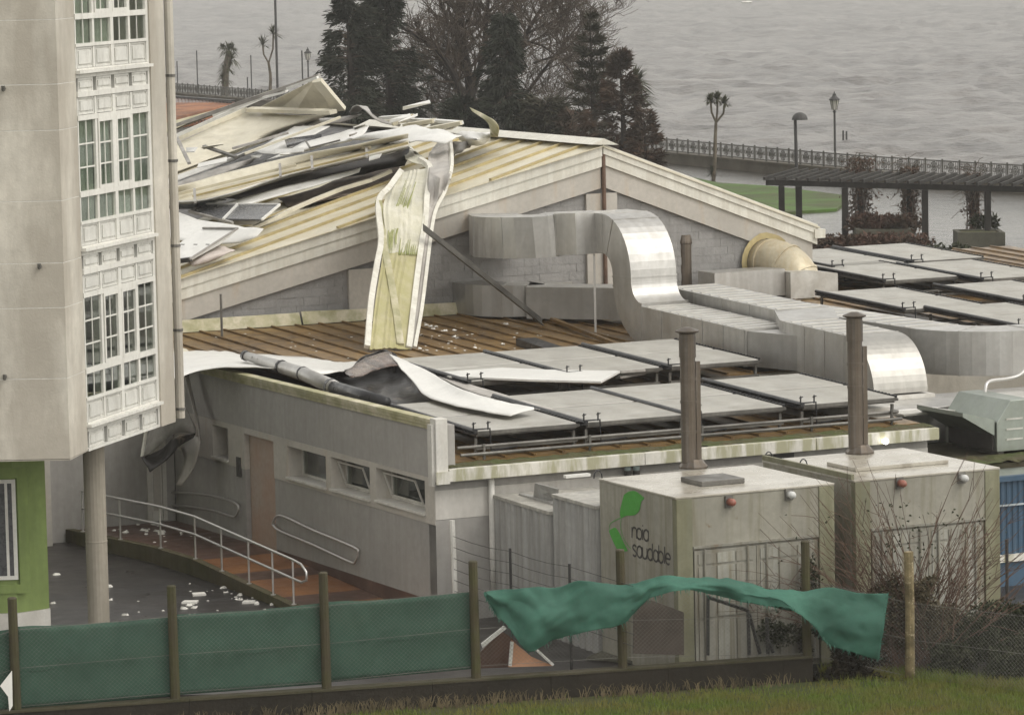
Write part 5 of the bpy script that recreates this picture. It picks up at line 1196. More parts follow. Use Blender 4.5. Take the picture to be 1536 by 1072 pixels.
hbeam('edge_lip', [(152, 288), (100, 360), (52, 425), (64, 590), (48, 690), (20, 860), (2, 1070)], .13, m_verge)
hbeam('middle_lip', [(52, 425), (70, 520), (72, 600), (100, 740), (128, 900), (150, 1062)], .16, m_capm)
hbeam('edge_lip', [(240, 235), (282, 275), (268, 400), (262, 500), (240, 640), (212, 860), (188, 1075)], .13, m_verge)
sheet('side_fold', [hrow([(276, 290), (272, 450), (262, 560), (240, 760), (215, 920), (194, 1082)]), hrow([(330, 320), (310, 450), (285, 560), (268, 760), (243, 920), (212, 1078)])], m_lilac, hs_, nu=6, nv=3, rough=.03, rib=0)
sheet('upper_fold', [hrow([(276, 215), (300, 180), (345, 138), (372, 150)]), hrow([(278, 300), (310, 290), (350, 270), (376, 280)]), hrow([(272, 470), (290, 450), (320, 410), (345, 390)])], m_lilac, hs_, nu=5, nv=5, rough=.03, rib=0)
hbeam('edge_lip', [(372, 145), (378, 270), (350, 375), (312, 450), (292, 530), (270, 700), (245, 900), (214, 1075)], .08, m_verge)
sheet('torn_curl', [hrow([(158, 158), (165, 200), (180, 240), (225, 255)]), hrow([(190, 185), (215, 215), (235, 245), (250, 262)]), hrow([(215, 205), (250, 225), (275, 250), (284, 285)])], m_moss, hs_, rough=.05)
hbeam('edge_lip', [(158, 158), (200, 195), (245, 235)], .09, m_verge)
# fallen beam
fbm = MB(); p0_ = hpnt(215, 550)-DB*.45; p1_ = rzp(813, 488, .06)
d = (p1_-p0_); xs_ = V3((.4, 0, 1)).normalized()
fbm.pp(p0_, d, V3((0, .0, .17)), -DB*.015); fbm.pp(p0_-DB*.016, d, -DB*.12, UP*.015)
tag(fbm.build('fallen_beam', m_steelg), 'thin dark angle beam leaning from the hanging sheet down to the annex roof', 'beam')
def roofstick(x0, y0, x1, y1, w_, h_, m, name, lab, cat='batten'):
    mb = MB(); mb.beam(rzp(x0, y0, .09), rzp(x1, y1, .09), w_, h_); return tag(mb.build(name, m), lab, cat)
roofstick(780, 460, 935, 520, .10, .08, m_deck, 'batten', 'brown batten on the rusty deck under the lower gable duct')
roofstick(788, 512, 842, 530, .45, .16, m_blackp, 'loose_manifold', 'short black tray lying on the rusty deck by the back-row collectors', 'manifold')
roofstick(935, 519, 980, 519, .22, .10, m_wsheet, 'foam_strip', 'white strip of foam on a collector by the long duct', 'debris')
pr0 = rzp(333, 506); mb = MB(); mb.tube([pr0, pr0+UP*1.0], .03, 6); tag(mb.build('pipe_stub', m_steelg), 'thin upright pipe on the annex roof near the apartment block', 'pipe')
rb = MB(); lr = random.Random(8)
def rubble(mb, p, s):
    n = len(mb.v); k = 6
    for i in range(k):
        t = 6.283*i/k; r = s*lr.uniform(.5, 1); mb.v.append(p+V3((r*math.cos(t), r*math.sin(t), .005)))
    for i in range(k):
        t = 6.283*i/k; r = s*lr.uniform(.3, .7); mb.v.append(p+V3((r*math.cos(t), r*math.sin(t), s*lr.uniform(.2, .6))))
    for i in range(k): j = (i+1) % k; mb.f.append((n+i, n+j, n+k+j, n+k+i))
    mb.f.append(tuple(n+k+i for i in range(k)))
for i in range(70):
    x = lr.gauss(660, 60); y = lr.uniform(485, 528)
    if 540 < x < 625: continue
    rubble(rb, rzp(x, y, .01), lr.choice([.02, .03, .04, .08]))
for i in range(40): rubble(rb, rzp(lr.uniform(270, 1000), lr.uniform(500, 540), .01), .035)
tag(rb.build('roof_rubble', m_rubble), kind='stuff')
rb = MB()
for i in range(30):
    t = lr.random(); x = 320+(400-320)*t + lr.gauss(0, 14); y = 872+(915-872)*t + lr.gauss(0, 5); rubble(rb, zp(x, y, GZ), lr.choice([.02, .035, .05, .08]))
for x, y in ((283, 908), (288, 907), (276, 913), (336, 873), (80, 905), (85, 862), (165, 900), (165, 880), (188, 923), (380, 905), (360, 893), (292, 912)): rubble(rb, zp(x, y, GZ), .09)
for i in range(26): rubble(rb, AB(lr.uniform(-1.7, -.2), lr.uniform(10.0, 13), -.33), lr.choice([.04, .06, .1]))
for i in range(12): rubble(rb, zp(lr.uniform(190, 330), lr.uniform(870, 930), GZ), .035)
tag(rb.build('yard_rubble', m_rubble), kind='stuff')
lr2 = random.Random(41); lab_ = ['flat white foam piece near the ramp kerb in the yard', 'narrow white strip lying in the wet yard', 'broken white board piece below the ramp kerb', 'white board piece by the second fence post']
for i, (x, y) in enumerate(((340, 873), (300, 893), (373, 905), (285, 905))):
    c = zp(x, y, GZ); a = lr2.uniform(-.4, .4); d = V3((math.cos(a), math.sin(a), 0)); e = V3((-d.y, d.x, 0)); L, w_ = lr2.uniform(.18, .36), lr2.uniform(.1, .25)
    mb = MB(); mb.prism([c-d*L/2, c+d*L*.4-e*.03, c+d*L/2+e*w_, c-d*L*.35+e*w_*1.1], UP*.035); tag(mb.build('foam_board', m_rubble), lab_[i], 'debris')
# planks and boards in the back of the yard
for i, (x0, y0, x1, y1, lab) in enumerate([(72, 738, 120, 752, 'thick plank leaning at the back of the yard by the column'), (72, 790, 122, 805, 'upper of two pale boards lying behind the column'), (72, 805, 100, 800, 'lower of two pale boards lying behind the column')]):
    mb = MB(); z = GZ+.55 if i == 0 else GZ+.08; mb.beam(zp(x0, y0, z), zp(x1, y1, z), .22 if i == 0 else .1, .14 if i == 0 else .06); tag(mb.build('plank', m_conc), lab, 'plank')
# ================================================================== sheets on the annex roof edge
a1f = lambda X, Y: (250+X/3.746, 480+Y/3.746)
a4f = lambda X, Y: (560+X/3.84, 480+Y/3.84)
def zr(f, P): return [zp(*f(X, Y), z) for X, Y, z in P]
tsheet('roof_sheet', 'big white bent sheet lying over the parapet beside the apartment block', [
    zr(a1f, [(20, 140, 2.6), (200, 155, 2.7), (450, 186, 2.8), (750, 206, 2.75), (1010, 216, 2.6), (1190, 195, 2.6)]),
    zr(a1f, [(20, 230, 3.0), (200, 215, 3.1), (450, 220, 3.15), (750, 250, 3.05), (980, 255, 2.9), (1110, 235, 2.75)]),
    zr(a1f, [(20, 335, 3.15), (190, 278, 3.25), (450, 262, 3.3), (760, 288, 3.2), (950, 290, 3.1), (1060, 262, 2.9)])], m_wsheet, rough=.04, nu=7, nv=5)
tsheet('roof_sheet', 'crumpled pale end of sheet next to the drainpipe at roof height', [zr(a1f, [(10, 150, 2.75), (90, 165, 2.8), (165, 190, 2.75)]), zr(a1f, [(10, 215, 2.95), (80, 205, 2.95), (150, 200, 2.9)])], m_creamp, rough=.08)
tsheet('roof_strip', 'thin cream strip along the white bent sheet on the annex roof', [zr(a1f, [(720, 190, 2.62), (950, 190, 2.65), (1180, 186, 2.6)]), zr(a1f, [(760, 208, 2.6), (950, 222, 2.62), (1110, 215, 2.6)])], m_cream, rough=.02)
tsheet('torn_membrane', 'black torn membrane folded up between the white sheets on the annex roof', [
    zr(a1f, [(1030, 290, 3.0), (1080, 235, 3.1), (1190, 180, 3.15), (1250, 172, 3.2), (1330, 250, 3.0), (1450, 410, 2.8), (1540, 425, 2.75)]),
    zr(a1f, [(900, 300, 2.95), (1020, 300, 2.9), (1150, 270, 2.8), (1240, 270, 2.8), (1320, 340, 2.75), (1430, 440, 2.75), (1540, 460, 2.75)]),
    zr(a1f, [(700, 270, 2.9), (880, 340, 2.8), (1050, 400, 2.7), (1160, 440, 2.7), (1260, 470, 2.7), (1400, 480, 2.7), (1540, 490, 2.7)])], m_memb, rough=.10, nu=5, nv=5, cat='membrane')
tsheet('torn_membrane', 'brown wet flap standing up at the foot of the hanging sheet', [
    zr(a1f, [(1000, 290, 3.12), (1090, 225, 3.2), (1200, 178, 3.25), (1262, 180, 3.2)]), zr(a1f, [(1040, 320, 3.1), (1130, 300, 3.05), (1230, 260, 3.05), (1300, 250, 3.05)])], mat('wet_brown_flap', (.17, .12, .095), .3, var=.5, scale=2.5), rough=.06, cat='membrane')
tsheet('roof_sheet', 'white tapering sheet that sweeps down to a point over the front solar collector', [
    zr(a4f, [(90, 195, 3.3), (190, 232, 3.25), (330, 300, 3.15), (480, 385, 3.1), (700, 458, 3.0), (925, 506, 2.95)]),
    zr(a4f, [(130, 235, 3.25), (215, 300, 3.15), (330, 370, 3.05), (500, 440, 3.0), (700, 500, 2.95), (915, 518, 2.93)]),
    zr(a4f, [(165, 280, 3.2), (230, 350, 3.1), (300, 430, 3.0), (480, 490, 2.95), (660, 532, 2.9), (790, 546, 2.9)])], m_wsheet, rough=.03, nu=5, nv=4)
bx = thing('white_box_section', zp(780, 560, 2.9), 'white flat box section lying across the collectors with an open dark end', 'roof panel')
def zq(P): return [zp(*a4f(X, Y), z) for X, Y, z in P]
mb = MB(); mb.prism(zq([(272, 264, 3.0), (500, 263, 3.0), (1000, 284, 3.0), (1422, 292, 3.0), (1312, 352, 3.0), (900, 342, 3.0), (440, 322, 3.0)]), UP*-.04); mb.build('top_face', m_wsheet, bx)
mb = MB(); mb.grid([zq([(442, 324, 2.95), (900, 345, 2.95), (1310, 353, 2.95)]), zq([(520, 345, 2.80), (900, 362, 2.78), (1312, 372, 2.78)])]); mb.build('front_face', m_lilac, bx)
mb = MB(); mb.grid([zq([(1314, 354, 2.95), (1420, 295, 2.95)]), zq([(1316, 375, 2.78), (1420, 318, 2.78)])]); mb.build('shaded_end', m_ink, bx)  # near-black quad painted as the shaded inside of the box
mb = MB(); mb.beam(zp(*a4f(1420, 296), 2.98), zp(*a4f(1560, 286), 2.98), .12, .05); mb.beam(zp(*a4f(1410, 330), 2.8), zp(*a4f(1560, 305), 2.8), .12, .05); mb.build('end_lip', m_gsheet, bx)
for X in (785, 1035): mb = MB(); p = zp(*a4f(X, 345), 2.9); mb.cbox(p-V3((0, .05, 0)), .06, .05, .1); mb.build('clip', m_steelg, bx)
tsheet('roof_strip', 'grey flat strip beneath the tapering white sheet', [zr(a4f, [(300, 282, 2.95), (600, 380, 2.9), (880, 465, 2.86), (1048, 513, 2.83)]), zr(a4f, [(400, 335, 2.95), (560, 410, 2.9), (760, 470, 2.86), (940, 515, 2.84)])], m_lilac, rough=.01)
# long tube lying on the parapet
tb = thing('fallen_manifold', zp(470, 570, 3.1), 'dented grey collector pipe lying along the parapet with its slotted end up', 'pipe')
tp = [zp(*a1f(X, Y), z) for X, Y, z in ((445, 200, 3.35), (640, 262, 3.3), (770, 302, 3.25), (940, 378, 3.2))]
mb = MB(); mb.tube(tp, [.09, .13, .14, .15], 10); mb.build('pipe', m_duct, tb, smooth=True)
mb = MB(); mb.tube([tp[3], zp(*a1f(1100, 425), 3.15), zp(*a1f(1240, 460), 3.1)], [.13, .13, .09], 10); mb.build('dark_sleeve', m_blackp, tb, smooth=True)
for q0_, q1_, r_ in ((tp[0]-(tp[1]-tp[0])*.03, tp[0]+(tp[1]-tp[0])*.03, .11), (tp[1].lerp(tp[2], .02), tp[1].lerp(tp[2], .08), .15), (tp[1].lerp(tp[2], .95), tp[2], .15), (tp[2].lerp(tp[3], .9), tp[2].lerp(tp[3], .96), .16)):
    mb = MB(); mb.tube([q0_, q1_], r_, 10); mb.build('ring', m_blackp, tb)
for i in range(5):
    mb = MB(); p = tp[0].lerp(tp[1], .25+i*.16)+V3((0, -.13, .03)); mb.cbox(p, .09, .03, .05); mb.build('slot', m_ink, tb)
# torn gutter strip and sheets hanging at the entrance
fA = lambda x, y, a=-.5: ap(x, y, a)
hg = thing('hanging_scrap', fA(250, 680), 'dark torn sheet hanging from the annex corner beside the white door', 'roof sheet')
sheet('broad_sheet', [[fA(218, 640, -.72), fA(250, 620, -1.0), fA(272, 600, -.8), fA(292, 640, -.5)], [fA(213, 684, -1.3), fA(235, 672, -1.1), fA(262, 650, -.9), fA(294, 650, -.5)]], m_gsheet, hg, rough=.05)
sheet('lower_lip', [[fA(213, 684, -1.35), fA(238, 676, -.72), fA(262, 656, -1.0), fA(293, 650, -.6)], [fA(225, 708, -1.3), fA(244, 694, -1.15), fA(266, 672, -.95), fA(290, 656, -.6)]], m_memb, hg, rough=.04)
sheet('narrow_strip', [[fA(272, 672, -.7), fA(276, 690, -.7), fA(270, 712, -.75), fA(265, 727, -.8)], [fA(293, 652, -.5), fA(300, 664, -.5), fA(290, 700, -.6), fA(272, 728, -.75)]], m_lilac, hg, rough=.06)
sheet('edge_curl', [[fA(277, 560, -.35), fA(286, 595, -.35), fA(294, 630, -.4), fA(300, 664, -.45)], [fA(283, 560, -.2), fA(291, 595, -.2), fA(298, 630, -.3), fA(302, 664, -.4)]], m_lilac, hg, rough=.02)
hbm = MB(); hbm.beam(fA(213, 685, -1.3), fA(220, 640, -1.15), .05, .05); hbm.build('edge_strip', m_verge, hg)

# ================================================================== fence in front: posts, chain link, netting, low wall
WF = FL                                              # foot of the low wall face
def fwall(x, y, off=0.): return plp(x, y, FL+fn*off, fn)
lo, hi = FL-fd*6, FR+fd*.35
ztL, ztR = fwall(100, 1060).z, fwall(1190, 985).z
wl = thing('low_wall', FL.lerp(FR, .5), 'low dark mossy wall that carries the mesh fence', 'wall')
def wtop(s): return ztL+(ztR-ztL)*s/((FR-FL).length)
Lw = (FR-FL).length; s = -6.0
while s < Lw+.3:
    e = min(s+2.0, Lw+.35); mb = MB(); P, Q = FL+fd*s, FL+fd*(e-.006)
    mb.prism([P, Q, Q+UP*(wtop(e)-GZ-.04), P+UP*(wtop(s)-GZ-.04)], -fn*.22); mb.build('wall_section', m_lowwall, wl)
    mb = MB(); mb.prism([P+UP*(wtop(s)-GZ-.038)+fn*.015, Q+UP*(wtop(e)-GZ-.038)+fn*.015, Q+UP*(wtop(e)-GZ)+fn*.015, P+UP*(wtop(s)-GZ)+fn*.015], -fn*.25); mb.build('cap', m_lowcap, wl); s = e
# dead weeds against the wall
wd = MB(); lr = random.Random(21)
for i in range(620):
    s = lr.uniform(-3, Lw) if lr.random() < .8 else lr.gauss(5.5, 1); p = FL+fd*s+fn*lr.uniform(.02, .25)+UP*0; p.z = GZ+.01
    k = 2 if lr.random() < .8 else 5
    for j in range(k):
        d = V3((lr.uniform(-.5, .5), lr.uniform(-.3, .2), 1)); h = lr.uniform(.05, .32); q = p+d*h*.6; r = p+d*h+V3((lr.uniform(-.1, .1), 0, -.06))
        wdt = V3((.007, 0, 0)); wd.face(p-wdt, p+wdt, q+wdt*.8, q-wdt*.8); wd.face(q-wdt*.8, q+wdt*.8, r)
tag(wd.build('dead_weeds', mat('straw_weed', (.19, .15, .085), .8, var=.45, scale=3)), kind='stuff')
fence = thing('mesh_fence', FL.lerp(FR, .5)+UP*.4, 'chain-link fence on mossy posts standing on the low dark wall', 'fence')
posts = [(25, 897, 1064, m_post), (263, 879, 1043, m_post), (490, 859, 1026, m_post), (714, 842, 1003, m_post), (934, 825, 990, m_post), (1211, 812, 984, m_post)]
ppos = []
for x, yt, yb_, m in posts:
    q = fwall(x, yb_, -.10); t = plp(x, yt, q, fn); mb = MB(); zb = q.z-.25
    mb.tube([V3((q.x, q.y, zb)), V3((q.x-.006, q.y, (zb+t.z)/2)), V3((q.x-.012, q.y, t.z))], [.082, .076, .074], 10); po = mb.build('post', m, fence)
    mb = MB(); mb.tube([V3((q.x-.012, q.y, t.z)), V3((q.x-.012, q.y, t.z+.02))], [.078, .06], 10); mb.build('cap', m_lowcap, po); ppos.append((q, t))
qR = plp(1365, 1018, FR+fn*0, V3((0, 1, 0))); qR = zp(1365, 1018, GZ); tR = plp(1364, 827, qR, V3((0, 1, 0)))
mb = MB(); mb.tube([V3((qR.x, qR.y, GZ-.1)), V3((qR.x+.01, qR.y, .6)), V3((qR.x, qR.y, tR.z))], [.088, .08, .082], 10); mb.build('post', m_postl, fence)
ppos.append((qR, tR))
# chain link wires: diagonals in each bay, one mesh
cl = MB()
def mesh_bay(P, Q, h0, h1):
    """P,Q feet; h0,h1 heights at both ends"""
    d = Q-P; L = V3((d.x, d.y, 0)).length; st = .075; n = int((L+1.4)/st)
    for sgn in (1, -1):
        for i in range(n):
            s0 = i*st - 1.4 if sgn > 0 else i*st
            pts = []
            for (s, z) in ((s0, 0.), (s0+sgn*1.4, 1.4)): pts.append((s, z))
            (sa, za), (sb, zb) = pts
            if sa > sb: (sa, za), (sb, zb) = (sb, zb), (sa, za)
            if sb <= 0 or sa >= L: continue
            def at(s): return za+(zb-za)*(s-sa)/(sb-sa)
            s_a, s_b = max(sa, 0), min(sb, L); z_a, z_b = at(s_a), at(s_b)
            A_ = P+d*(s_a/L)+UP*z_a*(h0+(h1-h0)*s_a/L)/1.4; B_ = P+d*(s_b/L)+UP*z_b*(h0+(h1-h0)*s_b/L)/1.4
            if (B_-A_).length > .02: cl.tube([A_, B_], .0017, 3, cap=False)
feet = [FL-fd*2.2-fn*.1] + [p[0] for p in ppos[:]] + [zp(1560, 1044, GZ), zp(1800, 1070, GZ)]
hts = [1.35]*(len(feet)-1) + [1.35]
for i in range(len(feet)-1): 
    mesh_bay(feet[i]+UP*.02, feet[i+1]+UP*.02, 1.3, 1.3)
tag(cl.build('chain_link', m_wire, fence), kind='stuff')
for k in range(3):
    mb = MB()
    mb.tube([f+UP*(.05+.62*k) for f in feet], .004, 4, cap=False); mb.build('tension_wire', m_wire, fence)
# netting tied to the fence, bay by bay
def net_bay(x0, x1, yt0, yt1, yb0, yb1, lab, off=.02):
    rows = []
    for j in range(8):
        t = j/7; r = []
        for i in range(22):
            s = i/21; x = x0+(x1-x0)*s; y = (yt0+(yt1-yt0)*s)*(1-t)+(yb0+(yb1-yb0)*s)*t
            sag = 3.0*math.sin(math.pi*s)*(1-t) + 1.2*noise.noise(V3((x*.03, t*2, 0)))*(1-t)
            r.append(fwall(x, y+sag, off-.21 + .04*noise.noise(V3((x*.012, y*.02, 0))) + .035*noise.noise(V3((x*.06+y*.04, y*.012, 4))) + .02*noise.noise(V3((x*.13-y*.1, y*.03, 8))) + .012*(abs(t-.5) < .08)))
        rows.append(r)
    o = tag(sheet('privacy_netting', rows, m_net, thick=.004, nu=2, nv=2), lab, 'netting', 'green netting along the fence')
    mb = MB(); q = [plp(x0+(x1-x0)*i/12, (yt0+(yt1-yt0)*i/12)*.46+(yb0+(yb1-yb0)*i/12)*.54+1.5*math.sin(i*1.3), FL+fn*(off-.195), fn) for i in range(13)]
    mb.tube(q, .005, 5); mb.build('seam', m_net, o)
net_bay(-60, 25, 947, 941, 1072, 1066, 'green netting bay left of the first fence post, at the photo edge')
net_bay(26, 262, 939, 924, 1063, 1043, 'green netting bay below the apartment block and its column')
net_bay(264, 489, 921, 903, 1042, 1025, 'green netting bay between the second and third fence posts')
net_bay(491, 713, 902, 886, 1023, 1002, 'green netting bay below the grey annex wall corner')
mb = MB(); mb.prism([fwall(0, 1028, .09), fwall(18, 1005, .09), fwall(19, 1058, .09), fwall(14, 1066, .09), fwall(12, 1044, .09)], fn*.004); tag(mb.build('torn_scrap', m_wsheet), 'white torn scrap caught on the fence at the left edge', 'scrap')
cols = [((725, 886), (729, 893), .0), ((745, 884), (741, 921), .02), ((774, 881), (761, 942), .06), ((800, 881), (793, 980), .10), ((835, 880), (832, 963), .18), ((872, 871), (886, 945), .25), ((930, 876), (937, 933), .18),
    ((965, 870), (960, 907), .25), ((995, 863), (985, 890), .35), ((1035, 865), (1030, 884), .40), ((1084, 865), (1085, 893), .42), ((1121, 872), (1145, 905), .45), ((1160, 880), (1190, 912), .45), ((1205, 884), (1222, 945), .35),
    ((1245, 880), (1243, 968), .3), ((1290, 889), (1283, 976), .35), ((1333, 889), (1318, 990), .45)]
rows = []
for j in range(7):
    t = j/6; r = []
    for i, (p, q, o) in enumerate(cols):
        x = p[0]+(q[0]-p[0])*t; y = p[1]+(q[1]-p[1])*t + 3*noise.noise(V3((i*.8, t*2, 9))) + (random.Random(i*7).uniform(-5, 5) if j == 6 else 0)
        bul = o + .16*math.sin(math.pi*t)*(.4+.6*(.5+.5*noise.noise(V3((i*.6, t*1.3, 2))))) + .14*math.sin(i*2.1+t*2.)*t + .10*noise.noise(V3((i*1.3, t*2.5, 7)))
        if 9 <= i <= 13: bul += .25*t - .1
        r.append(fwall(x, y, bul))
    rows.append(r)
o = tag(sheet('flapping_netting', rows, m_netl, thick=.003, nu=9, nv=9, rough=.05, fs=1.6, crease=.028), 'long green net torn loose and flapping in the wind on the right', 'netting')
fr_ = MB(); frr = random.Random(9)
for i in range(len(cols)-1):
    for k in range(12):
        t = frr.random(); q = rows[-1][i].lerp(rows[-1][i+1], t); L = frr.uniform(.02, .12); fr_.face(q+V3((-.008, 0, .03)), q+V3((.008, 0, .03)), q+V3((frr.gauss(0, .03), frr.gauss(0, .03), -L)))
for k in range(26):
    t = frr.random(); j = min(int(t*6), 5); q = rows[j][-1].lerp(rows[j+1][-1], t*6-j); fr_.face(q+V3((-.03, 0, -.008)), q+V3((-.03, 0, .008)), q+V3((frr.uniform(.02, .10), 0, frr.gauss(0, .03))))
tag(fr_.build('frayed_edge', m_netl, o), kind='stuff')
und = []
for j in range(4):
    t = j/3; und.append([fwall(x, y0+(y1-y0)*t, .05+.12*math.sin(math.pi*t)) for x, y0, y1 in ((1020, 872, 884), (1050, 874, 886), (1090, 876, 896), (1130, 885, 906), (1165, 892, 912), (1195, 900, 916))])
sheet('shaded_underside', und, m_net, o, thick=.004, nu=4, nv=3, rough=.05)  # darker net colour stands in for the shade under the fold
# things behind the fence: boards, bin, inner fence
mb = MB(); p = zp(663, 893, GZ+.4); mb.lathe((p.x, p.y, GZ), [(.17, 0), (.20, .62), (.215, .63), (.215, .68), (.18, .68), (.17, .6)], 14); tag(mb.build('waste_bin', m_ink), 'dark waste bin at the foot of the annex corner', 'bin')
def bf(x, y, off=-.6): return fwall(x, y, off)
mb = MB(); mb.prism([bf(722, 965), bf(756, 938), bf(760, 942), bf(724, 971)], -fn*.04); tag(mb.build('white_plank', m_wsheet), 'white slat lying behind the fence left of the loose net', 'slat')
mb = MB(); mb.prism([bf(720, 978, -.75), bf(752, 945, -.75), bf(775, 962, -.75), bf(768, 1000, -.75), bf(720, 1002, -.75)], -fn*.05); tag(mb.build('brown_board', m_tiled), 'brown board leaning behind the fence under the loose net', 'board')
mb = MB(); mb.prism([bf(763, 1000, -.45), bf(768, 960, -.5), bf(798, 985, -.5), bf(830, 998, -.45)], -fn*.05); tag(mb.build('terracotta_piece', m_terra), 'broken terracotta piece with white edges behind the fence', 'debris')
mb = MB(); mb.beam(bf(765, 998, -.42), bf(768, 962, -.42), .05, .05); tag(mb.build('plaster_edge', m_wsheet), 'white plaster edge left of the terracotta piece', 'debris'); mb = MB(); mb.beam(bf(806, 975, -.42), bf(829, 996, -.42), .12, .04); tag(mb.build('plaster_edge', m_wsheet), 'wide white plaster edge right of the terracotta piece', 'debris')
mb = MB(); mb.prism([bf(952, 902, -.72), bf(978, 900, -.72), bf(1026, 918, -.72), bf(1026, 982, -.72), bf(950, 980, -.72)], -fn*.05); tag(mb.build('dark_board', mat('dark_brown_board', (.10, .08, .065), .7, var=.3)), 'dark board standing against the foot of the logo container', 'board')
mb = MB(); mb.prism([zp(880, 985, GZ+.06), zp(945, 958, GZ+.06), zp(1010, 985, GZ+.06), zp(1000, 995, GZ+.06)], UP*-.05); tag(mb.build('earth_step', m_plant), 'brown earth step behind the fence at the foot of the logo container', 'step')
nf = thing('inner_wire_fence', AB(.5, -3, GZ), 'thin dark posts with sagging wires in front of the corrugated containers', 'fence')
tops = []
for x, y in ((680, 800), (765, 822), (854, 845)):
    p = plp(x, y, AB(-.2, -4.6, 0), DA); p = AB(-.25, -1.0 - 2.4*((x-680)/85), 0); q = plp(x, y, p, V3((0, 1, 0))); tops.append(q)
    if x > 700: mb = MB(); mb.tube([V3((q.x, q.y, GZ)), q], .025, 6); mb.build('post', m_iron, nf)
for k in range(6):
    mb = MB(); pts = []
    for i in range(len(tops)-1):
        for t in (0, .33, .66): p = tops[i].lerp(tops[i+1], t); pts.append(p-UP*(.05+.2*k + .04*math.sin(t*3)))
    pts.append(tops[-1]-UP*(.05+.2*k)); e = tops[-1]+(tops[-1]-tops[-2]); pts.append(e-UP*(.1+.2*k)); mb.tube(pts, .006, 4, cap=False); mb.build('wire', m_iron, nf)
for i, (x, y) in enumerate(((1066, 870), (1120, 900), (1150, 905))):
    pass
gt = thing('broken_gate', bf(1090, 950, -.8), 'dark broken gate frame at the container door under the flapping net', 'gate')
for P in (((1062, 892), (1062, 982)), ((1062, 895), (1122, 915)), ((1122, 915), (1124, 982)), ((1124, 920), (1140, 980)), ((1150, 925), (1152, 980)), ((1150, 955), (1160, 978))):
    mb = MB(); mb.beam(bf(*P[0], -.8), bf(*P[1], -.8), .05, .05, V3((.3, 1, .1))); mb.build('bar', m_iron, gt)
mb = MB(); q = zp(1511, 920, GZ+.2); mb.tube([V3((q.x, q.y, GZ)), V3((q.x, q.y, .95))], .03, 6); tag(mb.build('thin_post', m_iron), 'thin dark post behind the bushes at the right edge', 'post')
# ================================================================== waterfront
swl = thing('sea_wall', SW[4], 'low stone sea wall along the flooded promenade', 'wall')
rl = thing('sea_railing', SW[4]+UP*.6, 'ornate grey iron railing on top of the sea wall', 'railing')
WH = .62
def pline(P, st):
    out = []; carry = 0
    for p, q in zip(P, P[1:]):
        L = (q-p).length; n = max(1, round(L/st))
        for i in range(n): out.append((p.lerp(q, i/n), p.lerp(q, (i+1)/n)))
    return out
for p, q in pline(SW, 6):
    d = (q-p).normalized(); n = V3((d.y, -d.x, 0)); n = n if n.y > 0 else -n
    mb = MB(); mb.prism([p-n*.1, q-n*.1, q+n*.5, p+n*.5], UP*(WH-.1)); mb.prism([p+UP*(WH-.098)-n*.16, q+UP*(WH-.098)-n*.16, q+UP*(WH-.098)+n*.5, p+UP*(WH-.098)+n*.5], UP*.098); mb.prism([p+n*.48, q+n*.48, q+n*.7, p+n*.7], UP*-2); mb.build('wall_section', m_swall, swl)
RHT = .72
for p, q in pline(SW, 1.3):
    d = q-p; L = d.length; o = p+UP*WH+V3((0, .15, 0)); mb = MB(); e = d.normalized()
    mb.beam(o+UP*RHT, o+d+UP*RHT, .07, .06); mb.beam(o+UP*.08, o+d+UP*.08, .05, .05)
    mb.beam(o, o+UP*(RHT+.10), .09, .09, V3((0, 1, 0)))
    for i in range(1, 9): mb.beam(o+d*(i/9)+UP*.1, o+d*(i/9)+UP*(RHT-.02), .022, .022, V3((0, 1, 0)))
    c = o+d*.5+UP*.40
    for r in (.26, .15): mb.tube([c+e*(r*math.cos(t*.524))+UP*(r*math.sin(t*.524)) for t in range(13)], .024, 4, cap=False)
    for a in (.0, .785, 1.57, 2.356): mb.beam(c-(e*math.cos(a)+UP*math.sin(a))*.24, c+(e*math.cos(a)+UP*math.sin(a))*.24, .025, .025, V3((0, 1, 0)))
    for t in (.2, .8): mb.tube([o+d*t+UP*.42+e*(.10*math.cos(k*.785))+UP*(.10*math.sin(k*.785)) for k in range(9)], .02, 4, cap=False)
    mb.build('railing_panel', m_ironl, rl)
def lantern(base, H, lab):
    t = thing('lantern_lamp', base, lab, 'street lamp', 'old style lantern lamps on the promenade')
    mb = MB(); mb.lathe(base, [(.16, 0), (.16, .35), (.09, .45), (.06, .6), (.055, H-1.05), (.11, H-1.0), (.05, H-.95), (.05, H-.9)], 10); mb.build('post', m_iron, t)
    mb = MB(); mb.lathe(base+UP*(H-.90), [(.12, 0), (.22, .50)], 6); mb.build('lantern_glass', m_lampg, t)
    mb = MB()
    for k in range(6): a = k*1.0472; mb.beam(base+V3((.125*math.cos(a), .125*math.sin(a), H-.90)), base+V3((.23*math.cos(a), .23*math.sin(a), H-.38)), .03, .03, V3((0, 1, 0)))
    mb.build('lantern_frame', m_iron, t)
    mb = MB(); mb.lathe(base+UP*(H-.395), [(.30, 0), (.28, .06), (.12, .2), (.09, .26), (.10, .30), (.03, .36), (.02, .45)], 10); mb.build('lantern_hood', m_iron, t)
lb = zp(1253, 268, PZ); lantern(lb, plp(1251, 139, lb, V3((0, 1, 0))).z-PZ, 'lantern street lamp standing by the railing, right of the plain curved lamp')
lb = zp(464, 172, PZ); lantern(lb, plp(464, 72, lb, V3((0, 1, 0))).z-PZ, 'lantern street lamp at the left beside the tall dark conifers')
lb = zp(1197, 335, PZ); h = plp(1193, 170, lb, V3((0, 1, 0))).z-PZ
t = thing('street_lamp', lb, 'plain dark street lamp with a half-dome head behind the pergola', 'street lamp')
mb = MB(); mb.tube([lb, lb+UP*(h-.3)+V3((-.06, 0, 0))], [.09, .07], 10); mb.build('pole', m_iron, t)
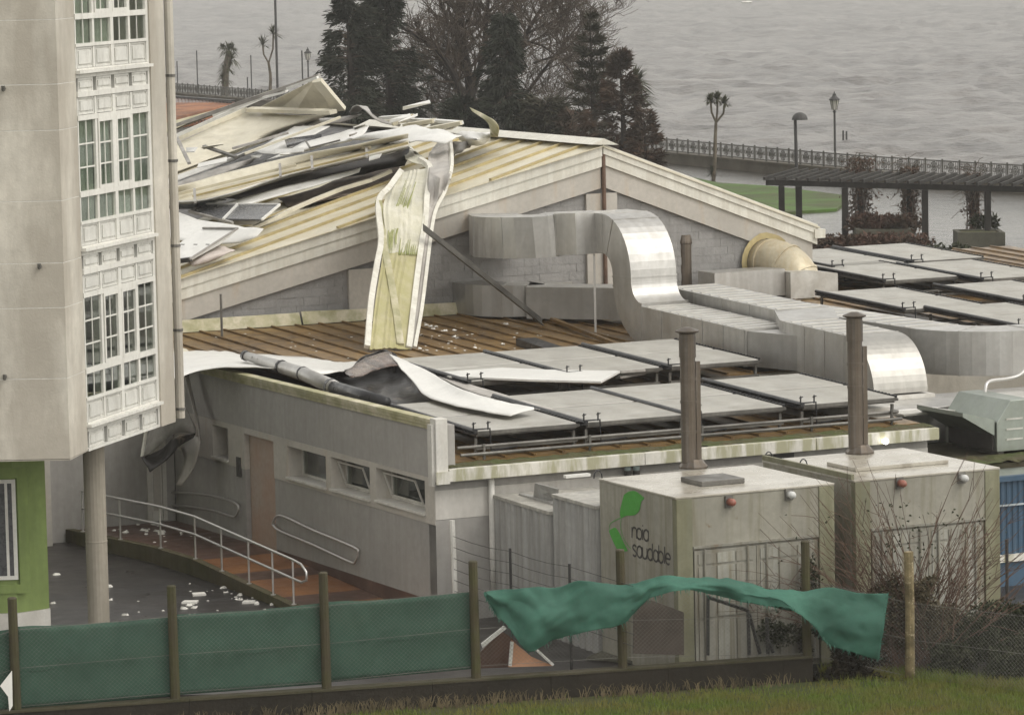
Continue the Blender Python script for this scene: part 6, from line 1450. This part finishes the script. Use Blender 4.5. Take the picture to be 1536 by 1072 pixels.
mb = MB(); c = lb+UP*(h-.30)+V3((-.06, 0, 0)); rows = []
for i in range(6):
    a = i/5*math.pi/2; rows.append([c+V3((.20+.36*math.cos(a)*math.cos(k*.4488)-.0, .36*math.cos(a)*math.sin(k*.4488), .34*math.sin(a))) for k in range(15)])
mb.grid(rows); mb.face(*reversed(rows[0][:-1])); mb.build('lamp_head', m_iron, t, smooth=False)
for x, yb_, yt, r, lab in ((260, 147, 74, .05, 'leftmost thin pole on the shore beside the drainpipe'), (267, 147, 92, .05, 'short thin pole right of the leftmost pole on the shore'), (297, 150, 76, .05, 'thin pole left of the shaggy palm'), (378, 152, 83, .05, 'thin pole right of the shaggy palm'), (372, 152, 116, .05, 'short stub pole right of the shaggy palm'), (417, 160, -60, .10, 'tall grey mast rising out of the top of the photo at the left'), (455, 162, 76, .06, 'thin pole beside the left lantern lamp')):
    b = zp(x, yb_, PZ); z = plp(x, yt, b, V3((0, 1, 0))).z; mb = MB(); mb.tube([b, V3((b.x, b.y, z))], r, 6); tag(mb.build('pole', m_iron), lab, 'pole', 'poles on the left shore')
b = zp(297, 150, PZ); mb = MB()
for x, y in ((1265, 222), (1270, 222)):
    p = zp(x, y, SZ); mb = MB(); zt_ = plp(x, 196 if x == 1265 else 197, p, V3((0, 1, 0))).z; mb.tube([V3((p.x, p.y, SZ-.3)), V3((p.x, p.y, zt_))], .06, 8); tag(mb.build('mooring_post', m_iron), ('left' if x == 1265 else 'right')+' one of two mooring posts in the sea beside the lantern lamp', 'post', 'mooring posts in the sea')
# pergola
F0, F1 = zp(1268, 361, PZ), zp(1482, 369, PZ); Bk0, Bk1 = zp(1291, 346, PZ), zp(1460, 353, PZ)
pn = V3(((F1-F0).y, -(F1-F0).x, 0)).normalized(); pbn = V3(((Bk1-Bk0).y, -(Bk1-Bk0).x, 0)).normalized()
fq = plp(1388, 280, F0, pn); zt_ = fq.z
pg = thing('pergola', F0.lerp(F1, .5), 'long dark timber pergola over the flooded promenade', 'pergola')
fl = plp(1150, 268, F0, pn); fr_ = plp(1720, 290, F0, pn); fl.z = fr_.z = zt_
bl = plp(1192, 252, Bk0, pbn); br = plp(1740, 272, Bk0, pbn); bl.z = br.z = zt_
mb = MB(); mb.beam(fl, fr_, .16, .24); mb.build('front_beam', m_timber, pg); mb = MB(); mb.beam(bl, br, .16, .24); mb.build('back_beam', m_timber, pg)
nr = 34
for i in range(nr):
    t0 = i/(nr-1); p, q = fl.lerp(fr_, t0)+UP*.19, bl.lerp(br, t0)+UP*.19; d = (q-p).normalized(); mb = MB(); mb.beam(p-d*.5, q+d*.5, .09, .14); mb.build('rafter', m_timber, pg)
cols_p = [(F0, pn, x, y) for x, y in ((1199, 355), (1268, 361), (1388, 368), (1482, 370), (1575, 374))] + [(Bk0, pbn, x, y) for x, y in ((1173, 340), (1291, 346), (1365, 347), (1460, 353), (1560, 358))]
colfeet = []
for P, n, x, y in cols_p:
    b = plp(x, y, P, n); b.z = PZ; mb = MB(); mb.beam(b, V3((b.x, b.y, zt_-.12)), .26, .26, V3((0, 1, 0))); mb.build('column', m_timber, pg, bevel=.03); colfeet.append(b)
# planters
def planter(x0, x1, yb_, h, lab):
    p, q = zp(x0, yb_, PZ), zp(x1, yb_, PZ); t = thing('stone_planter', p.lerp(q, .5), lab, 'planter', 'stone planters under the pergola'); d = q-p
    for o, e in ((p, d), (p+V3((0, 1.6, 0)), d)): mb = MB(); mb.pp(o, e, V3((0, .18, 0)), UP*h); mb.build('side', m_plant, t)
    for o in (p+V3((0, .182, 0)), q+V3((-.18, .182, 0))): mb = MB(); mb.pp(o, V3((.18, 0, 0)), V3((0, 1.416, 0)), UP*h); mb.build('end', m_plant, t)
    mb = MB(); mb.pp(p+UP*(h-.15)+V3((.18, .19, 0)), d-V3((.37, 0, 0)), V3((0, 1.4, 0)), UP*.1); mb.build('soil', m_soil, t)
planter(1437, 1508, 374, .68, 'stone planter at the right pergola columns standing in the flood')
planter(1285, 1372, 366, .6, 'stone planter under the vine-covered pergola columns')

# ================================================================== vegetation
def leaf(mb, p, d, L, w_, rn):
    s_ = d.cross(V3((rn.uniform(-1, 1), rn.uniform(-1, 1), rn.uniform(-1, 1)))); 
    if s_.length < 1e-4: return
    s_.normalize(); mb.face(p-s_*w_*.5, p+d*L*.5+s_*w_*.0-s_*w_*.6, p+d*L, p+d*L*.45+s_*w_*.6)
def conifer(name, lab, base, H, R, n, m, seed, group=None, taper=.8, droop=-.1, leafL=.36, leafW=.07, lo=.02, gap=.0, whorl=0, flat=.8):
    rn = random.Random(seed); t = thing(name, base, lab, 'tree', group)
    mb = MB(); mb.tube([base-UP*.3, base+UP*H*.5+V3((.1, 0, 0)), base+UP*H*.97], [.02*H+.08, .013*H+.03, .02], 7); mb.build('trunk', m_bark, t)
    bm = MB(); lf = MB(); nb = int(n/30)
    for b in range(nb):
        f = lo+(1-lo)*rn.random()**1.1
        if whorl: f = (round(f*whorl)+rn.uniform(-.18, .18))/whorl
        f = min(max(f, lo), .995)
        az = rn.uniform(0, 6.283); prof = (1-f)**taper*min(1, (f+.05)/.16)**.5
        lob = noise.noise(V3((math.cos(az)*1.5, math.sin(az)*1.5, f*H*.45+seed)))
        if gap and lob < -gap: continue
        rr = R*prof*(.5+.62*rn.random())*(1+.75*lob) + .10
        o = base+UP*H*f; dr = V3((math.cos(az), math.sin(az)*flat, 0)); lift = droop+.45*f
        tip = o+dr*rr+UP*lift*rr
        bm.tube([o, o.lerp(tip, .5)+UP*.05*rr, tip], [.03, .02, .006], 3, cap=False)
        for k in range(30):
            s_ = rn.random()**.45; p = o.lerp(tip, s_)+V3((rn.gauss(0, .07), rn.gauss(0, .07), rn.gauss(-.03, .06)))*(.5+.5*rr)
            d = (dr*rn.uniform(.5, 1.1)+V3((rn.gauss(0, .32), rn.gauss(0, .32), rn.gauss(droop*1.6+lift*.5, .30)))).normalized()
            leaf(lf, p, d, leafL*rn.uniform(.6, 1.5), leafW*rn.uniform(.6, 1.2), rn)
    bm.build('branches', m_twig, t); lf.build('crown', m, t)
def at_tree(x, yb_, yt):
    b = zp(x, yb_, PZ); return b, plp(x, yt, b, V3((0, 1, 0))).z-PZ
b, H = at_tree(528, 290, -70); conifer('conifer_tree', 'left of two tall dark conifers behind the torn roof', b, H, 2.3, 27000, m_leafd, 1, 'tall dark conifers', taper=.62, droop=-.2, gap=.18)
b, H = at_tree(586, 284, -85); conifer('conifer_tree', 'right of two tall dark conifers, beside the bare tree', b, H, 2.3, 27000, m_leafd, 2, 'tall dark conifers', taper=.62, droop=-.2, gap=.18)
b, H = at_tree(762, 296, 20); conifer('conifer_tree', 'broad dark evergreen in front of the bare tree, behind the hall ridge', b, H, 2.2, 24000, m_leafd, 3, taper=.6, droop=-.3, gap=.22)
b, H = at_tree(700, 300, 150); conifer('evergreen_shrub', 'low dark evergreen at the foot of the bare tree', b, H, 2.2, 12000, m_leafd, 9, taper=.4, droop=-.1)
b, H = at_tree(820, 300, 150); conifer('evergreen_shrub', 'low dark evergreen between the broad evergreen and the small cypress', b, H, 2.0, 12000, m_leafc, 10, taper=.4, droop=-.1, gap=.1)
b, H = at_tree(890, 308, 26); conifer('cypress_tree', 'small pointed olive cypress with an open crown above the hall ridge', b, H, 1.9, 9500, m_leafc, 4, taper=.85, droop=.05, leafL=.34, gap=.22, whorl=15)
b, H = at_tree(934, 312, 80); conifer('cypress_tree', 'russet bushy cypress right of the pointed olive one', b, H, 1.8, 10500, m_leafr, 5, taper=.65, droop=-.05, gap=.22)
b, H = at_tree(968, 318, 165); conifer('evergreen_shrub', 'russet shrub at the right foot of the cypress pair', b, H, 1.0, 3500, m_leafr, 6, taper=.5, droop=.0, gap=.1)
b, H = at_tree(862, 318, 175); conifer('evergreen_shrub', 'russet undergrowth at the left foot of the pointed cypress', b, H, 1.6, 5000, m_leafr, 7, taper=.4, droop=.0, gap=.05)
# bare broadleaf tree
def bare_tree(name, lab, base, limbs, seed, m=m_twig):
    rn = random.Random(seed); t = thing(name, base, lab, 'tree'); tr = MB(); tw = MB(); cnt = [0]
    def grow(mb, p, d, L, r, lev):
        k = 4; pts = [p]; q = p; dd = d
        for i in range(k):
            dd = (dd+V3((rn.gauss(0, .13), rn.gauss(0, .13), rn.gauss(.03, .10)))).normalized(); q = q+dd*(L/k); pts.append(q)
        mb.tube(pts, [max(.011, r*(1-.14*i)) for i in range(k+1)], 5 if r > .05 else 3, cap=False)
        if lev <= 0: return
        nb = 4 if lev > 2 else 5
        for j in range(nb):
            s_ = rn.uniform(.25, 1.0); i = min(int(s_*k), k-1); o = pts[i].lerp(pts[i+1], s_*k-i)
            a = V3((rn.gauss(0, 1), rn.gauss(0, .8), rn.gauss(.25, .6))).normalized(); nd = (dd*.75+a*.75).normalized()
            grow(tw if lev < 4 else mb, o, nd, L*rn.uniform(.5, .78), r*rn.uniform(.42, .6), lev-1); cnt[0] += 1
    for P, r, lev in limbs:
        mb = tr; mb.tube(cr(P, 4), [r*(1-.55*i/(4*(len(P)-1))) for i in range(4*(len(P)-1)+1)], 8)
        Q = cr(P, 4); n = len(Q)
        for j in range(24):
            i = rn.randrange(n//4, n-1); d = (Q[i+1]-Q[i]).normalized(); a = V3((rn.gauss(0, 1), rn.gauss(0, .7), rn.gauss(.3, .5))).normalized()
            grow(tw, Q[i], (d*.6+a*.8).normalized(), rn.uniform(1.3, 2.4), r*.32, lev-1)
        grow(tr, Q[-1], (Q[-1]-Q[-2]).normalized(), 2.2, r*.45, lev)
    tr.build('trunk', m_bark, t); tag(tw.build('twigs', m, t), kind='stuff')
tb_ = zp(714, 276, PZ); D_ = tb_.y
tp_ = lambda x, y, dy=0: yp(x, y, D_+dy)
bare_tree('bare_tree', 'large leafless broadleaf tree between the dark conifers', tb_, [
    ([tb_, tp_(712, 200), tp_(704, 120, .3), tp_(694, 60, .6), tp_(688, -10, .8), tp_(684, -60, .8)], .30, 3),
    ([tp_(708, 175), tp_(680, 110, -.5), tp_(655, 75, -.8), tp_(620, 50, -1)], .20, 3), ([tp_(706, 150), tp_(725, 80, .8), tp_(730, 20, 1.2), tp_(738, -50, 1.2)], .19, 3),
    ([tp_(712, 185), tp_(690, 140, .8), tp_(660, 110, 1.2), tp_(628, 92, 1.5)], .15, 3), ([tp_(712, 205), tp_(760, 110, -.8), tp_(790, 50, -1), tp_(820, 0, -1)], .17, 3),
    ([tp_(712, 215), tp_(780, 150, 1), tp_(820, 100, 1), tp_(850, 60, 1.2)], .13, 3), ([tp_(726, 60), tp_(770, 10, .4), tp_(800, -40, .5)], .13, 3), ([tp_(700, 90), tp_(670, 30), tp_(650, -30)], .13, 3),
    ([tp_(712, 220), tp_(660, 175, .5), tp_(630, 150, .6)], .09, 3), ([tp_(714, 220), tp_(800, 185, .5), tp_(845, 150, .6)], .09, 3), ([tp_(790, 50, -1), tp_(835, 30, -1), tp_(862, 10, -1)], .08, 3), ([tp_(800, 95, -1), tp_(840, 80, -1), tp_(868, 55, -1)], .07, 3), ([tp_(780, 60, -1.2), tp_(815, 70, -1.4), tp_(850, 100, -1.5), tp_(866, 130, -1.5)], .07, 3), ([tp_(690, 20, .8), tp_(660, -5), tp_(640, -30)], .09, 3)], 5)
# palms
def fronds(mb, c, R, n, rn, up=.2, w_=.07, droop=.7, wind=0.):
    for i in range(n):
        a = rn.uniform(0, 6.283); el = rn.uniform(-.5, 1.3)+up*.3; d = V3((math.cos(a)*math.cos(el)+wind, math.sin(a)*math.cos(el), math.sin(el))).normalized(); L = R*rn.uniform(.7, 1.15)
        s_ = d.cross(UP); s_ = s_.normalized() if s_.length > .05 else V3((1, 0, 0)); p1 = c+d*L*.55; p2 = c+d*L+V3((wind*.3*L, 0, -droop*L*.35*(1-abs(d.z)*.5)))
        mb.face(c-s_*w_*.35, c+s_*w_*.35, p1+s_*w_*.5, p1-s_*w_*.5); mb.face(p1-s_*w_*.5, p1+s_*w_*.5, p2)
def cordyline(lab, stem, heads, R, n, seed, r0_=.11):
    rn = random.Random(seed); t = thing('cabbage_palm', stem[0], lab, 'palm'); mb = MB(); k = len(cr(stem, 3)); mb.tube(cr(stem, 3), [r0_*(1-.35*i/k) for i in range(k)], 8)
    for h in heads: mb.tube([stem[-1], stem[-1].lerp(h, .5)+V3(((h.x-stem[-1].x)*.35, 0, -.02)), h], r0_*.5, 6)
    mb.build('trunk', m_trunkp, t)
    for h in heads: mb = MB(); fronds(mb, h, R, n, rn, .5); mb.build('crown', m_palm, t)
pb_ = zp(1070, 272, PZ); ph = lambda x, y, dy=0: yp(x, y, pb_.y+dy)
cordyline('cabbage palm with forked trunk and three leaf heads on the far lawn', [pb_, ph(1072, 240), ph(1073, 205), ph(1074, 184)], [ph(1066, 152), ph(1076, 150, .3), ph(1087, 156, -.3)], .60, 90, 3)
mb = MB(); rn = random.Random(2); fronds(mb, ph(1068, 262), .55, 70, rn, .8, .06, .3); tag(mb.build('tuft_plant', m_shrub), 'spiky tuft at the foot of the forked cabbage palm', 'plant')
pb2 = zp(403, 160, PZ); ph2 = lambda x, y: yp(x, y, pb2.y)
cordyline('windblown cabbage palm with two heads beside the tall mast at the left', [pb2, ph2(406, 120), ph2(403, 95)], [ph2(394, 68), ph2(410, 52)], 1.0, 60, 4, .14)
pb3 = zp(338, 153, PZ); rn = random.Random(6); t = thing('shaggy_palm', pb3, 'shaggy palm with drooping skirt of leaves at the left shore', 'palm'); p3 = lambda x, y: yp(x, y, pb3.y)
mb = MB(); mb.tube([pb3, p3(338, 110), p3(344, 80)], .28, 8); mb.build('trunk', m_trunkp, t); mb = MB()
for x, y, R in ((343, 76, 1.0), (346, 90, 1.1), (340, 104, 1.1), (336, 120, 1.0), (348, 72, .6), (334, 72, .6)): fronds(mb, p3(x, y), R, 70, rn, -.1, .10, 1.0)
mb.build('crown', m_palm, t)
pb4 = zp(962, 300, PZ); rn = random.Random(7); t = thing('fan_palm', pb4, 'dark palm whose fan of leaves shows behind the russet cypress', 'palm'); p4 = lambda x, y: yp(x, y, pb4.y+1.5)
mb = MB(); mb.tube([pb4+V3((0, 1.5, 0)), p4(958, 200), p4(955, 140)], .18, 8); mb.build('trunk', m_trunkp, t); mb = MB(); fronds(mb, p4(953, 128), 1.15, 150, rn, .3, .09, .9, .25); fronds(mb, p4(962, 150), .9, 60, rn, -.4, .09, 1.0, .35); mb.build('crown', m_palm, t)
# hedges, shrubs, vines
def bush(name, lab, pts, m, n, seed, cat='shrub', L=.22, w_=.09, par=None, twigs=0):
    rn = random.Random(seed); mb = MB()
    for i in range(n):
        c, r = pts[rn.randrange(len(pts))]; v = V3((rn.gauss(0, 1), rn.gauss(0, 1), rn.gauss(0, 1))).normalized()*rn.random()**.4
        p = c+V3((v.x*r[0], v.y*r[1], v.z*r[2])); 
        if noise.noise(p*1.3+V3((seed, 0, 0))) < -.28: continue
        leaf(mb, p, V3((rn.gauss(0, 1), rn.gauss(0, 1), rn.gauss(.3, .7))).normalized(), L*rn.uniform(.6, 1.3), w_, rn)
    o = mb.build(name, m); return tag(o, lab, cat)
hp_ = [(zp(x, 388-(x-1225)*.02, PZ)+UP*.42, (.75, .8, .55)) for x in range(1222, 1390, 14)]
bush('russet_hedge', 'russet hedge just beyond the roof collectors, below the pergola', hp_, m_hedge, 9000, 1, 'hedge')
bush('planter_shrub', 'dark shrub in the planter under the vine-covered columns', [(zp(x, 362, PZ)+UP*.75, (.7, .6, .35)) for x in range(1290, 1372, 14)], m_hedge, 3200, 2)
bush('lawn_shrub', 'small green shrub on the lawn strip beyond the collectors', [(zp(x, 394, PZ)+UP*.3, (.6, .5, .4)) for x in (1408, 1422, 1436)], m_shrub, 1800, 3)
bush('planter_shrub', 'sparse shrub in the right-hand planter', [(zp(x, 366, PZ)+UP*.8, (.35, .4, .4)) for x in (1470, 1485)], m_shrub, 700, 4)
def vine(lab, foot, seed, R=.45, top=2.9, n=800):
    rn = random.Random(seed); t = thing('climbing_vine', foot, lab, 'vine', 'vines on the pergola columns'); mb = MB()
    for i in range(16):
        a = rn.uniform(0, 6.28); pts = []
        for k in range(8): z = top*k/7*rn.uniform(.92, 1.0); r = .18+R*.5*rn.random()+.12*max(0, z-1.8); a += rn.uniform(-.5, .5); pts.append(foot+V3((r*math.cos(a), r*math.sin(a), z)))
        mb.tube(pts, .022, 3, cap=False)
    for i in range(60):
        p = foot+V3((rn.gauss(0, .2), rn.gauss(0, .2), rn.uniform(.6, top+.4))); d = V3((rn.gauss(0, 1), rn.gauss(0, .6), rn.gauss(.1, .6))).normalized(); mb.tube([p, p+d*.45, p+d*.8+V3((0, 0, -.2))], .012, 3, cap=False)
    mb.build('stem', m_twig, t); lf = MB()
    for i in range(n):
        z = rn.random()**.8*top; p = foot+V3((rn.gauss(0, R*.6), rn.gauss(0, R*.6), z)); leaf(lf, p, V3((rn.gauss(0, 1), rn.gauss(0, 1), rn.gauss(0, 1))).normalized(), .16, .07, rn)
    lf.build('leaves', m_hedge, t)
vine('thick brown vine on the second pergola column from the left', colfeet[6], 1, .55, 3.1, 1100); vine('brown vine on the middle back column of the pergola', colfeet[7], 2, .4, 2.8, 800); vine('sparse vine on the right back column above the planter', colfeet[8], 3, .3, 2.6, 500)
# orange roof at the far left
hz = 3.2
hb0 = [zp(215, 196, hz-1.0), zp(262, 192, hz-1.0)]
oh = thing('tiled_house', zp(270, 190, PZ), 'low building with an orange tiled roof seen past the drainpipe', 'house')
e0_, e1_ = zp(180, 200, 1.6), zp(352, 178, 1.6); r0_, r1_ = zp(180, 141, 3.6), zp(352, 157, 3.6)
e0_, e1_, r0_, r1_ = zp(150, 204, 2.2), zp(350, 176, 2.2), zp(150, 140, 2.9), zp(350, 155, 2.9)
mb = MB(); mb.prism([e0_, e1_, r1_, r0_], UP*-.15); mb.build('roof', m_roofo, oh)
for i in range(40):
    t_ = i/39; mb = MB(); mb.beam(e0_.lerp(e1_, t_)+UP*.04, r0_.lerp(r1_, t_)+UP*.04, .16, .10); mb.build('tile_row', m_tiled, oh)
mb = MB(); mb.beam(r0_+UP*.05, r1_+UP*.05, .3, .25); mb.build('ridge', m_iron, oh)
mb = MB(); mb.prism([V3((p.x, p.y, PZ)) for p in (e0_.lerp(r0_, .05), e1_.lerp(r1_, .05), r1_, r0_)], UP*3.2); mb.build('wall', m_wallw, oh)
# bare shrub in front of the second container
sb = zp(1376, 1006, GZ); rn = random.Random(12)
st = thing('bare_shrub', sb, 'tall leafless red-brown shrub fanning up in front of the second container', 'shrub'); mb = MB(); tw = MB()
for i in range(125):
    o = sb+V3((rn.gauss(0, .30), rn.gauss(.05, .18), 0)); a = rn.gauss(0, .36); L = rn.uniform(1.9, 3.9); b_ = rn.gauss(-.02, .08)
    d = V3((math.sin(a), b_, math.cos(a))); pts = [o]; q = o; sg = 1 if a > 0 else -1
    for k in range(7):
        d = (d+V3((sg*rn.uniform(-.01, .09), rn.gauss(0, .03), -rn.uniform(0, .05)))+V3((rn.gauss(0, .04), 0, 0))).normalized(); q = q+d*(L/7); pts.append(q)
    mb.tube(pts, [.012*(1-.1*k) for k in range(8)], 4, cap=False)
    for k in range(rn.randrange(2, 7)):
        i_ = rn.randrange(2, 7); e = (d+V3((rn.gauss(0, .7), rn.gauss(0, .4), rn.gauss(.2, .4)))).normalized(); l_ = rn.uniform(.15, .7); tw.tube([pts[i_], pts[i_]+e*l_*.5, pts[i_]+e*l_+V3((0, 0, -.03))], .005, 3, cap=False)
for i in range(16):                                              # long arching shoots to the left
    o = sb+V3((rn.gauss(-.5, .3), rn.gauss(0, .15), 0)); pts = [o]; d = V3((-.35-rn.random()*.3, 0, 1)).normalized(); q = o; L = rn.uniform(2.4, 3.6)
    for k in range(9): d = (d+V3((-.11, rn.gauss(0, .02), -.085))).normalized(); q = q+d*(L/9); pts.append(q)
    mb.tube(pts, [.011*(1-.08*k) for k in range(10)], 4, cap=False)
    for k in range(5): i_ = rn.randrange(3, 9); e = V3((rn.gauss(0, .7), rn.gauss(0, .4), rn.gauss(.4, .5))).normalized(); tw.tube([pts[i_], pts[i_]+e*rn.uniform(.1, .4)], .005, 3, cap=False)
mb.build('stems', m_stem, st); tag(tw.build('twigs', m_stem, st), kind='stuff')
lf = MB()
for i in range(260): p = sb+V3((rn.gauss(-.1, .8), rn.gauss(0, .2), rn.uniform(.9, 2.9))); leaf(lf, p, V3((rn.gauss(0, 1), rn.gauss(0, 1), rn.gauss(0, 1))).normalized(), .06, .035, rn)
lf.build('leaves', m_shrub, st)
# bushes on the slope at the right end of the fence
def bz(x, y, dz, r): return (zp(x, y, GZ)+UP*dz, r)
bush('dense_bush', 'dense dark green bush behind the mesh in the lower right corner', [bz(1440, 1004, .5, (.7, .3, .5)), bz(1500, 985, .4, (.8, .5, .6)), bz(1555, 985, .4, (.8, .5, .6)), bz(1420, 1010, .2, (.5, .3, .35)), bz(1490, 1020, .2, (.7, .3, .35)), bz(1550, 1015, .3, (.6, .4, .5))], m_shrub, 26000, 8, L=.085, w_=.035)
bush('brown_bush', 'brown withered bush at the foot of the bare shrub', [bz(1345, 1006, 1.0, (.55, .25, .7)), bz(1400, 1008, 1.0, (.45, .25, .65)), bz(1300, 1008, .55, (.35, .22, .45))], mat('withered_leaf', (.075, .062, .035), .85, scale=2, c2=(.11, .09, .055)), 14000, 9, L=.075, w_=.03)
bush('dark_bush', 'dark brown heap of dead growth at the end of the low wall under the net', [bz(1235, 1020, .2, (.4, .2, .35)), bz(1275, 1018, .28, (.4, .2, .45)), bz(1310, 1016, .18, (.3, .2, .3)), bz(1225, 1000, .45, (.3, .2, .35))], m_hedge if False else mat('dead_growth', (.042, .034, .022), .9, scale=2), 14000, 10, L=.08, w_=.03)
bush('ivy_tuft', 'ivy tuft on the container door beside the fence post', [(bp(1215, 880, -7.5), (.15, .1, .6)), (bp(1170, 945, -7.5), (.4, .1, .3))], m_shrub, 1300, 14, L=.07, w_=.04)
gt_ = MB(); rn = random.Random(31)
for i in range(5000):
    x = rn.uniform(1230, 1600); y = 1012+rn.gauss(0, 5)+(x-1360)*.13*(x > 1360); p = zp(x, y, GZ); a = rn.uniform(0, 6.28); h = rn.uniform(.06, .2); d = V3((math.cos(a), math.sin(a), 0)); gt_.face(p-d*.008, p+d*.008, p+UP*h+V3((rn.gauss(0, .05), rn.gauss(0, .05), 0)))
tag(gt_.build('verge_grass', m_blade), kind='stuff')
# whitecaps on the sea
fo = MB(); rn = random.Random(17)
# ================================================================== rain haze
hzm = bpy.data.materials.new('haze_air'); hzm.use_nodes = True; t_ = hzm.node_tree; t_.nodes.remove(t_.nodes['Principled BSDF'])
pv_ = t_.nodes.new('ShaderNodeVolumePrincipled'); pv_.inputs['Density'].default_value = .00028; pv_.inputs['Color'].default_value = (.93, .92, .90, 1); pv_.inputs['Anisotropy'].default_value = .2
t_.links.new(pv_.outputs[0], t_.nodes['Material Output'].inputs['Volume'])
mb = MB(); mb.xyz(-2700, 2700, -60, 6600, -4.5, 18.0); tag(mb.build('haze', hzm), kind='stuff')
